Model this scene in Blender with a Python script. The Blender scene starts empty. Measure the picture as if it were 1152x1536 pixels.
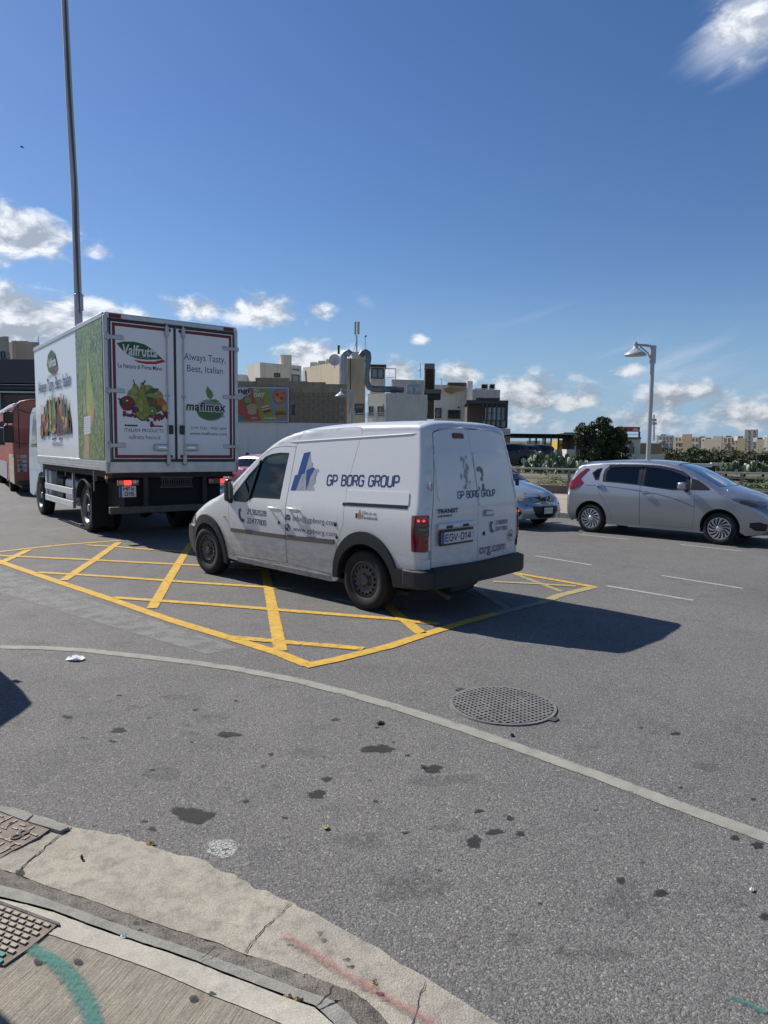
import bpy, bmesh, math, random
import numpy as np
from mathutils import Vector, Matrix, geometry, noise
random.seed(7)
R = math.radians
PI = math.pi

# ------------------------------------------------------------------ camera
F_PX, PITCH, ROLL, CAM_H = 1041.26, -0.0915, 0.0119, 1.692
scene = bpy.context.scene
COL = scene.collection
cpt, spt = math.cos(PITCH), math.sin(PITCH)
FW = np.array([0, cpt, spt]); UP0 = np.array([0, -spt, cpt]); RT0 = np.array([1.0, 0, 0])
RT = math.cos(ROLL) * RT0 + math.sin(ROLL) * UP0
UPV = -math.sin(ROLL) * RT0 + math.cos(ROLL) * UP0
cam_data = bpy.data.cameras.new('camera'); cam = bpy.data.objects.new('camera', cam_data); COL.objects.link(cam)
cam.matrix_world = Matrix(((RT[0], UPV[0], -FW[0], 0), (RT[1], UPV[1], -FW[1], 0), (RT[2], UPV[2], -FW[2], CAM_H), (0, 0, 0, 1)))
cam_data.sensor_fit = 'VERTICAL'; cam_data.sensor_height = 36; cam_data.lens = 36 * F_PX / 1536
cam_data.clip_start = 0.05; cam_data.clip_end = 6000
scene.camera = cam
scene.render.resolution_x = 768; scene.render.resolution_y = 1024
scene.view_settings.view_transform = 'Standard'; scene.view_settings.look = 'None'
scene.view_settings.exposure = 0.27; scene.view_settings.gamma = 1.0; scene.view_settings.use_curve_mapping = False

# ------------------------------------------------------------------ light
SUN_EL = R(43.8)
SUN_DIR = Vector((-0.816 * math.cos(SUN_EL), 0.578 * math.cos(SUN_EL), math.sin(SUN_EL))).normalized()
sd = bpy.data.lights.new('sun', 'SUN'); sd.energy = 4.8; sd.angle = R(0.5); sd.color = (1, 0.955, 0.89)
sun = bpy.data.objects.new('sun', sd); COL.objects.link(sun)
sun.rotation_euler = (-SUN_DIR).to_track_quat('-Z', 'Y').to_euler()
sun.location = (-30, 20, 40)


class NT:
    """small helper to write node maths"""
    def __init__(s, tree): s.t = tree; s.n = tree.nodes; s.l = tree.links
    def new(s, typ, **kw):
        nd = s.n.new(typ)
        for k, v in kw.items(): setattr(nd, k, v)
        return nd
    def put(s, sock, v):
        if isinstance(v, (int, float)): sock.default_value = v
        elif isinstance(v, (tuple, list)): sock.default_value = v
        else: s.l.new(v, sock)
    def m(s, op, a, b=0.0, c=0.0, clamp=False):
        nd = s.new('ShaderNodeMath', operation=op, use_clamp=clamp)
        s.put(nd.inputs[0], a); s.put(nd.inputs[1], b); s.put(nd.inputs[2], c); return nd.outputs[0]
    def ss(s, v, a, b):
        nd = s.new('ShaderNodeMapRange', interpolation_type='SMOOTHSTEP', clamp=True)
        s.put(nd.inputs[0], v); nd.inputs[1].default_value = a; nd.inputs[2].default_value = b
        nd.inputs[3].default_value = 0; nd.inputs[4].default_value = 1; return nd.outputs[0]
    def lin(s, v, a, b, c=0.0, d=1.0):
        nd = s.new('ShaderNodeMapRange', clamp=True)
        s.put(nd.inputs[0], v); nd.inputs[1].default_value = a; nd.inputs[2].default_value = b
        nd.inputs[3].default_value = c; nd.inputs[4].default_value = d; return nd.outputs[0]
    def noise(s, vec, scale, detail=3, rough=0.55, dist=0.0, dim='3D'):
        nd = s.new('ShaderNodeTexNoise', noise_dimensions=dim)
        s.put(nd.inputs['Vector'], vec); nd.inputs['Scale'].default_value = scale
        nd.inputs['Detail'].default_value = detail; nd.inputs['Roughness'].default_value = rough
        nd.inputs['Distortion'].default_value = dist; return nd.outputs[0]
    def voro(s, vec, scale, feature='F1', out='Distance', rnd=1.0):
        nd = s.new('ShaderNodeTexVoronoi', feature=feature)
        s.put(nd.inputs['Vector'], vec); nd.inputs['Scale'].default_value = scale
        nd.inputs['Randomness'].default_value = rnd; return nd.outputs[out]
    def mix(s, f, a, b):
        nd = s.new('ShaderNodeMix', data_type='RGBA')
        s.put(nd.inputs[0], f)
        for i, v in ((6, a), (7, b)):
            if isinstance(v, tuple): v = v if len(v) == 4 else (*v, 1)
            s.put(nd.inputs[i], v)
        return nd.outputs[2]
    def vmul(s, v, k):
        nd = s.new('ShaderNodeMapping'); s.put(nd.inputs[0], v); nd.inputs['Scale'].default_value = k; return nd.outputs[0]


world = bpy.data.worlds.new('World'); scene.world = world; world.use_nodes = True
w = NT(world.node_tree); w.n.clear()
sky = w.new('ShaderNodeTexSky', sky_type='NISHITA', sun_disc=False)
sky.sun_elevation = SUN_EL; sky.sun_rotation = math.atan2(SUN_DIR.x, SUN_DIR.y)
sky.air_density = 1.0; sky.dust_density = 0.3; sky.ozone_density = 1.4; sky.altitude = 50
hsv = w.new('ShaderNodeHueSaturation'); hsv.inputs['Saturation'].default_value = 1.24; hsv.inputs['Value'].default_value = 1.14
vt = w.new('ShaderNodeVectorMath', operation='MULTIPLY'); w.l.new(sky.outputs[0], vt.inputs[0]); vt.inputs[1].default_value = (1.12, .93, .94)
w.l.new(vt.outputs[0], hsv.inputs['Color'])
tc = w.new('ShaderNodeTexCoord'); sep = w.new('ShaderNodeSeparateXYZ'); w.l.new(tc.outputs['Generated'], sep.inputs[0])
hyp = w.m('SQRT', w.m('ADD', w.m('MULTIPLY', sep.outputs[0], sep.outputs[0]), w.m('MULTIPLY', sep.outputs[1], sep.outputs[1])))
AZ = w.m('ARCTAN2', sep.outputs[0], sep.outputs[1]); EL = w.m('ARCTAN2', sep.outputs[2], hyp)


def ray(u, v):
    return FW + RT * (u - 576) / F_PX + UPV * (768 - v) / F_PX


def azel(u, v):
    d = ray(u, v); return math.atan2(d[0], d[1]), math.atan2(d[2], math.hypot(d[0], d[1]))


def blob(u, v, ru, rv, amp=1.0, tilt=0.0):
    a, e = azel(u, v); ka = F_PX / ru; ke = F_PX / rv
    dx = w.m('MULTIPLY', w.m('SUBTRACT', AZ, a), math.cos(e) * 1.0); dy = w.m('SUBTRACT', EL, e)
    ct, st = math.cos(tilt), math.sin(tilt)
    x = w.m('MULTIPLY', w.m('ADD', w.m('MULTIPLY', dx, ct), w.m('MULTIPLY', dy, st)), ka)
    y = w.m('MULTIPLY', w.m('ADD', w.m('MULTIPLY', dx, -st), w.m('MULTIPLY', dy, ct)), ke)
    r2 = w.m('ADD', w.m('MULTIPLY', x, x), w.m('MULTIPLY', y, y))
    return w.m('MULTIPLY', w.m('EXPONENT', w.m('MULTIPLY', r2, -1.0)), amp)


CLOUDS = [(28, 350, 60, 30, 1.35), (78, 372, 26, 20, .9), (25, 480, 100, 34, 1.6), (130, 476, 86, 28, 1.35), (190, 495, 60, 30, .9), (300, 462, 50, 17, 1.0),
          (385, 468, 62, 22, 1.15), (425, 480, 28, 12, .6), (480, 468, 22, 13, .9), (470, 535, 60, 24, 1.2), (627, 509, 17, 9, .9), (602, 556, 30, 20, 1.0), (695, 562, 32, 20, 1.05),
          (790, 592, 75, 30, 1.15), (865, 600, 45, 24, .95), (780, 625, 90, 16, .7), (938, 558, 27, 14, .95), (1005, 600, 45, 26, .95), (1060, 590, 40, 18, .75),
          (1100, 622, 70, 26, .95), (900, 636, 300, 18, .50), (610, 598, 110, 14, .55), (560, 560, 40, 10, .4), (1130, 30, 46, 34, .85), (1095, 62, 30, 20, .5), (985, 630, 60, 20, .8), (135, 376, 26, 9, .6)]
cov = None
for u, v, a, b, am in CLOUDS:
    g = blob(u, v, a, b, am); cov = g if cov is None else w.m('MAXIMUM', cov, g)
# outside the frame the fair-weather band of cumulus simply goes on round the horizon
comb = w.new('ShaderNodeCombineXYZ'); w.l.new(w.m('MULTIPLY', AZ, 1.0), comb.inputs[0]); w.l.new(w.m('MULTIPLY', EL, 1.7), comb.inputs[1])
P2 = comb.outputs[0]
outside = w.m('SUBTRACT', 1.0, w.m('MULTIPLY', w.ss(AZ, -.62, -.52), w.m('SUBTRACT', 1.0, w.ss(AZ, .52, .62))))
band = w.m('MULTIPLY', w.m('MULTIPLY', w.ss(w.noise(P2, 3.2, 2), .45, .62), w.m('SUBTRACT', 1.0, w.ss(EL, .12, .45))), outside)
cov = w.m('MAXIMUM', cov, band)
n1 = w.noise(P2, 17, 9, .58, .25)
n2 = w.noise(P2, 60, 5, .6)
dens = w.m('ADD', cov, w.m('ADD', w.m('MULTIPLY', w.m('SUBTRACT', n1, .5), 2.3), w.m('MULTIPLY', w.m('SUBTRACT', n2, .5), .5)))
mask = w.m('MULTIPLY', w.ss(dens, .20, .95), w.ss(cov, .05, .3))
# lighting of the clouds: compare with the density a little lower down
off = w.new('ShaderNodeVectorMath', operation='ADD'); w.l.new(P2, off.inputs[0]); off.inputs[1].default_value = (-.012, .02, 0)
n1b = w.noise(off.outputs[0], 17, 9, .58, .25)
rel = w.lin(w.m('SUBTRACT', n1, n1b), -.09, .09)
bright = w.m('MULTIPLY', w.m('ADD', .66, w.m('MULTIPLY', rel, .36)), w.m('ADD', .72, w.m('MULTIPLY', w.ss(EL, .0, .2), .32)))
ccol = w.mix(rel, (.60, .68, .80), (.92, .95, 1.0))
cvec = w.new('ShaderNodeVectorMath', operation='SCALE'); w.l.new(ccol, cvec.inputs[0]); w.l.new(w.m('MULTIPLY', bright, 10.6), cvec.inputs['Scale'])
# wisps
comb2 = w.new('ShaderNodeCombineXYZ')
w.l.new(w.m('ADD', w.m('MULTIPLY', AZ, 2.2), w.m('MULTIPLY', EL, -1.5)), comb2.inputs[0]); w.l.new(w.m('ADD', w.m('MULTIPLY', EL, 11.0), w.m('MULTIPLY', AZ, -3.6)), comb2.inputs[1])
wn = w.noise(comb2.outputs[0], 2.2, 6, .6, .4)
wcov = w.m('MAXIMUM', blob(1125, 30, 62, 44, 1.3, .7), blob(1085, 95, 30, 12, .8, .7))
wcov = w.m('MAXIMUM', wcov, w.m('MAXIMUM', blob(860, 500, 260, 60, .36), w.m('MAXIMUM', blob(1040, 560, 160, 55, .45), blob(545, 450, 24, 12, .45, -.6))))
wisp = w.m('MULTIPLY', w.ss(w.m('ADD', wcov, w.m('MULTIPLY', w.m('SUBTRACT', wn, .5), 1.6)), .25, 1.15), w.ss(wcov, .02, .3))
wisp = w.m('MULTIPLY', wisp, .62)
vt2 = w.new('ShaderNodeVectorMath', operation='MULTIPLY'); w.l.new(hsv.outputs[0], vt2.inputs[0]); vt2.inputs[1].default_value = (.63, .88, 1.0)
hz = w.mix(w.m('MULTIPLY', w.m('SUBTRACT', 1.0, w.ss(EL, -.03, .25)), .88), vt2.outputs[0], (2.95, 4.65, 7.0, 1))
c1 = w.mix(wisp, hz, (6.8, 7.5, 8.9, 1))
c2 = w.mix(w.m('MULTIPLY', mask, .93), c1, cvec.outputs[0])
bg = w.new('ShaderNodeBackground'); bg.inputs['Strength'].default_value = 0.078; w.l.new(c2, bg.inputs['Color'])
wo = w.new('ShaderNodeOutputWorld'); w.l.new(bg.outputs[0], wo.inputs[0])


# ------------------------------------------------------------------ measuring helpers
def G(u, v, z=0.0):
    """ground point seen at photo pixel u,v"""
    d = ray(u, v); t = (z - CAM_H) / d[2]; return Vector((d[0] * t, d[1] * t, z))


def at(u, v, Y):
    d = ray(u, v); t = Y / d[1]; return Vector((d[0] * t, Y, CAM_H + d[2] * t))


# ------------------------------------------------------------------ materials
MATS = {}


def mat(name, color=(.5, .5, .5), rough=.6, metal=0.0, coat=0.0, var=.0, vscale=6.0, bump=0.0, bscale=40.0, spec=.5, emit=None, estr=0.0, dirt=None, trans=0.0):
    """principled material with a little uneven colour; dirt=(zmin,zmax,color)"""
    if name in MATS: return MATS[name]
    m = bpy.data.materials.new(name); m.use_nodes = True; MATS[name] = m
    t = NT(m.node_tree); p = t.n['Principled BSDF']
    co = t.new('ShaderNodeTexCoord').outputs['Object']
    c = (*color, 1)
    if var > 0:
        n = t.noise(co, vscale, 5, .6)
        f = t.lin(n, .3, .7)
        c = t.mix(f, tuple(x * (1 - var) for x in color), tuple(min(1, x * (1 + var)) for x in color))
    rsock = rough
    if dirt:
        z0, z1, dc, amt = dirt
        s2 = t.new('ShaderNodeSeparateXYZ'); t.l.new(co, s2.inputs[0])
        h = t.m('SUBTRACT', 1.0, t.ss(s2.outputs[2], z0, z1))
        nn = t.noise(t.vmul(co, (1, 1, 3)), 7, 6, .65)
        n3 = t.noise(t.vmul(co, (9, 9, .8)), 5, 4, .6)
        f = t.m('MULTIPLY', t.m('MULTIPLY', h, t.lin(nn, .25, .62)), amt)
        f = t.m('ADD', f, t.m('MULTIPLY', t.lin(n3, .58, .8), .10))
        c = t.mix(f, c, dc)
        rsock = t.lin(f, 0, 1, rough, .75)
    t.put(p.inputs['Base Color'], c)
    t.put(p.inputs['Roughness'], rsock)
    p.inputs['Metallic'].default_value = metal; p.inputs['Specular IOR Level'].default_value = spec
    p.inputs['Coat Weight'].default_value = coat; p.inputs['Coat Roughness'].default_value = .06
    if trans: p.inputs['Transmission Weight'].default_value = trans
    if emit: p.inputs['Emission Color'].default_value = (*emit, 1); p.inputs['Emission Strength'].default_value = estr
    if bump:
        b = t.new('ShaderNodeBump'); b.inputs['Strength'].default_value = bump; b.inputs['Distance'].default_value = .02
        t.l.new(t.noise(co, bscale, 6, .6), b.inputs['Height']); t.l.new(b.outputs[0], p.inputs['Normal'])
    return m


def glass_mat(name, tint=(.5, .6, .58), rough=.02, refl=1.0, alpha=None):
    if name in MATS: return MATS[name]
    m = bpy.data.materials.new(name); m.use_nodes = True; MATS[name] = m
    t = NT(m.node_tree); t.n.remove(t.n['Principled BSDF'])
    tr = t.new('ShaderNodeBsdfTransparent'); tr.inputs[0].default_value = (*tint, 1)
    gl = t.new('ShaderNodeBsdfGlossy'); gl.inputs['Color'].default_value = (1, 1, 1, 1); gl.inputs['Roughness'].default_value = rough
    fr = t.new('ShaderNodeFresnel'); fr.inputs['IOR'].default_value = 1.55
    mx = t.new('ShaderNodeMixShader'); t.l.new(t.m('MULTIPLY', fr.outputs[0], refl, clamp=True), mx.inputs[0])
    t.l.new(tr.outputs[0], mx.inputs[1]); t.l.new(gl.outputs[0], mx.inputs[2])
    t.l.new(mx.outputs[0], t.n['Material Output'].inputs[0]); return m


def decal_mat(name, color, amt=1.0, lo=.35, hi=.75, nscale=22, wear_attr=True, rough=.8, color2=None, crack=0.0):
    """paint or stain lying on the ground: noise-eaten by the mesh attribute 'keep' (1 = whole, 0 = gone)"""
    if name in MATS: return MATS[name]
    m = bpy.data.materials.new(name); m.use_nodes = True; MATS[name] = m
    t = NT(m.node_tree); p = t.n['Principled BSDF']
    co = t.new('ShaderNodeTexCoord').outputs['Object']
    at_ = t.new('ShaderNodeAttribute', attribute_name='keep').outputs['Fac']
    n = t.noise(co, nscale, 6, .65); n2 = t.noise(co, nscale * 6, 4, .6)
    k = t.m('ADD', at_, t.m('ADD', t.m('MULTIPLY', t.m('SUBTRACT', n, .5), 1.5), t.m('MULTIPLY', t.m('SUBTRACT', n2, .5), .9)))
    a = t.m('MULTIPLY', t.ss(k, lo, hi), amt)
    if crack:
        v = t.voro(co, 55, 'DISTANCE_TO_EDGE'); a = t.m('MULTIPLY', a, t.ss(v, .02, crack))
    c2 = color2 or tuple(x * .72 for x in color)
    c = t.mix(t.lin(t.noise(co, 9, 5, .6), .3, .7), c2, color)
    c = t.mix(t.m('MULTIPLY', t.lin(t.voro(co, 240), .0, .7), .25), c, tuple(x * .45 for x in color))
    t.put(p.inputs['Base Color'], c); p.inputs['Roughness'].default_value = rough; t.put(p.inputs['Alpha'], a)
    b = t.new('ShaderNodeBump'); b.inputs['Strength'].default_value = .35; b.inputs['Distance'].default_value = .004
    t.l.new(t.voro(co, 150), b.inputs['Height']); t.l.new(b.outputs[0], p.inputs['Normal'])
    return m


def asphalt_mat():
    m = bpy.data.materials.new('asphalt'); m.use_nodes = True; t = NT(m.node_tree); p = t.n['Principled BSDF']
    co = t.new('ShaderNodeTexCoord').outputs['Object']
    big = t.noise(co, .45, 5, .6, .4); mid = t.noise(co, 3.5, 5, .65); streak = t.noise(t.vmul(co, (.5, .5, .5)), 6, 4, .6)
    base = t.mix(t.lin(big, .3, .7), (.160, .153, .143), (.212, .202, .187))
    base = t.mix(t.m('MULTIPLY', t.lin(mid, .48, .78), .45), base, (.205, .198, .188))
    base = t.mix(t.m('MULTIPLY', t.lin(streak, .52, .75), .35), base, (.085, .085, .088))
    dn = t.new('ShaderNodeTexNoise'); t.l.new(co, dn.inputs['Vector']); dn.inputs['Scale'].default_value = 55; dn.inputs['Detail'].default_value = 3
    dv_ = t.new('ShaderNodeVectorMath', operation='MULTIPLY_ADD'); t.l.new(dn.outputs['Color'], dv_.inputs[0]); dv_.inputs[1].default_value = (.018, .018, 0); t.l.new(co, dv_.inputs[2])
    v = t.new('ShaderNodeTexVoronoi'); t.l.new(dv_.outputs[0], v.inputs['Vector']); v.inputs['Scale'].default_value = 140
    sc = t.new('ShaderNodeSeparateColor'); t.l.new(v.outputs['Color'], sc.inputs[0])
    g = t.lin(sc.outputs[0], 0, 1, .66, 1.34)
    gap = t.ss(v.outputs['Distance'], .25, .62)
    g = t.m('MULTIPLY', g, t.m('SUBTRACT', 1.0, t.m('MULTIPLY', gap, .28)))
    pits = t.lin(t.noise(co, 78, 3, .6), .33, .45, .50, 1.0); g = t.m('MULTIPLY', g, pits)
    fine = t.noise(co, 260, 2, .5); g = t.m('MULTIPLY', g, t.lin(fine, .25, .75, .72, 1.28))
    vm = t.new('ShaderNodeVectorMath', operation='SCALE'); t.l.new(base, vm.inputs[0]); t.l.new(g, vm.inputs['Scale'])
    sparkle = t.m('GREATER_THAN', sc.outputs[1], .965)
    c = t.mix(t.m('MULTIPLY', sparkle, .45), vm.outputs[0], (.46, .44, .40))
    t.put(p.inputs['Base Color'], c)
    t.put(p.inputs['Roughness'], t.lin(mid, .3, .7, .72, .9)); p.inputs['Specular IOR Level'].default_value = .35
    b = t.new('ShaderNodeBump'); b.inputs['Strength'].default_value = .65; b.inputs['Distance'].default_value = .005
    t.l.new(t.m('SUBTRACT', t.m('MULTIPLY', fine, .4), v.outputs['Distance']), b.inputs['Height']); t.l.new(b.outputs[0], p.inputs['Normal'])
    return m


def concrete_mat(name, c1, c2, dark, speck=.5, bscale=60, bstr=.5, brushed=None, dist=.01):
    m = bpy.data.materials.new(name); m.use_nodes = True; MATS[name] = m; t = NT(m.node_tree); p = t.n['Principled BSDF']
    co = t.new('ShaderNodeTexCoord').outputs['Object']
    n = t.noise(co, 3.0, 6, .65, .3); n2 = t.noise(co, 14, 6, .7); n3 = t.noise(co, bscale * 2.5, 4, .65)
    c = t.mix(t.lin(n, .32, .68), c1, c2)
    c = t.mix(t.m('MULTIPLY', t.lin(n2, .47, .70), speck), c, dark)
    g = t.lin(n3, .25, .75, .72, 1.25)
    hsum = t.m('ADD', n3, t.m('MULTIPLY', n2, 1.2))
    if brushed is not None:
        mp = t.new('ShaderNodeMapping'); t.l.new(co, mp.inputs[0]); mp.inputs['Rotation'].default_value = (0, 0, brushed); mp.inputs['Scale'].default_value = (1, 1, 1)
        mp2 = t.vmul(mp.outputs[0], (7, 130, 1))
        st = t.noise(mp2, 1.0, 4, .7, .6)
        g = t.m('MULTIPLY', g, t.lin(st, .3, .62, .60, 1.12)); hsum = t.m('ADD', t.m('MULTIPLY', st, 2.4), t.m('MULTIPLY', n3, .5))
    vm = t.new('ShaderNodeVectorMath', operation='SCALE'); t.l.new(c, vm.inputs[0]); t.l.new(g, vm.inputs['Scale'])
    t.put(p.inputs['Base Color'], vm.outputs[0]); p.inputs['Roughness'].default_value = .9; p.inputs['Specular IOR Level'].default_value = .2
    b = t.new('ShaderNodeBump'); b.inputs['Strength'].default_value = bstr; b.inputs['Distance'].default_value = dist
    t.l.new(hsum, b.inputs['Height']); t.l.new(b.outputs[0], p.inputs['Normal'])
    return m


def wall_mat(name, c, c2, stain=(.12, .11, .10), amt=.4, scale=.25):
    """weathered plaster: large patches, rain streaks, fine grain"""
    if name in MATS: return MATS[name]
    m = bpy.data.materials.new(name); m.use_nodes = True; MATS[name] = m; t = NT(m.node_tree); p = t.n['Principled BSDF']
    co = t.new('ShaderNodeTexCoord').outputs['Object']
    n = t.noise(co, scale * 2, 6, .65, .4); st = t.noise(t.vmul(co, (1.6, 1.6, .22)), 1.4, 6, .7); fi = t.noise(co, 7, 5, .6)
    col = t.mix(t.lin(n, .3, .7), c, c2)
    col = t.mix(t.m('MULTIPLY', t.lin(st, .5, .75), amt), col, stain)
    col = t.mix(t.m('MULTIPLY', t.lin(fi, .45, .75), amt * .35), col, stain)
    t.put(p.inputs['Base Color'], col); p.inputs['Roughness'].default_value = .9
    b = t.new('ShaderNodeBump'); b.inputs['Strength'].default_value = .4; b.inputs['Distance'].default_value = .03
    t.l.new(fi, b.inputs['Height']); t.l.new(b.outputs[0], p.inputs['Normal'])
    return m


# ------------------------------------------------------------------ object helpers
def link(o, parent=None):
    COL.objects.link(o)
    if parent is not None: o.parent = parent
    return o


def tag(o, label=None, cat=None, group=None, kind=None):
    if label: o['label'] = label
    if cat: o['category'] = cat
    if group: o['group'] = group
    if kind: o['kind'] = kind
    return o


def empty(name, label, cat, loc=(0, 0, 0), rz=0.0, group=None):
    o = bpy.data.objects.new(name, None); o.empty_display_size = .3; link(o)
    o.location = loc; o.rotation_euler = (0, 0, rz); return tag(o, label, cat, group)


def copy_tree(o, parent=None, mats=None):
    c = o.copy(); COL.objects.link(c); c.parent = parent
    for ch in list(o.children): copy_tree(ch, c)
    return c


def shade(me, on=True, angle=None):
    me.polygons.foreach_set('use_smooth', [on] * len(me.polygons))
    if on and angle is not None: me.set_sharp_from_angle(angle=angle)


class MB:
    def __init__(s): s.v = []; s.f = []; s.mi = []
    def add(s, vs, fs, mi=0):
        o = len(s.v); s.v += [tuple(x) for x in vs]; s.f += [tuple(i + o for i in f) for f in fs]; s.mi += [mi] * len(fs); return s
    def box(s, x0, x1, y0, y1, z0, z1, mi=0, M=None):
        vs = [(x, y, z) for z in (z0, z1) for y in (y0, y1) for x in (x0, x1)]
        if M is not None: vs = [M @ Vector(q) for q in vs]
        return s.add(vs, [(0, 2, 3, 1), (4, 5, 7, 6), (0, 1, 5, 4), (2, 6, 7, 3), (0, 4, 6, 2), (1, 3, 7, 5)], mi)
    def obox(s, a, b, wd, h0, h1, mi=0):
        """upright slab along ground segment a-b, thickness wd, from h0 to h1"""
        a = Vector(a[:2]); b = Vector(b[:2]); d = (b - a).normalized(); n = Vector((-d.y, d.x)) * wd / 2
        pts = [a + n, a - n, b - n, b + n]
        return s.prism([(q.x, q.y) for q in pts], h0, h1, mi)
    def prism(s, pts, z0, z1, mi=0):
        n = len(pts)
        area = sum(pts[i][0] * pts[(i + 1) % n][1] - pts[(i + 1) % n][0] * pts[i][1] for i in range(n))
        if area < 0: pts = pts[::-1]
        vs = [(p[0], p[1], z0) for p in pts] + [(p[0], p[1], z1) for p in pts]
        fs = [tuple(range(n - 1, -1, -1)), tuple(range(n, 2 * n))] + [(i, (i + 1) % n, n + (i + 1) % n, n + i) for i in range(n)]
        return s.add(vs, fs, mi)
    def plate(s, pts3, nrm, th, mi=0):
        """polygon of 3D points thickened backwards along -nrm"""
        n = len(pts3); nrm = Vector(nrm).normalized(); P3 = [Vector(q) for q in pts3]
        c = Vector((0, 0, 0))
        for i in range(n): c += P3[i].cross(P3[(i + 1) % n])
        if c.dot(nrm) < 0: P3 = P3[::-1]
        vs = P3 + [q - nrm * th for q in P3]
        fs = [tuple(range(n)), tuple(range(2 * n - 1, n - 1, -1))] + [(i, n + i, n + (i + 1) % n, (i + 1) % n) for i in range(n)]
        return s.add(vs, fs, mi)
    def tube(s, pts, r, n=8, mi=0, caps=True):
        pts = [Vector(q) for q in pts]; rr = r if isinstance(r, (list, tuple)) else [r] * len(pts); vs = []; fs = []
        prev = None
        for i, q in enumerate(pts):
            d = (pts[min(i + 1, len(pts) - 1)] - pts[max(i - 1, 0)]).normalized()
            if prev is None: a = d.cross(Vector((0, 0, 1))) if abs(d.z) < .9 else d.cross(Vector((1, 0, 0)))
            else: a = prev - d * prev.dot(d)
            a.normalize(); prev = a; b = d.cross(a)
            for k in range(n): t = 2 * PI * k / n; vs.append(q + (a * math.cos(t) + b * math.sin(t)) * rr[i])
        for i in range(len(pts) - 1):
            for k in range(n): fs.append((i * n + k, i * n + (k + 1) % n, (i + 1) * n + (k + 1) % n, (i + 1) * n + k))
        if caps: fs += [tuple(range(n - 1, -1, -1)), tuple(range((len(pts) - 1) * n, len(pts) * n))]
        return s.add(vs, fs, mi)
    def lathe(s, prof, n=32, axis='Y', c=(0, 0, 0), mi=0, close=False):
        """prof: (radius, along-axis)"""
        vs = []; fs = []; m = len(prof)
        for k in range(n):
            t = 2 * PI * k / n; ct, st = math.cos(t), math.sin(t)
            for r, a in prof:
                if axis == 'Y': vs.append((c[0] + r * ct, c[1] + a, c[2] + r * st))
                elif axis == 'Z': vs.append((c[0] + r * ct, c[1] + r * st, c[2] + a))
                else: vs.append((c[0] + a, c[1] + r * ct, c[2] + r * st))
        for k in range(n):
            k2 = (k + 1) % n
            for i in range(m - 1 + (1 if close else 0)): j = (i + 1) % m; fs.append((k * m + i, k2 * m + i, k2 * m + j, k * m + j))
        return s.add(vs, fs, mi)
    def build(s, name, mats, parent=None, smooth=False, angle=R(35), bevel=0.0, bseg=2, fix=True):
        me = bpy.data.meshes.new(name); me.from_pydata(s.v, [], s.f)
        if not isinstance(mats, (list, tuple)): mats = [mats]
        for m in mats: me.materials.append(m)
        me.polygons.foreach_set('material_index', s.mi)
        if fix:
            bm = bmesh.new(); bm.from_mesh(me); bmesh.ops.recalc_face_normals(bm, faces=bm.faces); bm.to_mesh(me); bm.free()
        me.update()
        if smooth: shade(me, True, angle)
        o = bpy.data.objects.new(name, me); link(o, parent)
        if bevel:
            b = o.modifiers.new('bevel', 'BEVEL'); b.width = bevel; b.segments = bseg; b.limit_method = 'ANGLE'; b.angle_limit = R(40)
            shade(me, True, R(50))
        return o


def pip(px, py, poly):
    inside = np.zeros(len(px), bool); n = len(poly); j = n - 1
    for i in range(n):
        xi, yi = poly[i]; xj, yj = poly[j]
        c = ((yi > py) != (yj > py)) & (px < (xj - xi) * (py - yi) / ((yj - yi) if yj != yi else 1e-12) + xi)
        inside ^= c; j = i
    return inside


def resample(poly, ds):
    out = []
    n = len(poly)
    for i in range(n):
        a = poly[i]; b = poly[(i + 1) % n]; L = math.hypot(b[0] - a[0], b[1] - a[1])
        k = max(1, int(math.ceil(L / ds)))
        for j in range(k): out.append((a[0] + (b[0] - a[0]) * j / k, a[1] + (b[1] - a[1]) * j / k))
    return out


def inset(poly, d):
    n = len(poly); area = sum(poly[i][0] * poly[(i + 1) % n][1] - poly[(i + 1) % n][0] * poly[i][1] for i in range(n))
    sg = 1 if area > 0 else -1; out = []
    for i in range(n):
        a = Vector(poly[i - 1]); b = Vector(poly[i]); c = Vector(poly[(i + 1) % n])
        e1 = (b - a).normalized(); e2 = (c - b).normalized()
        n1 = Vector((-e1.y, e1.x)) * sg; n2 = Vector((-e2.y, e2.x)) * sg
        m = n1 + n2
        if m.length < 1e-6: m = n1
        m.normalize(); k = d / max(.35, m.dot(n1)); q = b + m * k; out.append((q.x, q.y))
    return out


def rounded(poly, r, seg=5):
    n = len(poly); out = []
    for i in range(n):
        a = Vector(poly[i - 1]); b = Vector(poly[i]); c = Vector(poly[(i + 1) % n])
        ri = min(r, (a - b).length * .45, (c - b).length * .45)
        p0 = b + (a - b).normalized() * ri; p1 = b + (c - b).normalized() * ri
        for k in range(seg + 1):
            t = k / seg; q = p0 * (1 - t) ** 2 + b * 2 * t * (1 - t) + p1 * t * t; out.append((q.x, q.y))
    return out


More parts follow.
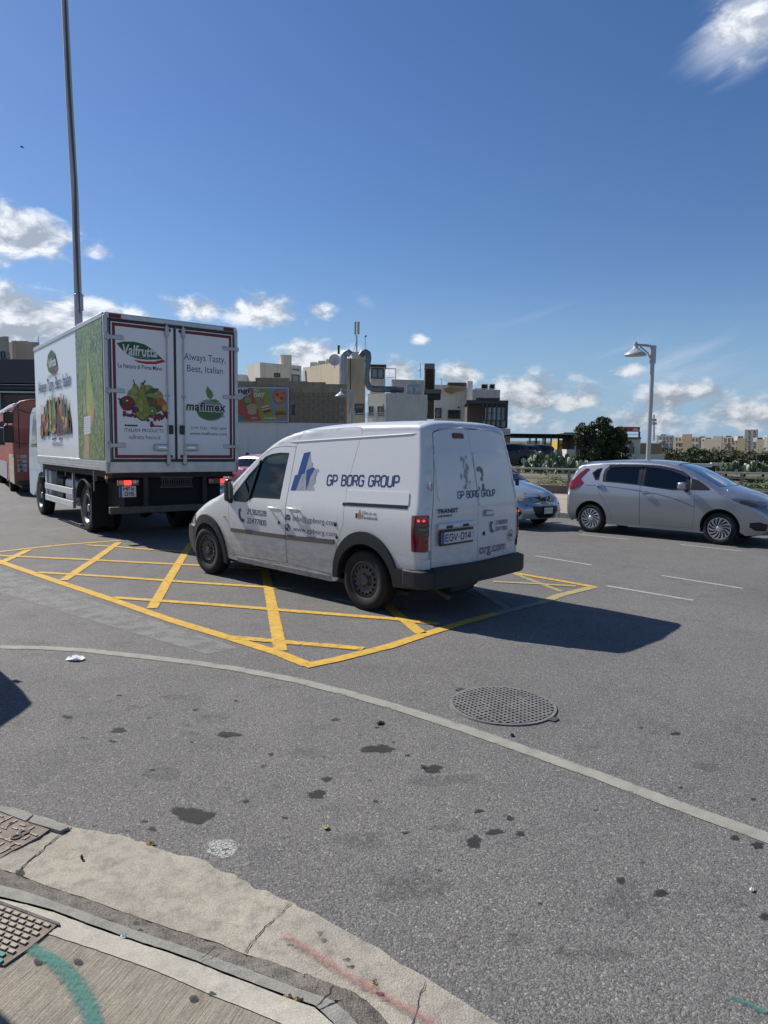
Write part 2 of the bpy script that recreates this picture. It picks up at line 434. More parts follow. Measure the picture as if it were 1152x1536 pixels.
def cdt(outline, holes, dx, dz, xs=None, zs=None, ds=None, extra=()):
    ds = ds or min(dx, dz)
    loops = [resample(outline, ds)] + [resample(h, ds) for h in holes]
    V = []; E = []
    for lp in loops:
        o = len(V); V += lp; E += [(o + i, o + (i + 1) % len(lp)) for i in range(len(lp))]
    B = np.array(V)
    x0, z0 = B.min(0); x1, z1 = B.max(0)
    gx = np.unique(np.concatenate([np.arange(x0 + dx / 2, x1, dx)] + ([np.array([q for q in xs if x0 < q < x1])] if xs is not None else []))).round(4)
    gz = np.unique(np.concatenate([np.arange(z0 + dz / 2, z1, dz)] + ([np.array([q for q in zs if z0 < q < z1])] if zs is not None else []))).round(4)
    X, Z = np.meshgrid(gx, gz); X = X.ravel(); Z = Z.ravel()
    ins = pip(X, Z, loops[0])
    for h in loops[1:]: ins &= ~pip(X, Z, h)
    X = X[ins]; Z = Z[ins]
    if len(X):
        dmin = np.full(len(X), 9.0)
        for i in range(0, len(B), 64):
            d = np.sqrt((X[:, None] - B[None, i:i + 64, 0]) ** 2 + (Z[:, None] - B[None, i:i + 64, 1]) ** 2).min(1); dmin = np.minimum(dmin, d)
        k = dmin > ds * .4; X = X[k]; Z = Z[k]
    pts = [Vector(q) for q in V] + [Vector((a, b)) for a, b in zip(X, Z)]
    for ln in extra:
        o = len(pts); pts += [Vector(q) for q in ln]; E += [(o + i, o + i + 1) for i in range(len(ln) - 1)]
    vo, eo, fo, _, _, _ = geometry.delaunay_2d_cdt(pts, E, [], 0, 1e-5)
    vo = [(q.x, q.y) for q in vo]
    tri = [tuple(f) for f in fo]
    if not tri: return vo, []
    T = np.array(tri); VV = np.array(vo)
    a_ = VV[T[:, 1]] - VV[T[:, 0]]; b_ = VV[T[:, 2]] - VV[T[:, 0]]
    ok = np.abs(a_[:, 0] * b_[:, 1] - a_[:, 1] * b_[:, 0]) > 2e-7
    T = T[ok]; tri = [t for t, k in zip(tri, ok) if k]; c = VV[T].mean(1)
    ins = pip(c[:, 0], c[:, 1], loops[0])
    for h in loops[1:]: ins &= ~pip(c[:, 0], c[:, 1], h)
    return vo, [t for t, k in zip(tri, ins) if k]


def pchip(pts):
    x = np.array([p[0] for p in pts], float); y = np.array([p[1] for p in pts], float)
    h = np.diff(x); d = np.diff(y) / h; m = np.zeros(len(x))
    for i in range(1, len(x) - 1):
        if d[i - 1] * d[i] > 0:
            w1 = 2 * h[i] + h[i - 1]; w2 = h[i] + 2 * h[i - 1]; m[i] = (w1 + w2) / (w1 / d[i - 1] + w2 / d[i])
    m[0] = d[0]; m[-1] = d[-1]
    def f(q):
        q = min(max(q, x[0]), x[-1]); i = min(max(int(np.searchsorted(x, q)) - 1, 0), len(h) - 1)
        t = (q - x[i]) / h[i]
        return float((2 * t ** 3 - 3 * t * t + 1) * y[i] + (t ** 3 - 2 * t * t + t) * h[i] * m[i] + (-2 * t ** 3 + 3 * t * t) * y[i + 1] + (t ** 3 - t * t) * h[i] * m[i + 1])
    return f


class Skin:
    """smooth car shell. charts: L/Rt (x,z) flanks, T (x,y) top, B (y,z) back, F (y,z) front"""
    def __init__(s, xr, xf, zt, W, k, h, n, lean_r=None, lean_f=None, bulge=(.03, .06), crease=()):
        s.xr, s.xf = xr, xf; s.zt = pchip(zt); s.W = pchip(W); s.k = k; s.h = pchip(h); s.n = pchip(n)
        s.lr = pchip(lean_r) if lean_r else None; s.lf = pchip(lean_f) if lean_f else None; s.bulge = bulge; s.crease = crease
    def sec(s, x):
        zt = s.zt(x); h = s.h(x); n = s.n(x); zc = zt - h; return zt, h, n, zc, s.k(x)
    def yw(s, x, z):
        zt, h, n, zc, k = s.sec(x)
        if z <= zc: y = s.W(z) * k
        else: y = s.W(zc) * k * max(0.0, 1 - min(1, (z - zc) / h) ** n) ** (1 / n)
        return y
    def dfm(s, p):
        x, y, z = p; dx = 0
        if s.lr:
            t = min(1, max(0, (s.xr + .35 - x) / .35)); dx += s.lr(z) * t * t * (3 - 2 * t)
        if s.lf:
            t = min(1, max(0, (x - (s.xf - .5)) / .5)); dx += s.lf(z) * t * t * (3 - 2 * t)
        return (x + dx, y, z)
    def L(s, x, z): return s.dfm((x, s.yw(x, z), z))
    def Rt(s, x, z): return s.dfm((x, -s.yw(x, z), z))
    def T(s, x, y):
        zt, h, n, zc, k = s.sec(x); y0 = s.W(zc) * k; q = min(1, abs(y) / y0)
        return s.dfm((x, y, zc + h * (1 - q ** n) ** (1 / n)))
    def edge_lines(s, XS):
        out = {'L': [], 'T': []}; X_ = XS[1:-1]
        for q in (-.12, .0, .3, .52):
            out['L'].append([(x, s.sec(x)[3] + q * s.sec(x)[1]) for x in X_])
        for q in (.95, .88, .80): 
            for sg in (1, -1): out['T'].append([(x, sg * s.yB(x) * q) for x in X_])
        out['Rt'] = out['L']; return out
    def zB(s, x): zt, h, n, zc, k = s.sec(x); return zc + h * 2 ** (-1 / n)
    def yB(s, x): zt, h, n, zc, k = s.sec(x); return s.W(zc) * k * 2 ** (-1 / n)
    def B(s, y, z):
        ye = max(.05, s.yw(s.xr, min(z, s.zt(s.xr) - .001))); q = min(1, abs(y) / ye); return s.dfm((s.xr - s.bulge[0] * (1 - q * q), y, z))
    def F(s, y, z):
        ye = max(.05, s.yw(s.xf, min(z, s.zt(s.xf) - .001))); q = min(1, abs(y) / ye); return s.dfm((s.xf + s.bulge[1] * (1 - q * q), y, z))
    def xs(s, a=None, b=None, d=.05):
        """x samples even along the roof line, dense at the ends"""
        a = s.xr if a is None else a; b = s.xf if b is None else b
        xx = list(np.arange(a, b, d)) + [b]
        xx += [s.xr + .1 * (1 - math.cos(f)) for f in np.linspace(0, PI / 2, 7)] + [s.xf - .12 * (1 - math.cos(f)) for f in np.linspace(0, PI / 2, 6)]
        out = [a]; xx = sorted(q for q in xx if a <= q <= b)
        res = []
        for q in xx:
            if not res or q - res[-1] > .004: res.append(q)
        out = [res[0]]
        for i in range(1, len(res)):
            dz = abs(s.zt(res[i]) - s.zt(res[i - 1])); m = max(1, int(dz / (d * .9)))
            for j in range(1, m + 1): out.append(res[i - 1] + (res[i] - res[i - 1]) * j / m)
        return out
    def end_poly(s, x, zlow, n=10):
        """outline of the section at an end in (y,z), counter-clockwise seen along -x"""
        zt, h, nn, zc, k = s.sec(x); pts = []
        for z in np.linspace(zlow, zc, n): pts.append((s.yw(x, z), z))
        for z in np.linspace(zc, s.zB(x), 4)[1:]: pts.append((s.yw(x, z), z))
        yb = s.yB(x)
        for y in np.linspace(yb, -yb, 21)[1:-1]:
            y0 = s.W(zc) * k; pts.append((y, zc + h * (1 - (abs(y) / y0) ** nn) ** (1 / nn)))
        return pts + [(-s.yw(x, z), z) for z in list(np.linspace(zc, s.zB(x), 4))[::-1]] + [(-s.yw(x, z), z) for z in list(np.linspace(zlow, zc, n))[::-1][1:]]


def patch(skin, name, specs, m, parent, d=.05, off=0.0, rim=.012, smooth=True, ds=None, weld=True, xs=None, zs=None, ys=None, extra=(), angle=None):
    """specs: list of (chart, outline, holes). Builds one mesh on the shell, moved out by off, with an inward rim"""
    bm = bmesh.new()
    for chart, ol, holes in specs:
        cx = xs if xs is not None and chart in ('L', 'Rt', 'T') else None
        vo, tr = cdt(ol, holes, d, d, cx, zs if chart in ('L', 'Rt') else (ys if chart == 'T' else None), ds, extra.get(chart, ()) if isinstance(extra, dict) else extra)
        fn = getattr(skin, chart)
        bv = {}
        for t in tr:
            vs = []
            for i in t:
                if i not in bv: bv[i] = bm.verts.new(fn(*vo[i]))
                vs.append(bv[i])
            if chart in ('L', 'F'): vs = vs[::-1]
            try: bm.faces.new(vs)
            except ValueError: pass
    if weld: bmesh.ops.remove_doubles(bm, verts=bm.verts, dist=.0012)
    # orient by majority: outward from the car's centre line
    for f in bm.faces: f.normal_update()
    for f in list(bm.faces):
        c = f.calc_center_median(); n = f.normal
        ch = specs[0][0] if len(specs) == 1 else None
        ref = Vector((0, c.y, .25 * (c.z - .9)))
        if ch == 'T' or (ch is None and abs(c.y) < .3 and c.z > .9): ref = Vector((0, 0, 1))
        if ch == 'B' or c.x < skin.xr + .004 + (skin.lr(c.z) if skin.lr else 0): ref = Vector((-1, 0, 0))
        if ch == 'F' or c.x > skin.xf - .004 + (skin.lf(c.z) if skin.lf else 0): ref = Vector((1, 0, 0))
        if n.dot(ref) < 0: f.normal_flip()
    bm.normal_update()
    if off:
        nv = {v: v.normal.copy() for v in bm.verts}
        for v in bm.verts: v.co += nv[v] * off
    if rim:
        be = [e for e in bm.edges if len(e.link_faces) == 1]; nv = {}
        new = {}
        for e in be:
            f = e.link_faces[0]
            for v in e.verts:
                if v not in new: new[v] = (bm.verts.new(v.co), bm.verts.new(v.co - v.normal * rim))
        quads = []
        for e in be:
            a, b = e.verts; f = e.link_faces[0]
            lp = [l for l in f.loops if l.edge == e][0]; a, b = lp.vert, lp.link_loop_next.vert
            quads.append((new[b][0], new[a][0], new[a][1], new[b][1]))
        for q in quads:
            try: bm.faces.new(q)
            except ValueError: pass
    me = bpy.data.meshes.new(name); bm.to_mesh(me); bm.free(); me.materials.append(m)
    shade(me, smooth, angle)
    o = bpy.data.objects.new(name, me); return link(o, parent)


def text_mesh(txt, bold=0.0, shear=0.0, spacing=1.0):
    """returns verts (2D, scaled to a unit box) and faces of a lettering"""
    cu = bpy.data.curves.new('lettering', 'FONT'); cu.body = txt; cu.offset = bold; cu.shear = shear; cu.resolution_u = 3; cu.space_character = spacing; cu.fill_mode = 'FRONT'
    ob = bpy.data.objects.new('lettering', cu); COL.objects.link(ob)
    dg = bpy.context.evaluated_depsgraph_get(); dg.update(); me = ob.evaluated_get(dg).to_mesh()
    V = np.array([v.co[:2] for v in me.vertices]); Fc = [tuple(p.vertices) for p in me.polygons]
    ob.evaluated_get(dg).to_mesh_clear(); bpy.data.objects.remove(ob); bpy.data.curves.remove(cu)
    lo = V.min(0); hi = V.max(0); return (V - lo) / (hi - lo), Fc, hi - lo


def lettering(txt, fn, u0, v0, wd, ht, m, parent, bold=0.0, shear=0.0, name='lettering', spacing=1.0):
    """fn maps (u,v) metres to 3D"""
    V, Fc, _ = text_mesh(txt, bold, shear, spacing); mb = MB()
    mb.add([fn(u0 + a * wd, v0 + b * ht) for a, b in V], Fc)
    return mb.build(name, m, parent, fix=False)


GLY = {'G': (.62, [[(.62, .82), (.50, 1), (.14, 1), (0, .84), (0, .16), (.14, 0), (.50, 0), (.62, .16), (.62, .50), (.34, .50)]]), 'P': (.58, [[(0, 0), (0, 1), (.44, 1), (.58, .86), (.58, .56), (.44, .42), (0, .42)]]),
       'B': (.58, [[(0, 0), (0, 1), (.42, 1), (.55, .88), (.55, .66), (.42, .54), (0, .54)], [(.42, .54), (.58, .42), (.58, .12), (.44, 0), (0, 0)]]), 'O': (.62, [[(.14, 0), (.48, 0), (.62, .16), (.62, .84), (.48, 1), (.14, 1), (0, .84), (0, .16), (.14, 0)]]),
       'R': (.58, [[(0, 0), (0, 1), (.44, 1), (.58, .86), (.58, .60), (.44, .46), (0, .46)], [(.34, .46), (.60, 0)]]), 'U': (.60, [[(0, 1), (0, .16), (.14, 0), (.46, 0), (.60, .16), (.60, 1)]]), ' ': (.30, []),
       'E': (.52, [[(.52, 1), (0, 1), (0, 0), (.52, 0)], [(0, .52), (.46, .52)]]), 'V': (.60, [[(0, 1), (.30, 0), (.60, 1)]]), '0': (.52, [[(.12, 0), (.40, 0), (.52, .14), (.52, .86), (.40, 1), (.12, 1), (0, .86), (0, .14), (.12, 0)]]), '1': (.34, [[(0, .76), (.22, 1), (.22, 0)]]),
       '4': (.56, [[(.42, 0), (.42, 1), (.38, 1), (0, .30), (.56, .30)]]), 'M': (.66, [[(0, 0), (0, 1), (.33, .45), (.66, 1), (.66, 0)]]), 'F': (.50, [[(0, 0), (0, 1), (.50, 1)], [(0, .52), (.44, .52)]]), 'X': (.58, [[(0, 0), (.58, 1)], [(0, 1), (.58, 0)]]), '5': (.52, [[(.50, 1), (0, 1), (0, .56), (.38, .56), (.52, .44), (.52, .14), (.38, 0), (0, 0)]]),
       '2': (.52, [[(0, .84), (.14, 1), (.38, 1), (.52, .86), (.52, .64), (0, .10), (0, 0), (.52, 0)]]), '3': (.52, [[(0, 1), (.52, 1), (.26, .60), (.40, .60), (.52, .46), (.52, .14), (.38, 0), (.10, 0), (0, .12)]]), '7': (.50, [[(0, 1), (.50, 1), (.18, 0)]]),
       '8': (.52, [[(.12, .54), (.02, .66), (.02, .88), (.14, 1), (.38, 1), (.50, .88), (.50, .66), (.40, .54), (.12, .54), (0, .42), (0, .14), (.12, 0), (.40, 0), (.52, .14), (.52, .42), (.40, .54)]])}


def stroke_text(txt, fn, u0, v0, wd, ht, m, parent, st=.14, name='lettering', gap=.20):
    """squared technical lettering made of strokes; wd x ht metres in all, st = stroke width in letter heights"""
    tot = sum(GLY[c][0] for c in txt) + gap * (len(txt) - 1) + st; kx = wd / tot; ky = ht; mb = MB(); x = st / 2
    for c in txt:
        w_, lines = GLY[c]
        for ln in lines:
            P_ = [Vector(((x + a) * kx, (st / 2 + b * (1 - st)) * ky)) for a, b in ln]; n_ = len(P_); closed = (P_[0] - P_[-1]).length < 1e-6; sw = st * ky / 2
            off = []
            for i in range(n_):
                a = P_[i - 1] if i > 0 else (P_[-2] if closed else None); b = P_[i + 1] if i < n_ - 1 else (P_[1] if closed else None)
                d1 = (P_[i] - a).normalized() if a is not None else None; d2 = (b - P_[i]).normalized() if b is not None else None
                if d1 is None: d1 = d2
                if d2 is None: d2 = d1
                n1 = Vector((-d1.y, d1.x)); n2 = Vector((-d2.y, d2.x)); mm = n1 + n2
                if mm.length < .2: mm = n1
                mm.normalize(); off.append(mm * sw / max(.45, mm.dot(n1)))
            ext = [Vector((0, 0))] * n_
            vs = []
            for q, o_ in zip(P_, off): vs += [fn(u0 + q.x + o_.x, v0 + q.y + o_.y), fn(u0 + q.x - o_.x, v0 + q.y - o_.y)]
            mb.add(vs, [(2 * i, 2 * i + 1, 2 * i + 3, 2 * i + 2) for i in range(n_ - 1)])
        x += w_ + gap
    return mb.build(name, m, parent, fix=False)


def shape2d(polys, fn, m, parent, name, mi=None, mats=None):
    mb = MB()
    for i, pl in enumerate(polys):
        mb.add([fn(*q) for q in pl], [tuple(range(len(pl)))], (mi[i] if mi else 0))
    return mb.build(name, mats or m, parent, fix=False)


def ell(cx, cy, rx, ry, n=24, rot=0.0, a0=0, a1=2 * PI):
    out = []
    for k in range(n):
        t = a0 + (a1 - a0) * k / n; x = rx * math.cos(t); y = ry * math.sin(t)
        out.append((cx + x * math.cos(rot) - y * math.sin(rot), cy + x * math.sin(rot) + y * math.cos(rot)))
    return out


# ------------------------------------------------------------------ vehicle materials
DIRT = (.23, .205, .17, 1)
M_white = mat('white_paint', (.68, .68, .665), rough=.28, coat=.5, dirt=(.25, .95, DIRT, .62))
M_whiteclean = mat('white_panel', (.60, .61, .62), rough=.4, var=.03)
M_silver = mat('silver_paint', (.36, .375, .40), rough=.34, metal=.7, coat=1.0, dirt=(.15, .50, (.22, .21, .20, 1), .25))
M_bluesilver = mat('blue_silver_paint', (.40, .46, .50), rough=.30, metal=.5, coat=.9)
M_pink = mat('pink_paint', (.40, .12, .19), rough=.3, coat=.6)
M_plastic = mat('dark_plastic', (.019, .020, .022), rough=.62, var=.15, dirt=(.2, .6, (.10, .09, .075, 1), .22))
M_mould = mat('moulding_plastic', (.10, .095, .09), rough=.6, dirt=(.3, .9, DIRT, .5))
M_black = mat('black_trim', (.012, .012, .013), rough=.35)
M_matt = mat('matt_black', (.01, .01, .01), rough=.9)
M_rubber = mat('tyre_rubber', (.013, .013, .013), rough=.85, var=.25, bump=.15, bscale=60)
M_steel = mat('wheel_steel', (.095, .09, .085), rough=.6, metal=.4, var=.2)
M_alloy = mat('hubcap_silver', (.52, .53, .55), rough=.35, metal=.6)
M_chrome = mat('chrome', (.75, .75, .76), rough=.12, metal=1)
M_metal = mat('grey_metal', (.42, .43, .44), rough=.45, metal=.7, var=.12)
M_darkmetal = mat('chassis_black', (.02, .02, .021), rough=.6, var=.3)
M_red = mat('red_lens', (.20, .006, .010), rough=.12, coat=1)
M_redlit = mat('red_lens_lit', (.5, .01, .01), rough=.2, emit=(1, .03, .02), estr=3.0)
M_smoke = mat('smoked_lens', (.055, .05, .045), rough=.12, coat=1)
M_amber = mat('amber_lens', (.65, .20, .02), rough=.2, coat=1)
M_clear = mat('headlamp_lens', (.17, .18, .19), rough=.06, coat=1, metal=.5)
M_headyel = mat('hazed_headlamp_lens', (.33, .33, .26), rough=.18, coat=1)
M_navy = mat('navy_print', (.022, .035, .13), rough=.45)
M_blue = mat('blue_print', (.015, .055, .24), rough=.4)
M_greyprint = mat('grey_print', (.33, .34, .36), rough=.5, var=.2, vscale=12)
M_ghost = mat('faded_print', (.20, .20, .20), rough=.6, var=.5, vscale=60)
M_blackprint = mat('black_print', (.015, .015, .018), rough=.5)
M_plate = mat('plate_white', (.62, .63, .62), rough=.35)
M_plateblue = mat('plate_blue', (.02, .08, .35), rough=.4)
M_glass = glass_mat('cab_glass', (.50, .64, .58), refl=.85)
M_tint = glass_mat('tinted_glass', (.06, .065, .07), refl=1.25)
M_wind = glass_mat('windscreen_glass', (.45, .53, .55), refl=1.9)
M_seat = mat('seat_fabric', (.045, .05, .055), rough=.9, var=.3)
M_green = mat('green_print', (.018, .085, .03), rough=.5)
M_rededge = mat('dark_red_print', (.16, .012, .018), rough=.5)
M_redprint = mat('red_print', (.38, .02, .02), rough=.5)


def wheel(root, x, y, r, wd, kind, n=40):
    """kind: steel / swirl / truck ; y side decides which way the face looks"""
    sg = 1 if y > 0 else -1
    rr = {'steel': .205, 'swirl': .198, 'truck': .285}[kind]
    wob = .012
    prof = [(rr - .012, sg * (wd / 2 - .02)), (rr + .012, sg * (wd / 2 - .004)), (rr + .03, sg * wd / 2), (r - .055, sg * (wd / 2 + .004)), (r - .022, sg * (wd / 2 - .008)), (r - .004, sg * (wd / 2 - .026)),
            (r, sg * .02), (r, -sg * .02), (r - .004, -sg * (wd / 2 - .026)), (r - .022, -sg * (wd / 2 - .008)), (r - .055, -sg * wd / 2), (rr, -sg * (wd / 2 - .01))]
    t = MB().lathe(prof, n, 'Y', (x, y, r)).build('wheel', M_rubber, root, smooth=True, angle=R(50))
    # tread grooves: shallow recessed rings kept as separate dark bands
    g = MB()
    for yy in (-.35, -.12, .12, .35): g.lathe([(r + .0015, yy * wd * .75 - .004), (r + .0015, yy * wd * .75 + .004)], n, 'Y', (x, y, r))
    g.build('tread_groove', M_matt, t)
    mb = MB()
    f = wd / 2
    if kind == 'steel':
        seg = 64; bands = [(.0, .0), (.03, .0), (.048, -.002), (.052, -.022), (.085, -.028), (.115, -.012), (.128, -.008), (.155, -.012), (.168, -.022), (.186, -.026), (.19, -.004), (.208, .0)]
        vs = []; fs = []
        for k in range(seg):
            a = 2 * PI * k / seg
            for q, dpt in bands: vs.append((x + q * math.cos(a), y + sg * (f - .012 + dpt), r + q * math.sin(a)))
        m = len(bands)
        for k in range(seg):
            for i in range(m - 1):
                if i in (6,) and k % 4 in (1, 2): continue
                k2 = (k + 1) % seg; fs.append((k * m + i, k2 * m + i, k2 * m + i + 1, k * m + i + 1))
        mb.add(vs, fs); rim = mb.build('rim', M_steel, t, smooth=True, angle=R(40))
        for k in range(5):
            a = 2 * PI * k / 5; MB().lathe([(0, sg * .008), (.009, sg * .006), (.011, -sg * .01)], 8, 'Y', (x + .066 * math.cos(a), y + sg * (f - .03), r + .066 * math.sin(a))).build('wheel_bolt', M_darkmetal, t)
    elif kind == 'swirl':
        MB().lathe([(0, sg * (f - .035)), (.17, sg * (f - .035)), (.178, sg * (f - .012)), (.198, sg * (f - .006)), (.203, sg * (f - .014))], n, 'Y', (x, y, r)).build('rim', [M_black], t, smooth=True)
        for k in range(14):
            a = 2 * PI * k / 14; P = []
            for q, da, hw in ((.045, 0, .15), (.10, .10 * sg, .10), (.15, .26 * sg, .11), (.188, .40 * sg, .13)):
                if k % 2: hw *= .75
                P.append((q, a + da - hw, a + da + hw))
            vs = []; fs = []
            for dy in (f - .008, f - .03):
                for q, a0, a1 in P: vs += [(x + q * math.cos(a0), y + sg * dy, r + q * math.sin(a0)), (x + q * math.cos(a1), y + sg * dy, r + q * math.sin(a1))]
            for i in range(3): fs += [(2 * i, 2 * i + 1, 2 * i + 3, 2 * i + 2), (2 * i, 2 * i + 2, 2 * i + 10, 2 * i + 8), (2 * i + 1, 2 * i + 9, 2 * i + 11, 2 * i + 3)]
            mb.add(vs, fs)
        mb.lathe([(.188, sg * (f - .012)), (.19, sg * (f - .003)), (.203, sg * (f - .004)), (.205, sg * (f - .014))], n, 'Y', (x, y, r))
        mb.lathe([(0, sg * (f - .001)), (.04, sg * (f - .003)), (.052, sg * (f - .012)), (.052, sg * (f - .03))], 20, 'Y', (x, y, r))
        mb.build('hub_cap', M_alloy, t, smooth=True, angle=R(30))
    else:
        MB().lathe([(0, sg * (f - .03)), (.07, sg * (f - .03)), (.08, sg * (f - .06)), (.15, sg * (f - .07)), (.19, sg * (f - .11)), (.24, sg * (f - .12)), (.262, sg * (f - .03)), (.285, sg * (f - .005)), (.295, sg * (f - .015))], n, 'Y', (x, y, r)).build('rim', mat('truck_rim', (.22, .22, .225), rough=.5, metal=.5, var=.25), t, smooth=True, angle=R(35))
        for k in range(8):
            a = 2 * PI * k / 8; MB().lathe([(0, sg * .02), (.014, sg * .018), (.016, -sg * .01)], 6, 'Y', (x + .115 * math.cos(a), y + sg * (f - .06), r + .115 * math.sin(a))).build('wheel_bolt', M_darkmetal, t)
    MB().lathe([(0, sg * (f - .06)), (rr, sg * (f - .06)), (rr, sg * (f - .075)), (0, sg * (f - .075))], 24, 'Y', (x, y, r)).build('brake_drum', M_matt, t)
    return t


def seat(root, x, y, m=None):
    s = MB()
    s.box(x - .25, x + .25, y - .24, y + .24, .52, .66)
    Mt = Matrix.Translation((x - .27, y, .60)) @ Matrix.Rotation(R(-14), 4, 'Y')
    s.box(-.06, .06, -.24, .24, 0, .62, M=Mt)
    o = s.build('seat', m or M_seat, root, bevel=.04, bseg=3)
    MB().box(-.05, .05, -.13, .13, .66, .86, M=Mt).build('headrest', m or M_seat, o, bevel=.035, bseg=3)


def steering(root, x, y, z=.98):
    pts = [(x - .16 * math.cos(t) * .4, y + .18 * math.cos(t + PI / 2), z + .18 * math.sin(t + PI / 2) * .9) for t in np.linspace(0, 2 * PI, 25)]
    MB().tube([(x + .07 * math.sin(t), y + .18 * math.cos(t), z + .16 * math.sin(t)) for t in np.linspace(0, 2 * PI, 25)], .015, 8).build('steering_wheel', M_black, root, smooth=True)


def rear_k(xr, r, W):
    def f(x):
        if x < xr + r: q = (xr + r - x) / r; return 1 - (r / W) * (1 - math.sqrt(max(0, 1 - q * q)))
        return 1
    return f


# ------------------------------------------------------------------ delivery van
VAN_P = (.3921, 7.7768, 2.3971)


def build_van():
    root = empty('panel_van', 'white panel van with blue lettering, standing across the yellow box marking', 'van', (VAN_P[0], VAN_P[1], 0), VAN_P[2])
    xr, xf = -.79, 3.66
    rk = rear_k(xr, .11, .88)
    def k(x):
        v = rk(x)
        if x > 2.5: v *= 1 - .26 * ((x - 2.5) / 1.16) ** 2.6
        return v
    zt = [(-.79, 1.918), (-.775, 1.948), (-.74, 1.968), (-.68, 1.979), (-.6, 1.984), (-.3, 1.988), (.3, 1.985), (.8, 1.965), (1.2, 1.925), (1.5, 1.86), (1.72, 1.765), (1.95, 1.62), (2.2, 1.435), (2.42, 1.275), (2.55, 1.19), (2.72, 1.125), (2.95, 1.06), (3.2, .965), (3.4, .865), (3.55, .76), (3.66, .62)]
    W = [(.15, .84), (.25, .852), (.4, .868), (.6, .882), (.85, .887), (1.0, .88), (1.1, .865), (1.25, .835), (1.5, .79), (1.7, .752), (1.85, .722), (2.0, .69)]
    h = [(-.79, .09), (-.6, .11), (1.2, .12), (1.7, .13), (2.3, .12), (2.6, .15), (3.2, .2), (3.66, .16)]
    n = [(-.79, 3.0), (1.2, 3.1), (2.3, 2.6), (3.66, 2.4)]
    sk = Skin(xr, xf, zt, W, k, h, n, lean_r=[(.2, 0), (1.05, 0), (1.3, .022), (1.6, .065), (1.85, .12), (2.1, .16)], lean_f=[(.2, -.10), (.45, 0), (.7, 0), (1.1, -.05)], bulge=(.035, .10))
    XS = sk.xs()
    zs = [sk.zt(.5) - .13 + .13 * q for q in (0, .3, .55, .7)]
    # --- door outlines in side view (x forward, z up)
    fd_back = [(1.258, .345), (1.268, .70), (1.268, 1.05), (1.25, 1.35), (1.228, 1.70)]
    fd_front = [(1.45, 1.705), (1.62, 1.685), (1.76, 1.64), (1.86, 1.575), (2.05, 1.42), (2.28, 1.22), (2.385, 1.10), (2.40, .95), (2.385, .75), (2.345, .50), (2.31, .325)]
    sl = [(1.228, 1.70), (1.19, 1.80), (1.15, 1.862), (1.08, 1.885), (.30, 1.918), (.215, 1.908), (.19, 1.875), (.235, 1.65), (.285, 1.40), (.302, 1.25), (.302, .88), (.34, .80), (.40, .66), (.44, .5), (.46, .36), (.47, .31)]
    both = fd_back[:1] + sl[::-1] + fd_front[0:] + []
    both = sl[::-1][:-1] + [fd_back[-1]] + fd_front + [fd_back[0]]      # clockwise/ccw whole opening
    fd = fd_back + fd_front; sld = fd_back[:-1] + sl
    # --- shell outline on the flank: sill, wheel openings, nose, roof edge
    def arch(cx, cz, rx, rz, a0, a1, m=14): return [(cx + rx * math.cos(t), cz + rz * math.sin(t)) for t in np.linspace(R(a0), R(a1), m)]
    low = [(xr, .40), (-.40, .36)] + arch(0, .30, .42, .43, 172, -4, 16) + [(.47, .24), (2.30, .26)] + arch(2.91, .30, .41, .41, 184, 6, 16) + [(3.40, .24), (xf, .24)]
    top = [(x, sk.zB(x)) for x in XS][::-1]
    side = low + top
    Th = [(x, sk.yB(x)) for x in XS] + [(x, -sk.yB(x)) for x in XS][::-1]
    ws = [(1.66, .50), (1.64, .25), (1.63, 0), (1.64, -.25), (1.66, -.50), (1.80, -.575), (2.10, -.63), (2.40, -.67), (2.47, -.5), (2.51, -.2), (2.52, 0), (2.51, .2), (2.47, .5), (2.40, .67), (2.10, .63), (1.80, .575)]
    sideR = low + top
    backring = sk.end_poly(xr, .40)
    seamY = .772
    back_in = [(a * .985 if abs(a) > .3 else a, b - (.012 if b > 1.8 else 0)) for a, b in backring]
    back_in = [(a, max(b, .53)) for a, b in back_in]
    bd = inset(sk.end_poly(xr, .515), .012)
    specs = [('L', side, [both]), ('Rt', sideR, [both]), ('T', Th, [ws]), ('B', sk.end_poly(xr, .40), [inset(sk.end_poly(xr, .515), .010)]), ('F', sk.end_poly(xf, .24), [])]
    yq = [sk.W(1.85) * q for q in (.70, .66, .60, .52, .42)]
    patch(sk, 'body', specs, M_white, root, d=.07, ds=.05, rim=.02, xs=XS, zs=zs, ys=yq + [-q for q in yq], angle=R(40), extra=sk.edge_lines(XS))
    # rear doors: wide left door, narrow right door
    split = [(.075, 1.95), (.07, 1.70), (.03, 1.10), (.02, .5)]
    full = inset(sk.end_poly(xr, .515), .021)
    def clipy(poly, sgn):
        def sy(z):
            for (y1, z1), (y0, z0) in zip(split[:-1], split[1:]):
                if z0 <= z <= z1: return y0 + (y1 - y0) * (z - z0) / (z1 - z0)
            return split[0][0] if z > 1.9 else split[-1][0]
        g = .003
        keep = [(y, z) for y, z in poly if (y - sy(z)) * sgn > .01]
        ztop = sk.zt(xr) - .016; line = [(sy(z) + g * sgn, z) for z in (ztop - .001, 1.6, 1.3, 1.1, .9, .7, .527)]
        c = keep if sgn > 0 else keep
        return keep, line
    kl, ln = clipy(full, 1)
    # left part (y>split): points run from bottom (y>0) upward to the top then the split line downward
    ld = kl + ln
    patch(sk, 'rear_door', [('B', ld, [])], M_white, root, d=.06, ds=.04, rim=.02)
    kr, rn = clipy(full, -1)
    rd = kr + rn[::-1]
    patch(sk, 'rear_door', [('B', rd, [])], M_white, root, d=.06, ds=.04, rim=.02)
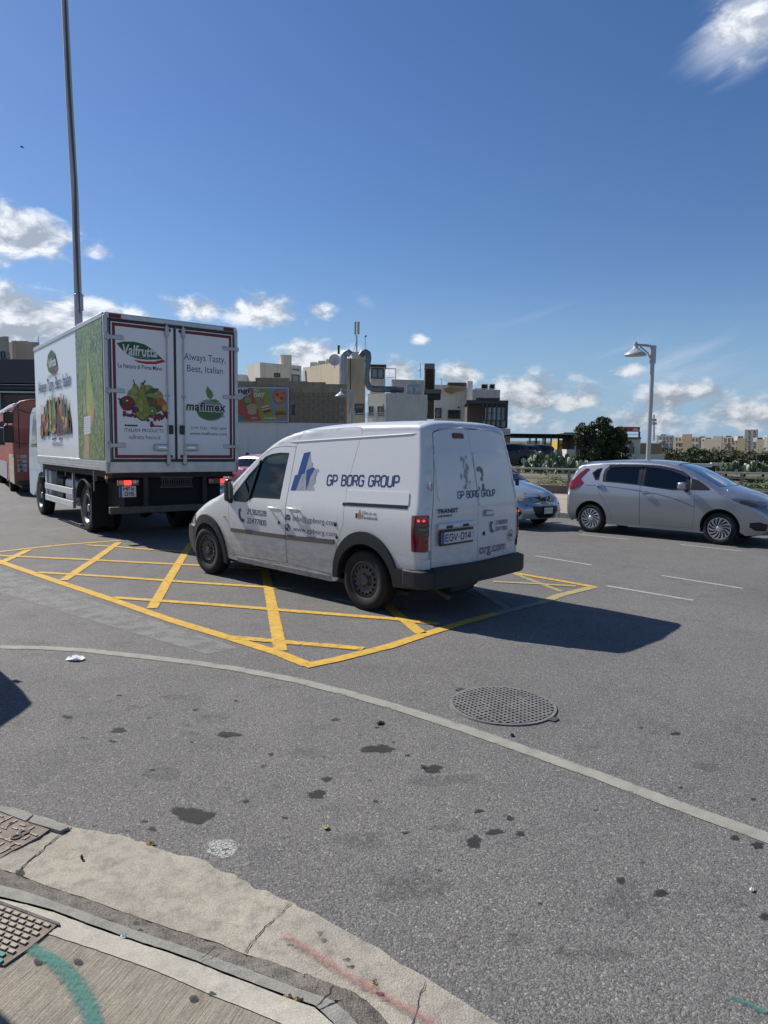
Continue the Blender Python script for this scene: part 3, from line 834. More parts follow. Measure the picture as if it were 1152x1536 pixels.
    patch(sk, 'door_seal', [('B', inset(sk.end_poly(xr, .515), -.0), [inset(sk.end_poly(xr, .515), .035)])], M_matt, root, d=.08, ds=.05, off=-.011, rim=0)
    # pressed blanks where the rear windows would be, framed by a fine groove
    pressL = rounded([(.66, 1.185), (.66, 1.66), (.085, 1.665), (.045, 1.175)], .05)
    pressR = rounded([(.058, 1.665), (-.545, 1.655), (-.60, 1.13), (.018, 1.10)], .06)
    for q in (pressL, pressR):
        patch(sk, 'door_panel', [('B', q, [])], M_white, root, d=.06, ds=.03, off=.009, rim=.012)
    # bonnet seam, windscreen, left front door with its window, sliding doors
    win = [(1.385, 1.085), (1.372, 1.30), (1.335, 1.625), (1.50, 1.628), (1.66, 1.61), (1.775, 1.575), (1.86, 1.51), (2.06, 1.345), (2.285, 1.115), (2.30, 1.045), (2.27, 1.01), (2.04, 1.01), (1.94, 1.055), (1.88, 1.075)]
    for ch in ('L', 'Rt'):
        patch(sk, 'front_door', [(ch, inset(fd, .0055), [win])], M_white, root, d=.06, ds=.04, rim=.02)
        patch(sk, 'sliding_door', [(ch, inset(sld, .0055), [])], M_white, root, d=.06, ds=.04, rim=.02, zs=zs)
        for q in (fd, sld): patch(sk, 'door_seal', [(ch, inset(q, -.012), [inset(q, .02)])], M_matt, root, d=.08, ds=.05, off=-.011, rim=0, zs=zs)
        patch(sk, 'window_seal', [(ch, inset(win, .0), [inset(win, .022)])], M_black, root, d=.05, ds=.04, off=-.004, rim=.01)
        wg = patch(sk, 'door_window', [(ch, inset(win, .015), [])], M_glass, root, d=.05, off=-.012, rim=0)
        patch(sk, 'quarter_bar', [(ch, [(1.845, 1.535), (1.865, 1.52), (2.005, 1.05), (1.975, 1.05)], [])], M_black, wg, d=.05, off=.010, rim=.015)
        patch(sk, 'quarter_panel', [(ch, [(1.99, 1.10), (2.02, 1.02), (2.255, 1.02), (2.275, 1.11), (2.12, 1.27), (2.02, 1.15)], [])], M_black, wg, d=.05, off=.006, rim=.01)
        for a, b in ((1.262, 2.33), (.44, 1.250)):
            p = rounded([(a, .632 if b > 2 else .652), (b, .622 if b > 2 else .628), (b, .672 if b > 2 else .682), (a, .682 if b > 2 else .708)], .012, 3)
            patch(sk, 'side_moulding', [(ch, p, [])], M_mould, root, d=.1, off=.018, rim=.02)
        patch(sk, 'sill_moulding', [(ch, [(.52, .235), (2.24, .25), (2.24, .31), (.52, .295)], [])], mat('sill_dirt', (.28, .27, .25), rough=.8, var=.3, vscale=9), root, d=.1, off=.006, rim=.012)
        # rail of the sliding door and the pressed field above it
        patch(sk, 'door_rail', [(ch, [(-.575, 1.103), (.335, 1.083), (.335, 1.112), (-.575, 1.135)], [])], M_black, root, d=.1, off=.004, rim=.008)
        patch(sk, 'rail_cover', [(ch, rounded([(-.585, 1.138), (.292, 1.118), (.292, 1.245), (-.58, 1.262)], .012, 3), [])], M_white, root, d=.08, off=.007, rim=.012)
        # roof gutter: long raised bead above the doors
        gb = [(x, 1.752 + (1.338 - x) * .047) for x in np.linspace(1.36, -.60, 20)]
        sgn = 1 if ch == 'L' else -1
        fnc = getattr(sk, ch)
        MB().tube([Vector(fnc(a, b)) + Vector((0, 0, 0)) for a, b in gb], [.003] + [.0085] * 18 + [.003], 6).build('roof_gutter', M_white, root, smooth=True)
        # wheel arch cladding
        def ring(cx, cz, ri, ro, a0, a1, m=26):
            o = [(cx + ro[0] * math.cos(t), cz + ro[1] * math.sin(t)) for t in np.linspace(R(a0), R(a1), m)]
            i = [(cx + ri[0] * math.cos(t), cz + ri[1] * math.sin(t)) for t in np.linspace(R(a1), R(a0), m)]
            return o + i
        patch(sk, 'wheel_arch', [(ch, ring(-.01, .30, (.405, .405), (.48, .535), 0, 176), [])], M_plastic, root, d=.06, ds=.04, off=.026, rim=.06)
        patch(sk, 'wheel_arch', [(ch, ring(2.91, .27, (.385, .42), (.455, .53), -4, 188), [])], M_plastic, root, d=.06, ds=.04, off=.026, rim=.06)
        # door handles: two stand-off grips each side
        for hx, hz in ((1.47, .968), (1.12, .982)):
            c = Vector(fnc(hx, hz)); hb = MB()
            cup = [(hx - .085, hz - .022), (hx + .085, hz - .02), (hx + .085, hz + .02), (hx - .085, hz + .02)]
            patch(sk, 'handle_cup', [(ch, rounded(cup, .018, 3), [])], M_greyprint, root, d=.05, off=.003, rim=.004)
            hb.tube([c + Vector((.095, 0, .012)), c + Vector((.08, sgn * .03, .014)), c + Vector((.03, sgn * .045, .012)), c + Vector((-.05, sgn * .045, .008)), c + Vector((-.09, sgn * .03, .0)), c + Vector((-.10, 0, -.006))], [.012, .016, .017, .017, .016, .012], 10)
            hb.build('door_handle', M_white, root, smooth=True)
        for lx, lz in ((1.385, .812), (.43, .868), (.405, .735)):
            c = Vector(fnc(lx, lz)); MB().lathe([(0, sgn * .006), (.012, sgn * .006), (.019, sgn * .003), (.02, -sgn * .004)], 16, 'Y', tuple(c)).build('lock_cap', M_black, root, smooth=True)
        patch(sk, 'side_repeater', [(ch, ell(2.475, .80, .022, .011, 14), [])], M_amber, root, d=.05, ds=.01, off=.008, rim=.01)
        # tail lamps wrapping round the rear corners
        tl = [(-.79, .695), (-.655, .695), (-.648, .80), (-.645, 1.045), (-.79, 1.055)]
        lamp = patch(sk, 'tail_light', [(ch, rounded([(xr + .003, .695), (-.655, .695), (-.645, 1.045), (xr + .003, 1.055)], .01, 2), [])], M_red, root, d=.03, ds=.02, off=.008, rim=.012, xs=XS)
        patch(sk, 'reversing_lens', [(ch, [(-.788, .85), (-.68, .85), (-.675, .93), (-.788, .93)], [])], M_smoke, lamp, d=.03, ds=.02, off=.011, rim=.004, xs=XS)
        patch(sk, 'indicator_lens', [(ch, [(-.788, .935), (-.675, .935), (-.672, .965), (-.788, .965)], [])], M_smoke, lamp, d=.03, ds=.02, off=.0105, rim=.004, xs=XS)
        for bx in (-.765, -.725):
            c = Vector(fnc(bx, 1.0)); MB().lathe([(0, sgn * .014), (.010, sgn * .012), (.012, 0)], 12, 'Y', tuple(c)).build('brake_bulb', M_redlit, lamp, smooth=True)
    patch(sk, 'windscreen_seal', [('T', ws, [inset(ws, .02)])], M_black, root, d=.07, off=-.002, rim=.01)
    patch(sk, 'windscreen', [('T', inset(ws, .012), [])], M_wind, root, d=.08, off=-.01, rim=0)
    bon = [(x, sk.yB(x) - .01) for x in np.linspace(2.60, 3.42, 12)]; bon = bon + [(x, -y) for x, y in bon[::-1]]
    patch(sk, 'bonnet', [('T', bon, [])], M_white, root, d=.08, off=.004, rim=.006)
    # rear bumper: deep, dark, wrapping the corners
    patch(sk, 'rear_bumper', [('B', [(-.80, .335), (.80, .335), (.78, .36), (.78, .525), (-.78, .525), (-.78, .36)], []), ], M_plastic, root, d=.07, off=.085, rim=.09)
    for ch in ('L', 'Rt'):
        patch(sk, 'rear_bumper', [(ch, [(xr + .001, .335), (-.42, .315), (-.42, .50), (-.60, .515), (xr + .001, .525)], [])], M_plastic, root, d=.04, ds=.03, off=.03, rim=.04, xs=XS)
        sgn = 1 if ch == 'L' else -1
        b = MB(); pts = [(-.875, sgn * .775), (-.85, sgn * .86), (-.80, sgn * .905), (-.70, sgn * .915), (-.55, sgn * .915), (-.55, sgn * .80), (-.82, sgn * .70)]
        b.prism(pts, .34, .515); b.build('bumper_corner', M_plastic, root, bevel=.02, bseg=3)
    MB().box(-.89, -.80, -.76, .76, .50, .528).build('bumper_step', M_plastic, root, bevel=.01)
    MB().box(-.70, -.5, -.12, .30, .20, .30).build('chassis_box', M_darkmetal, root, bevel=.02)
    MB().tube([(.3, .30, .26), (-.4, .34, .27), (-.62, .42, .24), (-.80, .47, .20)], .026, 12).build('exhaust_pipe', mat('rusty_pipe', (.10, .08, .065), rough=.75, var=.35), root, smooth=True)
    MB().box(-.45, 3.2, -.70, .70, .20, .24).build('underbody', M_darkmetal, root)
    MB().tube([(0, -.72, .28), (0, .72, .28)], .05, 10).build('rear_axle', M_darkmetal, root, smooth=True)
    # front: bumper, grille, lamps
    patch(sk, 'front_bumper', [('F', [(-.62, .26), (.62, .26), (.64, .56), (-.64, .56)], [])], M_plastic, root, d=.08, off=.05, rim=.06)
    for ch in ('L', 'Rt'):
        patch(sk, 'front_bumper', [(ch, [(3.36, .24), (xf, .24), (xf, .60), (3.30, .60)], [])], M_plastic, root, d=.05, off=.028, rim=.04, xs=XS)
        patch(sk, 'headlight', [(ch, [(3.28, .66), (3.62, .62), (3.55, .70), (3.30, .82)], [])], M_clear, root, d=.04, off=.008, rim=.02, xs=XS)
    # inside: dark cargo hold, cab floor, dashboard, seats
    MB().box(-.70, 1.16, -.66, .66, .30, 1.72).build('cargo_bulkhead', M_matt, root)
    MB().box(1.16, 2.45, -.80, .80, .28, .50).build('cab_floor', M_matt, root)
    MB().box(2.0, 2.5, -.78, .78, .55, 1.02).build('dashboard', mat('dash_plastic', (.05, .06, .06), rough=.7), root, bevel=.06, bseg=3)
    seat(root, 1.62, .42); seat(root, 1.62, -.42); steering(root, 2.0, -.40, 1.03)
    MB().box(1.17, 1.20, -.66, .66, .3, 1.70).build('cab_lining', mat('cab_lining', (.10, .11, .11), rough=.9), root)
    # mirrors
    for sgn in (1, -1):
        b = MB(); b.box(2.29, 2.41, .875, .96, 1.0, 1.29); mo = b.build('wing_mirror', M_black, root, bevel=.045, bseg=4)
        if sgn < 0:
            for vv in mo.data.vertices: vv.co.y *= -1
        MB().box(2.31, 2.40, sgn * .83 if sgn > 0 else -.90, .90 if sgn > 0 else -.83, .98, 1.05).build('mirror_arm', M_black, mo, bevel=.015)
        MB().box(2.282, 2.288, sgn * .89 if sgn > 0 else -.95, .95 if sgn > 0 else -.89, 1.04, 1.26).build('mirror_glass', M_chrome, mo)
    # wheels
    for x, y in ((0, .785), (0, -.785), (2.912, .775), (2.912, -.775)): wheel(root, x, y, .318, .195, 'steel')
    # rear door hinges, handle, plate, lights
    for hz in (1.33, .66):
        for sgn in (1, -1):
            b = MB(); yy = sgn * .768; b.box(-.795, -.775, min(yy - .018, yy + .018), max(yy - .018, yy + .018), hz - .035, hz + .035); b.tube([(-.795, sgn * .78, hz - .04), (-.795, sgn * .78, hz + .04)], .010, 8)
            b.build('door_hinge', M_greyprint if sgn > 0 else M_black, root, bevel=.004)
    B = lambda y, z, o=.0: (sk.B(y, z)[0] - o, y, z)
    patch(sk, 'handle_cup', [('B', rounded([(-.055, 1.065), (-.265, 1.05), (-.265, .985), (-.055, .99)], .03, 4), [])], M_greyprint, root, d=.03, ds=.015, off=.006, rim=.008)
    MB().box(-.853, -.835, -.25, -.09, 1.01, 1.045).build('door_handle', M_white, root, bevel=.008)
    tr = MB(); tr.box(-.862, -.82, .10, .70, .915, .965); tr.build('plate_light_bar', M_white, root, bevel=.012)
    for yy in (.56, .29): MB().box(-.872, -.855, yy - .045, yy + .045, .918, .945).build('plate_light', M_black, root, bevel=.004)
    pl = MB(); pl.box(-.848, -.83, .135, .685, .745, .90); plo = pl.build('plate_holder', M_black, root, bevel=.006)
    MB().box(-.853, -.846, .150, .670, .767, .877).build('number_plate', M_plate, plo)
    MB().box(-.8545, -.8525, .628, .670, .767, .877).build('plate_band', M_plateblue, plo)
    Pf = lambda u, v: (-.8548, -u, v)
    stroke_text('EGV', Pf, -.615, .785, .205, .074, M_blackprint, plo, st=.17)
    stroke_text('014', Pf, -.365, .785, .185, .074, M_blackprint, plo, st=.17)
    MB().box(-.856, -.8535, .382, .394, .816, .828).build('plate_dot', M_blackprint, plo)
    c = B(-.085, .81); MB().lathe([(0, -.008), (.018, -.008), (.024, -.004), (.024, .01)], 16, 'X', c).build('lock_cap', M_black, root, smooth=True)
    patch(sk, 'high_brake_light', [('B', rounded([(.335, 1.853), (.165, 1.85), (.165, 1.80), (.335, 1.80)], .012, 3), [])], mat('dull_red_lens', (.12, .02, .02), rough=.3), root, d=.05, off=.012, rim=.014)
    # ---- lettering. left flank: u runs towards the tail
    def Ls(off=.004): return lambda u, v: (sk.L(-u, v)[0], sk.L(-u, v)[1] + off, v)
    f = Ls(.0016); lw = M_navy
    stroke_text('GP BORG GROUP', lambda u, v: f(u, v + (u + .62) * .028), -.635, 1.275, 1.055, .125, lw, root, st=.15)
    stroke_text('21382028', f, -2.00, .868, .38, .066, mat('slate_print', (.045, .05, .08), rough=.5), root, st=.16)
    stroke_text('22477800', f, -2.00, .756, .38, .066, MATS['slate_print'], root, st=.16)
    lettering('info@gpborg.com', f, -1.135, .838, .735, .085, MATS['slate_print'], root)
    lettering('www.gpborg.com', f, -1.128, .722, .73, .072, MATS['slate_print'], root)
    lettering('Like us on', f, -.03, 1.01, .20, .036, M_blackprint, root, bold=.004)
    lettering('Facebook', f, -.03, .962, .225, .038, M_blackprint, root, bold=.004)
    hand = [(-.125, .965), (-.10, .965), (-.10, 1.015), (-.125, 1.015)]
    shape2d([hand], f, M_blackprint, root, 'thumb_print')
    f2 = Ls(.0022)
    shape2d([rounded([(-.098, .965), (-.045, .967), (-.04, 1.015), (-.058, 1.02), (-.064, 1.055), (-.078, 1.055), (-.08, 1.02), (-.098, 1.01)], .006, 2)], f2, mat('thumb_tan', (.34, .22, .12), rough=.5), root, 'thumb_print')
    # handset, envelope and globe signs
    hs = [(-2.165, .925), (-2.13, .93), (-2.12, .905), (-2.14, .885), (-2.135, .835), (-2.10, .80), (-2.075, .805), (-2.05, .785), (-2.07, .757), (-2.115, .765), (-2.155, .80), (-2.178, .855), (-2.178, .90)]
    shape2d([hs], f, M_navy, root, 'handset_sign')
    shape2d([[(-1.268, .858), (-1.178, .858), (-1.178, .918), (-1.268, .918)]], f, M_navy, root, 'envelope_sign')
    env = [[(-1.268, .912), (-1.223, .880), (-1.178, .912), (-1.178, .905), (-1.223, .873), (-1.268, .905)]]
    shape2d([[(-1.268, .912), (-1.223, .880), (-1.223, .873), (-1.268, .905)], [(-1.223, .880), (-1.178, .912), (-1.178, .905), (-1.223, .873)]], f2, M_whiteclean, root, 'envelope_fold')
    shape2d([ell(-1.226, .768, .045, .042)], f, M_navy, root, 'globe_sign')
    shape2d([[(-1.255, .785), (-1.232, .80), (-1.218, .785), (-1.235, .765), (-1.25, .765)], [(-1.215, .765), (-1.198, .775), (-1.195, .75), (-1.215, .74)]], f2, M_whiteclean, root, 'globe_land')
    # tower emblem (blue and grey blocks)
    f3 = Ls(.003)
    def vp(a, b):
        d = Vector(ray(270 + a * .5567, 600 + b * .5567)); c_, s_ = math.cos(VAN_P[2]), math.sin(VAN_P[2]); nx_, ny_ = -s_, c_
        t_ = (.79 + nx_ * VAN_P[0] + ny_ * VAN_P[1]) / (nx_ * d.x + ny_ * d.y); X_, Y_ = d.x * t_ - VAN_P[0], d.y * t_ - VAN_P[1]
        return (-(X_ * c_ + Y_ * s_), CAM_H + d.z * t_)
    E_ = lambda pl: [vp(*q) for q in pl]
    shape2d([E_(q) for q in ([(347, 140), (352, 166), (358, 169), (358, 181), (343, 190), (345, 214), (350, 243), (322, 243), (331, 199), (338, 198)], [(358, 184), (377, 187), (370, 205), (372, 222), (366, 230), (372, 243), (350, 243)])], f, M_greyprint, root, 'emblem_grey_face')  # printed grey faces of the blocks
    shape2d([E_(q) for q in ([(330, 143), (347, 139), (339, 199), (321, 199)], [(314, 203), (333, 197), (322, 243), (308, 243)], [(343, 190), (358, 181), (366, 184), (357, 205), (350, 243), (346, 220)])], f2, M_blue, root, 'emblem_block')
    # back doors: u runs to the right = -y
    fb = lambda u, v: (sk.B(-u, v)[0] - .0125, -u, v)
    stroke_text('GP BORG GROUP', fb, -.375, 1.195, .67, .078, mat('pale_navy_print', (.055, .075, .20), rough=.5), root, st=.15)
    stroke_text('21382028', fb, .295, .885, .255, .045, MATS['pale_navy_print'], root, st=.17)
    stroke_text('22477800', fb, .295, .815, .255, .045, MATS['pale_navy_print'], root, st=.17)
    lettering('org.com', fb, .0, .565, .515, .10, M_navy, root)
    shape2d([[(.20, .93), (.235, .93), (.238, .905), (.22, .895), (.222, .855), (.245, .835), (.262, .82), (.245, .80), (.215, .815), (.195, .85), (.19, .90)]], fb, MATS['pale_navy_print'], root, 'handset_sign')
    ring_ = ell(.625, .745, .062, .062, 28); rin = ell(.625, .745, .055, .055, 28)
    mb = MB(); mb.add([fb(*q) for q in ring_] + [fb(*q) for q in rin], [(i, (i + 1) % 28, 28 + (i + 1) % 28, 28 + i) for i in range(28)]); mb.build('speed_sign_ring', M_blackprint, root, fix=False)
    lettering('84', fb, .588, .718, .075, .055, M_blackprint, root, bold=.006)
    lettering('TRANSIT', fb, -.69, 1.062, .315, .045, M_blackprint, root, bold=.03, name='lettering')
    lettering('connect', fb, -.682, 1.025, .215, .026, M_blackprint, root, bold=.02)
    # scraps of a peeled emblem on the doors
    rg = random.Random(3); sc = []
    for i in range(34):
        cx = -.215 + rg.gauss(0, .035); cz = 1.30 + rg.random() * .33; s_ = .006 + rg.random() * .016
        sc.append([(cx + s_ * math.cos(a) * rg.uniform(.5, 1.3), cz + s_ * 1.6 * math.sin(a) * rg.uniform(.5, 1.3)) for a in np.linspace(0, 2 * PI, 7)[:-1]])
    shape2d(sc, fb, M_greyprint, root, 'peeled_print')
    shape2d([[(-.03, 1.50), (.03, 1.52), (.085, 1.49), (.09, 1.42), (.055, 1.40), (.06, 1.44), (.02, 1.47), (-.01, 1.46)], [(.03, 1.40), (.075, 1.41), (.07, 1.36), (.035, 1.37)], [(.06, 1.34), (.09, 1.33), (.10, 1.27), (.04, 1.27)], [(-.02, 1.30), (.0, 1.31), (.01, 1.27), (-.01, 1.27)]], fb, M_ghost, root, 'peeled_print')
    return root


build_van()


# ------------------------------------------------------------------ hatchback cars
def build_hatch(root, paint, prof, det, glass=None, wheels='swirl', r=.30):
    glass = glass or M_tint
    xr, xf = prof['xr'], prof['xf']; rk = rear_k(xr, .16, .84)
    def k(x):
        v = rk(x)
        if x > xf - .85: v *= 1 - .30 * ((x - xf + .85) / .85) ** 2.4
        return v
    W = prof['W']
    sk = Skin(xr, xf, prof['zt'], W, k, prof['h'], prof['n'], lean_r=prof.get('lr'), lean_f=prof.get('lf'), bulge=(.05, .14))
    XS = sk.xs(); fw = prof['wb']
    def arch(cx, rr, a0, a1, m=18): return [(cx + rr * math.cos(t), r + .02 + rr * math.sin(t)) for t in np.linspace(R(a0), R(a1), m)]
    ra = r + .045
    low = [(xr, .28), (-ra - .12, .22)] + arch(0, ra, 190, -14) + [(ra + .06, .20), (fw - ra - .06, .20)] + arch(fw, ra, 194, -10) + [(fw + ra + .1, .20), (xf, .22)]
    side = low + [(x, sk.zB(x)) for x in XS][::-1]
    Th = [(x, sk.yB(x)) for x in XS] + [(x, -sk.yB(x)) for x in XS][::-1]
    D = det
    wins = [D['w_rear'], D['w_front'], D['w_quarter'], D['w_tri']]
    holes = [D['opening']] if 'opening' in D else []
    doors = D['doors']
    both = D['both']
    dayl = D['daylight']     # one dark frame area containing all side glass
    bw = D['windscreen']; tg = D['tailgate_glass']
    cre = D.get('crease', [])
    zs = None
    yq = [sk.W(1.42) * q for q in (.74, .66, .56, .44)]
    specs = [('L', side, [both, D['w_quarter_hole']]), ('Rt', side, [both, D['w_quarter_hole']]), ('T', Th, [bw, tg]), ('B', sk.end_poly(xr, .28), []), ('F', sk.end_poly(xf, .22), [])]
    patch(sk, 'body', specs, paint, root, d=.06, ds=.04, rim=.02, xs=XS, ys=yq + [-q for q in yq], angle=R(38), extra=sk.edge_lines(XS))
    for ch in ('L', 'Rt'):
        sg = 1 if ch == 'L' else -1; fn = getattr(sk, ch)
        for i, dr in enumerate(doors):
            dn = 'rear_door' if i == 0 else 'front_door'
            patch(sk, dn, [(ch, inset(dr, .004), [inset(D['dwin'][i], .0)])], paint, root, d=.05, ds=.035, rim=.02)
            patch(sk, 'door_seal', [(ch, inset(dr, -.012), [inset(dr, .02)])], M_matt, root, d=.08, ds=.05, off=-.010, rim=0)
            patch(sk, 'window_frame', [(ch, inset(D['dwin'][i], .0), [D['w_rear'] if i == 0 else D['w_front']])], M_black, root, d=.05, ds=.035, off=-.003, rim=.008)
        for nm, q in (('side_window', D['w_rear']), ('side_window', D['w_front']), ('quarter_window', D['w_quarter'])):
            patch(sk, nm, [(ch, inset(q, -.006), [])], glass, root, d=.05, ds=.04, off=-.010, rim=0)
        patch(sk, 'quarter_frame', [(ch, D['w_quarter_hole'], [D['w_quarter']])], M_black, root, d=.05, ds=.03, off=-.003, rim=.006)
        patch(sk, 'front_quarter', [(ch, D['w_tri'], [])], M_black, root, d=.05, ds=.03, off=.004, rim=.008)
        if 'visor' in D:
            for q in D['visor']: patch(sk, 'rain_visor', [(ch, q, [])], mat('smoked_visor', (.03, .03, .032), rough=.12, coat=1), root, d=.05, ds=.03, off=.022, rim=.02)
        # handles
        for hx, hz in D['handles']:
            c = Vector(fn(hx, hz)); patch(sk, 'handle_cup', [(ch, ell(hx, hz, .075, .028, 16), [])], M_black, root, d=.04, ds=.02, off=.002, rim=.003)
            MB().tube([c + Vector((.085, 0, .0)), c + Vector((.07, sg * .028, .004)), c + Vector((-.05, sg * .034, .004)), c + Vector((-.08, sg * .015, .0)), c + Vector((-.09, 0, 0))], [.012, .015, .015, .013, .01], 8).build('door_handle', M_chrome if D.get('chrome') else paint, root, smooth=True)
        # shoulder crease: its shade put into the colour of a thin dark strip
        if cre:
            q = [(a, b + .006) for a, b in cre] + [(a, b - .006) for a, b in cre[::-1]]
            patch(sk, 'crease_shade_strip', [(ch, q, [])], mat('painted_crease_shade', (.07, .072, .078), rough=.5), root, d=.08, ds=.05, off=.0025, rim=.003)
        # lights
        tl = patch(sk, 'tail_light', [(ch, D['tail'], [])], M_red, root, d=.035, ds=.025, off=.012, rim=.016, xs=XS)
        hl = patch(sk, 'headlight', [(ch, D['head'], [])], D.get('head_mat', M_clear), root, d=.04, ds=.025, off=.008, rim=.014, xs=XS)
        if 'head_dark' in D: patch(sk, 'lamp_bezel', [(ch, D['head_dark'], [])], M_smoke, hl, d=.04, ds=.02, off=.011, rim=.004, xs=XS)
        # mirror on a stalk
        mx, mz = D['mirror']; c = Vector(fn(mx, mz))
        b = MB(); b.box(mx - .05, mx + .09, c.y + sg * .05 if sg > 0 else c.y - .25, c.y + .25 if sg > 0 else c.y - .05, mz + .0, mz + .145)
        mo = b.build('wing_mirror', paint, root, bevel=.045, bseg=4)
        MB().tube([c + Vector((.03, -sg * .02, -.02)), c + Vector((.04, sg * .10, .02))], [.04, .03], 8).build('mirror_arm', M_black, mo, smooth=True)
        MB().box(mx - .056, mx - .05, c.y + sg * .07 if sg > 0 else c.y - .23, c.y + .23 if sg > 0 else c.y - .07, mz + .02, mz + .125).build('mirror_glass', M_chrome, mo)
        patch(sk, 'wheel_well', [(ch, [(0 + (ra + .004) * math.cos(t), r + .02 + (ra + .004) * math.sin(t)) for t in np.linspace(R(-12), R(192), 24)] + [(ra * -.93 * math.cos(t), r + .02 + ra * .93 * math.sin(t)) for t in np.linspace(R(-12), R(192), 24)], [])], M_matt, root, d=.06, ds=.04, off=-.02, rim=.05)
        patch(sk, 'wheel_well', [(ch, [(fw + (ra + .004) * math.cos(t), r + .02 + (ra + .004) * math.sin(t)) for t in np.linspace(R(-8), R(192), 24)] + [(fw + ra * -.93 * math.cos(t), r + .02 + ra * .93 * math.sin(t)) for t in np.linspace(R(-12), R(188), 24)], [])], M_matt, root, d=.06, ds=.04, off=-.02, rim=.05)
        if 'fog_side' in D: patch(sk, 'fog_recess', [(ch, D['fog_side'], [])], M_black, root, d=.04, ds=.025, off=.004, rim=.006, xs=XS)
    patch(sk, 'windscreen', [('T', inset(bw, .006), [])], M_wind, root, d=.08, off=-.008, rim=0)
    patch(sk, 'windscreen_border', [('T', inset(bw, .0), [inset(bw, .03)])], M_black, root, d=.08, off=-.004, rim=.008)
    patch(sk, 'rear_window', [('T', inset(tg, .006), [])], glass, root, d=.06, off=-.006, rim=0)
    bon = D['bonnet']; patch(sk, 'bonnet', [('T', bon, [])], paint, root, d=.06, ds=.04, off=.005, rim=.008)
    # hidden inside: floor, dash, seats
    MB().box(xr + .25, fw - .45, -.70, .70, .22, .34).build('cabin_floor', M_matt, root)
    MB().box(fw - .75, fw - .40, -.66, .66, .5, .96).build('dashboard', M_darkmetal, root, bevel=.05)
    MB().box(-.40, .10, -.62, .62, .3, .85).build('load_space', M_matt, root)
    for sx, sy in ((.55, .33), (.55, -.33), (1.35, .36), (1.35, -.36)): seat(root, sx, sy)
    steering(root, fw - .75, -.36, .92)
    MB().box(-.42, fw + .55, -.62, .62, .19, .23).build('underbody', M_darkmetal, root)
    for x, y in ((0, .745), (0, -.745), (fw, .735), (fw, -.735)): wheel(root, x, y, r, .185, wheels)
    return sk


HONDA = dict(xr=-.60, xf=3.32, wb=2.53,
    zt=[(-.60, 1.03), (-.57, 1.10), (-.50, 1.24), (-.42, 1.37), (-.36, 1.425), (-.25, 1.455), (0, 1.487), (.4, 1.515), (.9, 1.525), (1.3, 1.51), (1.6, 1.465), (1.9, 1.355), (2.2, 1.20), (2.45, 1.075), (2.62, 1.02), (2.85, .955), (3.05, .88), (3.2, .79), (3.32, .66)],
    W=[(.15, .80), (.25, .815), (.40, .838), (.6, .848), (.8, .846), (.92, .832), (1.0, .808), (1.1, .775), (1.25, .722), (1.38, .668), (1.5, .62)],
    h=[(-.6, .14), (-.3, .09), (.8, .09), (1.7, .09), (2.3, .10), (2.6, .16), (3.32, .2)], n=[(-.6, 2.4), (.8, 2.4), (2.3, 2.3), (3.32, 2.3)],
    lr=[(.2, .06), (.45, 0), (.75, 0), (1.0, .03), (1.2, .05)], lf=[(.2, -.09), (.42, 0), (.65, 0), (1.0, -.06)])
wr = [(.285, 1.083), (.27, 1.20), (.27, 1.29), (.34, 1.342), (.60, 1.362), (.935, 1.368), (.945, 1.20), (.95, 1.045), (.60, 1.068)]
wf = [(1.085, 1.022), (1.075, 1.20), (1.07, 1.368), (1.30, 1.358), (1.55, 1.322), (1.74, 1.272), (1.87, 1.215), (1.885, 1.10), (1.87, 1.005), (1.66, .985), (1.35, 1.0)]
dwr = [(.215, 1.060), (.20, 1.20), (.215, 1.315), (.30, 1.392), (.60, 1.405), (1.005, 1.412), (1.01, 1.20), (1.014, 1.02), (.60, 1.045)]
dwf = [(1.022, 1.018), (1.018, 1.20), (1.013, 1.412), (1.32, 1.402), (1.58, 1.362), (1.78, 1.305), (1.93, 1.225), (1.97, 1.10), (1.985, .975), (1.66, .955), (1.35, .985)]
rd_ = [(.13, 1.03), (.14, 1.25), (.19, 1.37), (.30, 1.412), (.60, 1.423), (1.010, 1.430), (1.016, 1.02), (1.035, .6), (1.04, .255), (.465, .262), (.43, .42), (.33, .62), (.20, .80), (.14, .92)]
fd_ = [(1.010, 1.430), (1.33, 1.420), (1.60, 1.38), (1.80, 1.322), (1.96, 1.245), (2.03, 1.10), (2.07, .965), (2.085, .66), (2.055, .265), (1.04, .255), (1.035, .6), (1.016, 1.02)]
both_ = rd_[:5] + fd_[:10] + rd_[9:]
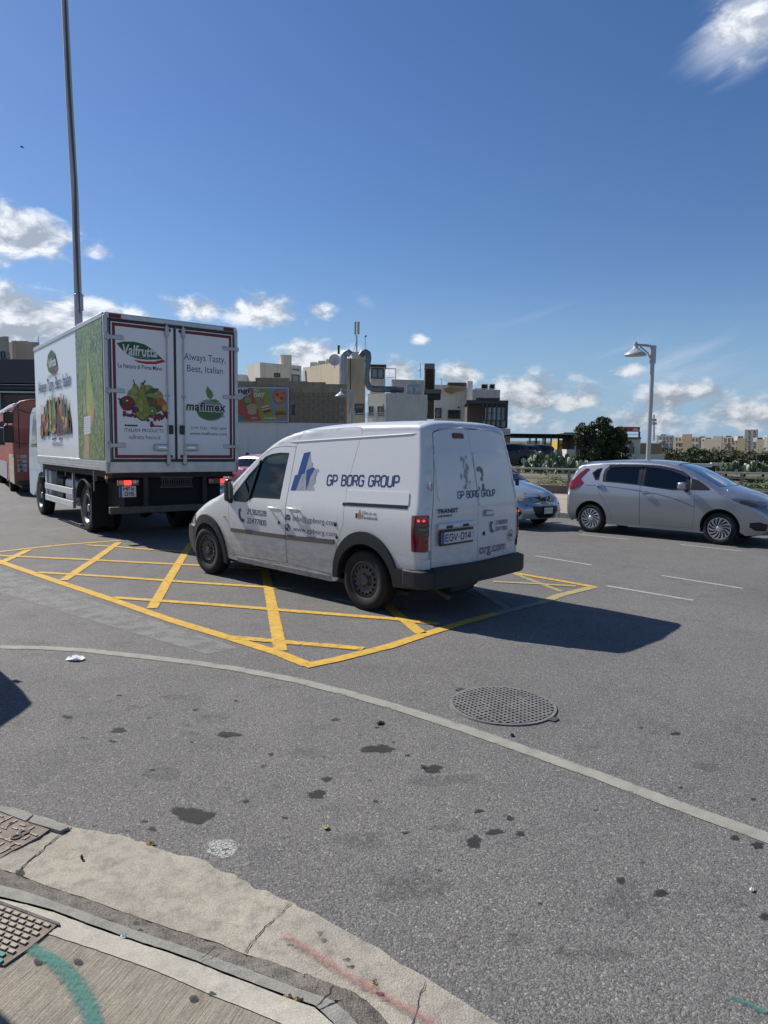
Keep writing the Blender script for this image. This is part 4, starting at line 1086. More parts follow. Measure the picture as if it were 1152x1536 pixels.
HD = dict(w_rear=wr, w_front=wf, w_quarter=[(-.02, 1.235), (.06, 1.30), (.15, 1.325), (.10, 1.12), (.06, 1.105)], w_quarter_hole=[(-.05, 1.235), (.05, 1.325), (.16, 1.35), (.128, 1.09), (.05, 1.085)],
    w_tri=[(1.99, .985), (1.975, 1.20), (2.10, 1.165), (2.25, 1.075), (2.33, 1.015), (2.32, .995), (2.15, .985)], daylight=None, dwin=[dwr, dwf], doors=[rd_, fd_], both=both_,
    windscreen=[(1.62, .50), (1.58, .25), (1.57, 0), (1.58, -.25), (1.62, -.50), (1.80, -.535), (2.10, -.60), (2.38, -.665), (2.46, -.5), (2.50, -.2), (2.51, 0), (2.50, .2), (2.46, .5), (2.38, .665), (2.10, .60), (1.80, .535)],
    tailgate_glass=[(-.40, .50), (-.40, -.50), (-.57, -.55), (-.57, .55)], crease=[(-.16, .98), (.15, .985), (.5, .965), (.8, .94), (1.1, .908), (1.4, .87), (1.7, .805), (1.95, .72), (2.07, .665)],
    handles=[(.19, .975), (1.15, .885)], chrome=True, visor=[[(.30, 1.345), (.30, 1.40), (.60, 1.42), (1.0, 1.425), (1.0, 1.375), (.62, 1.37)], [(1.03, 1.378), (1.03, 1.425), (1.33, 1.415), (1.60, 1.372), (1.80, 1.312), (1.93, 1.24), (1.90, 1.20), (1.75, 1.265), (1.56, 1.325), (1.32, 1.362)]],
    tail=[(-.597, .90), (-.40, .875), (-.28, .95), (-.20, 1.03), (-.29, 1.12), (-.20, 1.23), (-.13, 1.315), (-.20, 1.32), (-.33, 1.21), (-.45, 1.09), (-.597, 1.0)],
    head=[(2.70, .855), (2.80, .80), (3.0, .735), (3.30, .67), (3.30, .60), (3.28, .73), (3.15, .80), (2.95, .855), (2.80, .875)][:1] + [(2.85, .775), (3.10, .715), (3.30, .665), (3.30, .735), (3.15, .80), (2.95, .845), (2.80, .865)],
    head_dark=[(2.86, .785), (3.06, .735), (3.10, .765), (2.95, .82), (2.85, .83)],
    mirror=(1.87, .985), bonnet=[(2.56, .60), (2.56, -.60), (2.9, -.60), (3.15, -.53), (3.26, -.42), (3.285, 0), (3.26, .42), (3.15, .53), (2.9, .60)],
    fog_side=[(3.02, .44), (3.02, .36), (3.12, .30), (3.28, .30), (3.28, .42), (3.16, .46)])
hr = empty('parked_car', 'silver five-door hatchback parked at the kerb, its front cut off on the right', 'car', (4.8593, 14.9637, 0), -.7564)
hsk = build_hatch(hr, M_silver, HONDA, HD)
patch(hsk, 'grille', [('F', [(-.42, .60), (.42, .60), (.40, .68), (-.40, .68)], [])], M_black, hr, d=.06, off=.01, rim=.012)
patch(hsk, 'lower_grille', [('F', [(-.40, .27), (.40, .27), (.44, .42), (-.44, .42)], [])], M_black, hr, d=.06, off=.008, rim=.01)
patch(hsk, 'rear_spoiler', [('T', [(-.43, .52), (-.43, -.52), (-.25, -.54), (-.25, .54)], [])], M_silver, hr, d=.06, off=.018, rim=.03)
MB().tube([hsk.T(.55, 0), Vector(hsk.T(.5, 0)) + Vector((-.12, 0, .11))], [.006, .002], 6).build('aerial', M_black, hr)

MAZ = dict(HONDA); MAZ.update(zt=[(-.60, 1.0), (-.57, 1.06), (-.50, 1.18), (-.42, 1.30), (-.30, 1.39), (-.15, 1.425), (.2, 1.46), (.7, 1.475), (1.1, 1.465), (1.4, 1.42), (1.7, 1.31), (2.0, 1.14), (2.2, 1.02), (2.35, .975), (2.6, .93), (2.85, .87), (3.05, .80), (3.2, .72), (3.32, .60)],
    W=[(.15, .78), (.25, .80), (.40, .835), (.6, .847), (.78, .838), (.88, .81), (1.0, .77), (1.1, .735), (1.25, .68), (1.4, .62)], h=[(-.6, .14), (-.3, .10), (.8, .10), (1.7, .10), (2.2, .11), (2.5, .20), (3.32, .24)])
MD = dict(HD)
def low_(q, dz=-.05): return [(a, b + dz) for a, b in q]
for kk in ('w_rear', 'w_front', 'w_quarter', 'w_quarter_hole', 'w_tri'): MD[kk] = low_(HD[kk])
MD['dwin'] = [low_(dwr), low_(dwf)]; MD['doors'] = [low_(rd_), low_(fd_)]; MD['both'] = low_(both_)
for q in (MD['doors'][0], MD['doors'][1], MD['both']):
    for i, (a, b) in enumerate(q):
        if b < .3: q[i] = (a, b + .05)
MD['mirror'] = (1.60, .93); MD.pop('visor'); MD.pop('crease'); MD.pop('chrome')
MD['windscreen'] = [(1.42, .48), (1.38, .25), (1.37, 0), (1.38, -.25), (1.42, -.48), (1.60, -.515), (1.90, -.59), (2.16, -.65), (2.23, -.5), (2.27, -.2), (2.28, 0), (2.27, .2), (2.23, .5), (2.16, .65), (1.90, .59), (1.60, .515)]
MD['tri'] = None; MD['head'] = [(2.82, .70), (3.02, .63), (3.318, .60), (3.318, .70), (3.10, .76), (2.92, .775)]; MD['head_mat'] = M_headyel; MD.pop('head_dark')
MD['bonnet'] = [(2.32, .62), (2.32, -.62), (2.8, -.60), (3.1, -.50), (3.22, -.36), (3.25, 0), (3.22, .36), (3.1, .50), (2.8, .60)]
MD['fog_side'] = [(3.10, .44), (3.14, .30), (3.26, .28), (3.30, .36), (3.22, .46)]
HVm = Matrix.Translation((4.8593, 14.9637, 0)) @ Matrix.Rotation(-.7564, 4, 'Z')
q = HVm @ Vector((-.86 - 3.42, -.34, 0))
mr = empty('parked_car', 'pale blue hatchback parked nose-on at the kerb behind the white van', 'car', q, -.7564 - .20)
msk = build_hatch(mr, M_bluesilver, MAZ, MD, glass=M_tint)
patch(msk, 'lower_grille', [('F', [(-.27, .285), (-.16, .25), (.16, .25), (.27, .285), (.36, .40), (.38, .50), (-.38, .50), (-.36, .40)], [])], M_black, mr, d=.05, ds=.03, off=.012, rim=.014)
patch(msk, 'upper_grille', [('F', [(-.24, .665), (-.10, .625), (.10, .625), (.24, .665), (.26, .69), (-.26, .69)], [])], M_black, mr, d=.05, ds=.03, off=.008, rim=.01)
patch(msk, 'grille_bar', [('F', [(-.20, .668), (.20, .668), (.20, .675), (-.20, .675)], [])], M_bluesilver, mr, d=.05, ds=.03, off=.016, rim=.006)
em = MB(); c = msk.F(0, .655)
em.lathe([(.052, 0), (.06, .006), (.066, 0)], 24, 'X', (c[0] + .02, 0, .662)); em.tube([(c[0] + .026, -.05, .69), (c[0] + .03, -.02, .655), (c[0] + .03, 0, .648), (c[0] + .03, .02, .655), (c[0] + .026, .05, .69)], .006, 6)
em.build('winged_badge', M_chrome, mr, smooth=True); MB().lathe([(0, .0), (.055, 0)], 24, 'X', (c[0] + .018, 0, .662)).build('badge_disc', M_black, mr)
pm = MB().box(c[0] + .02, c[0] + .03, -.13, .13, .34, .47).build('number_plate', M_plate, mr, bevel=.003)
PF = lambda u, v: (c[0] + .0312, u, v)
lettering('JCR 381', PF, -.11, .375, .22, .06, M_greyprint, pm)
for s_ in (.5, -.5): MB().lathe([(0, .004), (.016, .004), (.018, 0)], 12, 'X', (msk.F(s_, .53)[0] + .002, s_, .53)).build('parking_sensor', M_black, mr)


# ------------------------------------------------------------------ box truck
TP = (-4.8928, 14.1128, 2.2194)


def build_truck():
    root = empty('box_truck', 'white box truck with fruit pictures and red-framed rear doors, waiting ahead of the van', 'truck', (TP[0], TP[1], 0), TP[2])
    X0, X1, Y, Z0, Z1 = -1.80, 3.93, 1.225, 1.24, 3.93
    M_box = mat('truck_panel', (.70, .71, .73), rough=.35, coat=.3, dirt=(1.2, 1.9, (.45, .44, .42, 1), .5), var=.02)
    M_al = mat('aluminium', (.50, .50, .49), rough=.42, metal=.6, var=.12)
    MB().box(X0 + .05, X1, -Y + .012, Y - .012, Z0 + .14, Z1 - .05).build('box_body', M_box, root)
    for sy in (1, -1):
        a, b = sorted((sy * (Y - .06), sy * Y)); MB().box(X0 + .03, X1, a, b, Z0, Z0 + .19).build('side_rail', M_al, root, bevel=.012)
        a, b = sorted((sy * (Y - .05), sy * (Y + .004))); MB().box(X0 + .03, X1 + .01, a, b, Z1 - .09, Z1).build('roof_rail', M_al, root, bevel=.012)
    for z in (Z0 + .05, Z0 + .10, Z0 + .145):
        MB().box(X0 + .04, X1 - .02, Y - .001, Y + .005, z, z + .012).build('rail_rib', M_al, root)
    MB().box(X0 + .05, X1, -Y + .02, Y - .02, Z1 - .045, Z1 + .0).build('box_roof', M_box, root)
    # corner posts and the rear frame
    for sy in (1, -1):
        a, b = sorted((sy * (Y - .075), sy * Y)); MB().box(X0 - .03, X0 + .03, a, b, Z0 - .02, Z1 - .05).build('corner_post', M_al, root, bevel=.012)
    MB().box(X0 - .03, X0 + .04, -Y + .02, Y - .02, Z1 - .095, Z1 - .0).build('rear_header', M_al, root, bevel=.018)
    MB().box(X0 - .03, X0 + .04, -Y, Y, Z0 - .03, Z0 + .165).build('rear_sill', M_al, root, bevel=.01)
    MB().box(X0 - .02, X0 + .035, -Y + .06, Y - .06, Z0 + .16, Z1 - .09).build('door_seal', M_black, root)
    for y0 in (.93, -1.14): MB().box(X0 - .036, X0 - .03, y0, y0 + .20, Z1 - .085, Z1 - .02).build('marker_lens', M_rededge, root)
    dz0, dz1 = Z0 + .185, Z1 - .12
    E = X0 - .045
    for s0, (ya, yb) in enumerate(((.025, 1.14), (-1.14, -.025))):
        d = MB().box(E, E + .03, ya, yb, dz0, dz1).build('rear_door', M_box, root, bevel=.006)
        for (a0, a1, c0, c1) in ((ya, yb, dz0, dz0 + .03), (ya, yb, dz1 - .03, dz1), (yb - .03, yb, dz0 + .03, dz1 - .03) if s0 == 0 else (ya, ya + .03, dz0 + .03, dz1 - .03)): MB().box(E - .004, E - .0005, a0, a1, c0, c1).build('rubber_edge', M_black, d)
        b = MB(); t_ = .05; e = E - .002; o = .052
        ya2, yb2 = (ya + .045, yb - o) if s0 == 0 else (ya + o, yb - .045)
        for (a0, a1, c0, c1) in ((ya2, yb2, dz0 + .045, dz0 + .10), (ya2, yb2, dz1 - .10, dz1 - .045)): b.box(e, e + .001, a0, a1, c0, c1)
        if s0 == 0: b.box(e, e + .001, yb2 - .05, yb2, dz0 + .10, dz1 - .10)
        else: b.box(e, e + .001, ya2, ya2 + .05, dz0 + .10, dz1 - .10)
        b.build('red_border', M_rededge, d)
        # lock rod, brackets, keeper, latch
        yr = .155 if s0 == 0 else -.145; sgn = 1 if s0 == 0 else -1
        MB().tube([(E - .03, yr, dz0 - .10), (E - .03, yr, dz1 + .03)], .013, 8).build('lock_rod', M_metal, root, smooth=True)
        for z in (dz0 + .02, dz1 - .10, 2.58):
            MB().box(E - .05, E - .0, yr - .035, yr + .035, z - (.09 if z != 2.58 else .02), z + (.09 if z != 2.58 else .02)).build('rod_bracket', M_metal, root, bevel=.01)
        MB().box(E - .055, E - .02, yr - .045 * sgn - .045, yr - .045 * sgn + .045, 1.90, 2.06).build('rod_grip', M_black, root, bevel=.012)
        MB().box(E - .045, E - .001, min(yr, yr + .26 * sgn), max(yr, yr + .26 * sgn), 1.60, 1.72).build('latch_box', M_metal, root, bevel=.015)
        MB().box(E - .052, E - .044, min(yr + .05 * sgn, yr + .19 * sgn), max(yr + .05 * sgn, yr + .19 * sgn), 1.64, 1.68).build('latch_lever', M_chrome, root, bevel=.004)
        for z in (3.52, 2.62, 1.69):
            y0 = 1.0 if s0 == 0 else -1.235
            hg = MB().box(E - .02, E - .0, y0 - (.10 if s0 == 0 else 0), y0 + (.235 if s0 == 0 else .33), z - .035, z + .035).build('door_hinge', M_metal, root, bevel=.008)
            MB().tube([(E - .012, 1.16 if s0 == 0 else -1.16, z - .055), (E - .012, 1.16 if s0 == 0 else -1.16, z + .055)], .018, 8).build('hinge_pin', M_metal, hg, smooth=True)
    # ---- prints on the doors (u to the right = -y)
    P = lambda off=.0: (lambda u, v: (E - .0015 - off, -u, v))
    p0, p1, p2, p3, p4 = P(.0), P(.0006), P(.0012), P(.0018), P(.0024)
    leaf = [(-1.02, 3.42), (-.90, 3.46), (-.72, 3.475), (-.55, 3.45), (-.40, 3.37), (-.29, 3.27), (-.22, 3.22), (-.36, 3.20), (-.52, 3.185), (-.68, 3.19), (-.82, 3.235), (-.93, 3.32)]
    shape2d([leaf], p0, M_green, root, 'leaf_emblem')
    shape2d([[(-.74, 3.165), (-.55, 3.155), (-.38, 3.165), (-.22, 3.215), (-.18, 3.175), (-.35, 3.12), (-.52, 3.11), (-.66, 3.125)]], p0, M_redprint, root, 'emblem_stripe')
    lettering('Valfrutta', p1, -.92, 3.235, .60, .185, M_plate, root, bold=.022, shear=.12)
    lettering('COOPERATIVA AGRICOLA', p1, -.76, 3.212, .30, .016, M_plate, root)
    lettering('La Natura di Prima Mano', p0, -1.00, 3.015, .76, .075, M_blackprint, root, bold=.01)
    lettering('Always Tasty,', p0, .165, 3.205, .80, .165, M_navy, root, spacing=1.02)
    lettering('Best, Italian', p0, .22, 3.02, .69, .14, M_navy, root, spacing=1.02)
    lettering('ITALIAN PRODUCTS', p0, -.915, 1.925, .68, .062, M_navy, root, bold=.012, spacing=1.12)
    lettering('valfrutta fresco.it', p0, -.85, 1.80, .56, .075, M_blackprint, root)
    shape2d([[(-.915, 2.02), (-.69, 2.02), (-.69, 2.05), (-.915, 2.05)]], p0, M_green, root, 'green_bar')
    shape2d([[(-.46, 2.02), (-.24, 2.02), (-.24, 2.05), (-.46, 2.05)]], p0, M_redprint, root, 'red_bar')
    lettering('2149 3362 - 9925 6696', p0, .275, 2.00, .70, .052, MATS['slate_print'], root)
    lettering('www.mafimex.com', p0, .255, 1.895, .72, .062, MATS['slate_print'], root, bold=.006)
    # fruit picture: every fruit a print of its own colour with seeds and shine
    cols = dict(pear=(.20, .24, .035), pear2=(.27, .30, .07), apple=(.17, .015, .02), grape=(.15, .012, .025), kiwi=(.10, .075, .025), kiwi2=(.15, .24, .03), orange=(.40, .12, .02), melon=(.26, .27, .08), leafc=(.03, .10, .03), dark=(.04, .03, .02), white=(.6, .6, .5), plum=(.07, .02, .09), peach=(.5, .22, .12), yellow=(.5, .38, .05), carrot=(.5, .16, .02))
    CM = {k_: mat('print_' + k_, v, rough=.45, var=.35, vscale=14) for k_, v in cols.items()}
    def pear(cx, cz, s): return [(cx + s * x, cz + s * z) for x, z in ((-.02, .40), (.03, .40), (.05, .28), (.06, .16), (.11, .04), (.14, -.08), (.12, -.20), (.06, -.27), (-.03, -.28), (-.11, -.22), (-.15, -.10), (-.12, .04), (-.07, .16), (-.05, .28))]
    names = list(cols); cm = [CM[k_] for k_ in names]; ix = {k_: i for i, k_ in enumerate(names)}
    def fruit_print(items, fn0, nm):
        mb = MB()
        for i, (c_, pl) in enumerate(items):
            cx_ = sum(a for a, b in pl) / len(pl); cy_ = sum(b for a, b in pl) / len(pl)
            mb.add([fn0(cx_ + (a - cx_) * 1.06 + .004, cy_ + (b - cy_) * 1.06 - .006, i * .00012) for a, b in pl], [tuple(range(len(pl)))], ix['dark'])
            mb.add([fn0(a, b, i * .00012 + .00006) for a, b in pl], [tuple(range(len(pl)))], ix[c_])
        o = mb.build(nm, cm, root, fix=False); return o
    it = [('melon', ell(-.50, 2.62, .13, .13)), ('melon', ell(-.38, 2.56, .14, .12)), ('leafc', [(-.55, 2.60), (-.45, 2.70), (-.30, 2.70), (-.38, 2.63)]), ('pear2', ell(-.74, 2.54, .12, .14)), ('pear2', ell(-.72, 2.66, .06, .10)), ('dark', [(-.73, 2.72), (-.76, 2.83), (-.745, 2.83), (-.715, 2.72)]),
          ('apple', ell(-.86, 2.42, .125, .12)), ('leafc', [(-1.02, 2.50), (-.95, 2.49), (-.90, 2.44), (-1.0, 2.42), (-.96, 2.38)]), ('orange', ell(-.30, 2.43, .12, .11)), ('kiwi', ell(-.47, 2.45, .12, .10)), ('kiwi', ell(-.36, 2.36, .09, .07))]
    rg = random.Random(5)
    for i in range(22): it.append(('grape', ell(-.92 + rg.random() * .30, 2.18 + rg.random() * .17, .028, .028, 10)))
    for i in range(34):
        t = rg.random(); it.append(('apple' if i % 3 else 'grape', ell(-.46 + t * .30 + rg.gauss(0, .03), 2.13 + t * .14 + rg.gauss(0, .035), .024, .024, 10)))
    it += [('pear', pear(-.60, 2.40, .92)), ('pear2', ell(-.62, 2.38, .04, .13)), ('dark', [(-.60, 2.75), (-.555, 2.83), (-.54, 2.82), (-.585, 2.75)]), ('kiwi2', ell(-.43, 2.30, .075, .075)), ('white', ell(-.43, 2.30, .018, .02)), ('yellow', ell(-.20, 2.36, .05, .06)), ('white', ell(-.865, 2.46, .02, .014)), ('plum', ell(-.72, 2.32, .05, .045))]
    for i in range(10):
        a = 2 * PI * i / 10; it.append(('dark', ell(-.43 + .036 * math.cos(a), 2.30 + .036 * math.sin(a), .006, .006, 6)))
    fruit_print(it, lambda a, b, o: (E - .0015 - o, -a, b), 'fruit_print')
    # leaf emblem and name on the right door
    shape2d([ell(.66, 2.36, .28, .20, 30)], p0, mat('print_sage', (.22, .27, .25), rough=.5), root, 'round_emblem')
    shape2d([ell(.64, 2.31, .24, .13, 30)], p1, mat('print_leaf', (.05, .16, .05), rough=.5), root, 'round_emblem')
    shape2d([[(.60, 2.80), (.57, 2.70), (.60, 2.60), (.66, 2.56), (.72, 2.62), (.70, 2.70)], [(.66, 2.56), (.70, 2.50), (.75, 2.50), (.84, 2.53), (.76, 2.57), (.70, 2.56)]], p1, mat('print_sprout', (.09, .24, .05), rough=.5), root, 'sprout_emblem')
    lettering('mafimex', p2, .175, 2.325, .80, .19, M_plate, root, bold=.075, shear=.10, spacing=1.08)
    lettering('mafimex', p3, .19, 2.338, .77, .165, M_blackprint, root, bold=.03, shear=.10, spacing=1.1)
    lettering('fruit & veg', p1, .70, 2.225, .24, .055, MATS['slate_print'], root, shear=.3)
    # ---- prints on the left flank (u to the right = rearwards = -x)
    Ys = Y + .002
    S = lambda off=.0: (lambda u, v: (-u, Ys + off, v))
    s0_, s1_, s2_ = S(0), S(.0008), S(.0016)
    lf = [(-2.62, 3.50), (-2.40, 3.70), (-2.05, 3.76), (-1.75, 3.62), (-1.55, 3.42), (-1.75, 3.36), (-2.1, 3.30), (-2.4, 3.36)]
    lf = [(-2.55, 3.42), (-2.42, 3.62), (-2.10, 3.70), (-1.80, 3.60), (-1.60, 3.36), (-1.85, 3.24), (-2.15, 3.20), (-2.42, 3.27)]
    shape2d([lf], s0_, M_green, root, 'leaf_emblem'); lettering('Valfrutta', s1_, -2.42, 3.34, .72, .19, M_plate, root, bold=.02, shear=.1)
    shape2d([[(-2.2, 3.20), (-1.9, 3.22), (-1.62, 3.33), (-1.55, 3.27), (-1.9, 3.17)]], s0_, M_redprint, root, 'emblem_stripe')
    lettering('La Natura di Prima Mano', s0_, -2.50, 3.13, 1.0, .06, M_blackprint, root)
    lettering('Always Tasty, Best, Italian', s0_, -3.55, 2.76, 3.05, .36, M_navy, root, bold=.012)
    lettering('ITALIAN PRODUCTS', s0_, -2.30, 1.66, .95, .08, M_navy, root, bold=.01)
    shape2d([[(-2.28, 1.79), (-2.0, 1.79), (-2.0, 1.83), (-2.28, 1.83)]], s0_, M_navy, root, 'dark_bar'); shape2d([[(-1.66, 1.79), (-1.36, 1.79), (-1.36, 1.83), (-1.66, 1.83)]], s0_, M_redprint, root, 'red_bar')
    shape2d([[(-3.42, 2.30), (-3.0, 2.30), (-3.0, 2.58), (-3.42, 2.58)]], s0_, mat('print_pale', (.55, .56, .60), rough=.5), root, 'label_print')
    it = []
    rg = random.Random(11); order = ['plum', 'apple', 'orange', 'grape', 'pear', 'carrot', 'kiwi2', 'yellow', 'leafc', 'dark', 'pear2', 'peach']
    for i in range(150):
        u = rg.uniform(-3.35, -.55); t = (u + 3.35) / 2.8; env = .62 * (math.sin(PI * min(1, max(0, t))) ** .4); z = 1.98 + rg.random() ** 1.2 * env
        s_ = rg.uniform(.05, .12); it.append((order[i % 12] if rg.random() < .7 else ('plum' if u < -2.8 else 'apple'), ell(u, z, s_, s_ * rg.uniform(.8, 1.4), 12)))
    for u, hgt, c_ in ((-2.3, .95, 'pear2'), (-2.05, 1.0, 'leafc'), (-1.9, .9, 'pear'), (-1.25, .95, 'orange'), (-1.05, .9, 'leafc'), (-.8, .8, 'kiwi'), (-2.6, .85, 'leafc'), (-1.15, .8, 'plum')):
        it.append((c_, [(u - .12, 1.98), (u + .12, 1.98), (u + .09, 1.98 + hgt * .5), (u + .03, 1.96 + hgt * .8), (u - .03, 1.96 + hgt * .8), (u - .09, 1.98 + hgt * .5)]))
    for i in range(40):
        u = rg.uniform(-3.3, -.6); it.append((order[rg.randrange(12)], ell(u, 1.96 + rg.random() * .28, .07, .07, 12)))
    fruit_print(it, lambda a, b, o: (-a, Ys + o, b), 'fruit_print')
    # leafy photo panel at the tail end of the flank
    lm = bpy.data.materials.new('leafy_photo_print'); lm.use_nodes = True; t = NT(lm.node_tree); p = t.n['Principled BSDF']; co = t.new('ShaderNodeTexCoord').outputs['Object']
    n = t.noise(t.vmul(co, (3.0, 1, 1.0)), 4.2, 8, .72, 2.2); n2 = t.noise(t.vmul(co, (6, 1, 1.6)), 5, 4, .7, 1.5); n3 = t.noise(co, 1.1, 2)
    c = t.mix(t.lin(n, .46, .535), (.004, .012, .004), (.12, .19, .035)); c = t.mix(t.m('MULTIPLY', t.lin(n2, .53, .58), .85), c, (.42, .48, .17)); c = t.mix(t.m('MULTIPLY', t.lin(n3, .5, .7), .5), c, (.16, .27, .09))
    t.put(p.inputs['Base Color'], c); p.inputs['Roughness'].default_value = .4
    shape2d([[(.0, Z0 + .19), (1.74, Z0 + .19), (1.74, Z1 - .10), (-.05, Z1 - .10)]], s0_, lm, root, 'leafy_print')
    pr = [(.78, 3.30), (.84, 3.30), (.90, 3.0), (1.0, 2.80), (1.10, 2.55), (1.10, 2.30), (1.0, 2.15), (.80, 2.12), (.66, 2.25), (.62, 2.50), (.68, 2.78), (.74, 3.0)]
    shape2d([pr], s1_, mat('print_pear_green', (.28, .34, .08), rough=.45, var=.3, vscale=4), root, 'pear_print')
    hd = [(.35, 1.43), (.55, 1.43), (.72, 1.43), (.74, 1.8), (.80, 2.05), (1.0, 2.20), (1.16, 2.48), (1.20, 2.40), (1.12, 2.10), (.98, 1.98), (.90, 2.0), (.62, 2.0), (.60, 2.35), (.52, 2.60), (.46, 2.58), (.50, 2.10), (.44, 1.8)]
    hd = [(.38, 1.43), (.78, 1.43), (.74, 1.9), (1.0, 2.10), (1.18, 2.45), (1.12, 2.20), (1.05, 2.0), (.8, 1.95), (.80, 2.16), (.64, 2.25), (.56, 2.60), (.50, 2.58), (.50, 2.1), (.44, 1.8)]
    shape2d([[(.38, 1.43), (.74, 1.43), (.76, 1.95), (.46, 2.05)], [(.46, 2.03), (.76, 1.94), (.98, 2.06), (.80, 2.16), (.62, 2.24), (.50, 2.25)], [(.48, 2.20), (.62, 2.22), (.57, 2.62), (.50, 2.60)], [(.86, 2.12), (1.0, 2.05), (1.17, 2.30), (1.20, 2.50), (1.13, 2.48)]], s2_, mat('print_skin', (.42, .27, .17), rough=.5, var=.15), root, 'hand_print')
    shape2d([[(.42, 1.88), (.88, 1.90), (.90, 2.22), (.44, 2.20)]], S(.0025), M_plate, root, 'paper_notice')
    for i in range(7): shape2d([[(.45, 1.92 + i * .04), (.85, 1.935 + i * .04), (.85, 1.945 + i * .04), (.45, 1.93 + i * .04)]], S(.0032), M_greyprint, root, 'notice_line')
    # ---- chassis
    for yy in (.42, -.42): MB().box(-1.6, 5.4, yy - .04, yy + .04, .82, 1.05).build('chassis_rail', M_darkmetal, root)
    MB().box(.75, 3.5, -.60, .60, .42, 1.08).build('mid_shade_block', M_matt, root); MB().box(-1.7, -.66, -.9, .9, .55, 1.10).build('rear_shade_block', M_matt, root)  # black boxes added to stand in for the shade beneath the truck
    MB().box(-1.78, 3.9, -1.12, 1.12, 1.12, 1.24).build('box_floor_frame', mat('rusty_black', (.035, .022, .018), rough=.8, var=.4), root)
    for x in (-1.4, -.7, .9, 1.7, 2.5, 3.3): MB().box(x, x + .09, -1.1, 1.1, 1.02, 1.13).build('cross_member', M_darkmetal, root)
    for x, y in ((0, .99), (0, -.99), (0, .70), (0, -.70)): wheel(root, x, y, .465, .26, 'truck')
    for x, y in ((4.12, 1.02), (4.12, -1.02)): wheel(root, x, y, .465, .26, 'truck')
    for x in (0, 4.12): MB().tube([(x, -1, .465), (x, 1, .465)], .09, 10).build('axle', M_darkmetal, root, smooth=True)
    MB().lathe([(0, -.16), (.2, -.12), (.24, 0), (.2, .12), (0, .16)], 20, 'Y', (0, 0, .465)).build('differential', M_darkmetal, root, smooth=True)
    for sy in (1, -1):
        pts = [(.56 * math.cos(a), .50 + .52 * math.sin(a)) for a in np.linspace(R(15), R(165), 14)]; mb = MB()
        y0, y1 = sorted((sy * .78, sy * 1.18))
        vs = [(x, y, z) for x, z in pts for y in (y0, y1)] + [(x * 1.03, y, z + .015) for x, z in pts for y in (y0, y1)]; m_ = len(pts) * 2
        fs = [(2 * i, 2 * i + 1, 2 * i + 3, 2 * i + 2) for i in range(13)] + [(m_ + 2 * i, m_ + 2 * i + 2, m_ + 2 * i + 3, m_ + 2 * i + 1) for i in range(13)] + [(2 * i + 1, m_ + 2 * i + 1, m_ + 2 * i + 3, 2 * i + 3) for i in range(13)] + [(2 * i, 2 * i + 2, m_ + 2 * i + 2, m_ + 2 * i) for i in range(13)]
        mb.add(vs, fs).build('mudguard', M_plastic, root, smooth=True, angle=R(40))
        MB().box(-.62, -.60, y0, y1, .16, .98).build('mud_flap', M_matt, root)
        for z in (.42, .68):
            a, b = sorted((sy * 1.17, sy * 1.20)); MB().box(.72, 3.30, a, b, z, z + .13).build('side_guard', mat('guard_white', (.55, .55, .54), rough=.45, var=.1), root, bevel=.008)
        for x in (.80, 3.22):
            a, b = sorted((sy * 1.12, sy * 1.17)); MB().box(x, x + .05, a, b, .40, 1.12).build('guard_post', M_metal, root)
        MB().tube([(-.9, sy * 1.2, 1.22), (-.9, sy * 1.2, .85)], .012, 6).build('stay_rod', M_metal, root)
        a, b = sorted((sy * 1.17, sy * 1.21)); MB().box(-1.72, -1.64, a, b, 1.10, 1.16).build('side_marker', M_amber, root, bevel=.01)
    MB().box(1.0, 1.9, .62, 1.08, .42, .98).build('fuel_tank', M_metal, root, bevel=.08, bseg=3); MB().box(2.2, 2.8, .62, 1.05, .5, .95).build('battery_box', M_darkmetal, root, bevel=.03)
    MB().box(3.05, 3.6, .95, 1.13, .40, 1.10).build('cab_step_panel', M_whiteclean, root, bevel=.03)
    # tail: under-run bar, lamps, plate, step grille
    MB().box(-1.86, -1.76, -1.10, 1.19, .50, .62).build('underrun_bar', M_steel, root, bevel=.01)
    for y in (.55, -.55): MB().box(-1.80, -1.70, y - .04, y + .04, .55, 1.13).build('bar_bracket', M_darkmetal, root)
    MB().box(-1.88, -1.845, -.98, -.55, .47, .66).build('bar_plate', M_darkmetal, root)
    for y0, y1, lit in ((.69, 1.05, (.83, .95)), (-1.0, -.60, (-.96, -.83))):
        l_ = MB().box(-1.87, -1.80, y0, y1, .985, 1.095).build('tail_lamp', M_red, root, bevel=.012)
        MB().box(-1.876, -1.87, lit[0], lit[1], 1.0, 1.08).build('brake_light', M_redlit, l_, bevel=.003)
        yy = (.955, 1.04) if y0 > 0 else (-.825, -.76)
        MB().box(-1.876, -1.87, yy[0], yy[1], 1.0, 1.08).build('indicator_lens', M_amber if y0 > 0 else M_smoke, l_, bevel=.003)
        yy = (.74, .80) if y0 > 0 else (-.68, -.61); MB().box(-1.876, -1.87, yy[0], yy[1], 1.0, 1.08).build('reversing_lens', M_clear, l_, bevel=.003)
    pl = MB().box(-1.86, -1.85, .745, 1.03, .79, .98).build('number_plate', M_plate, root)
    MB().box(-1.8615, -1.8595, .985, 1.03, .79, .98).build('plate_band', M_plateblue, pl)
    Pp = lambda u, v: (-1.8622, -u, v)
    stroke_text('MFX', Pp, -.97, .895, .20, .068, M_blackprint, pl, st=.2); stroke_text('015', Pp, -.945, .81, .17, .068, M_blackprint, pl, st=.2)
    g = MB()
    for i in range(14): y = -.29 + i * .042; g.tube([(-1.84, y, .95), (-1.84, y + .03, 1.12)], .006, 4, caps=False); g.tube([(-1.84, y + .03, .95), (-1.84, y, 1.12)], .006, 4, caps=False)
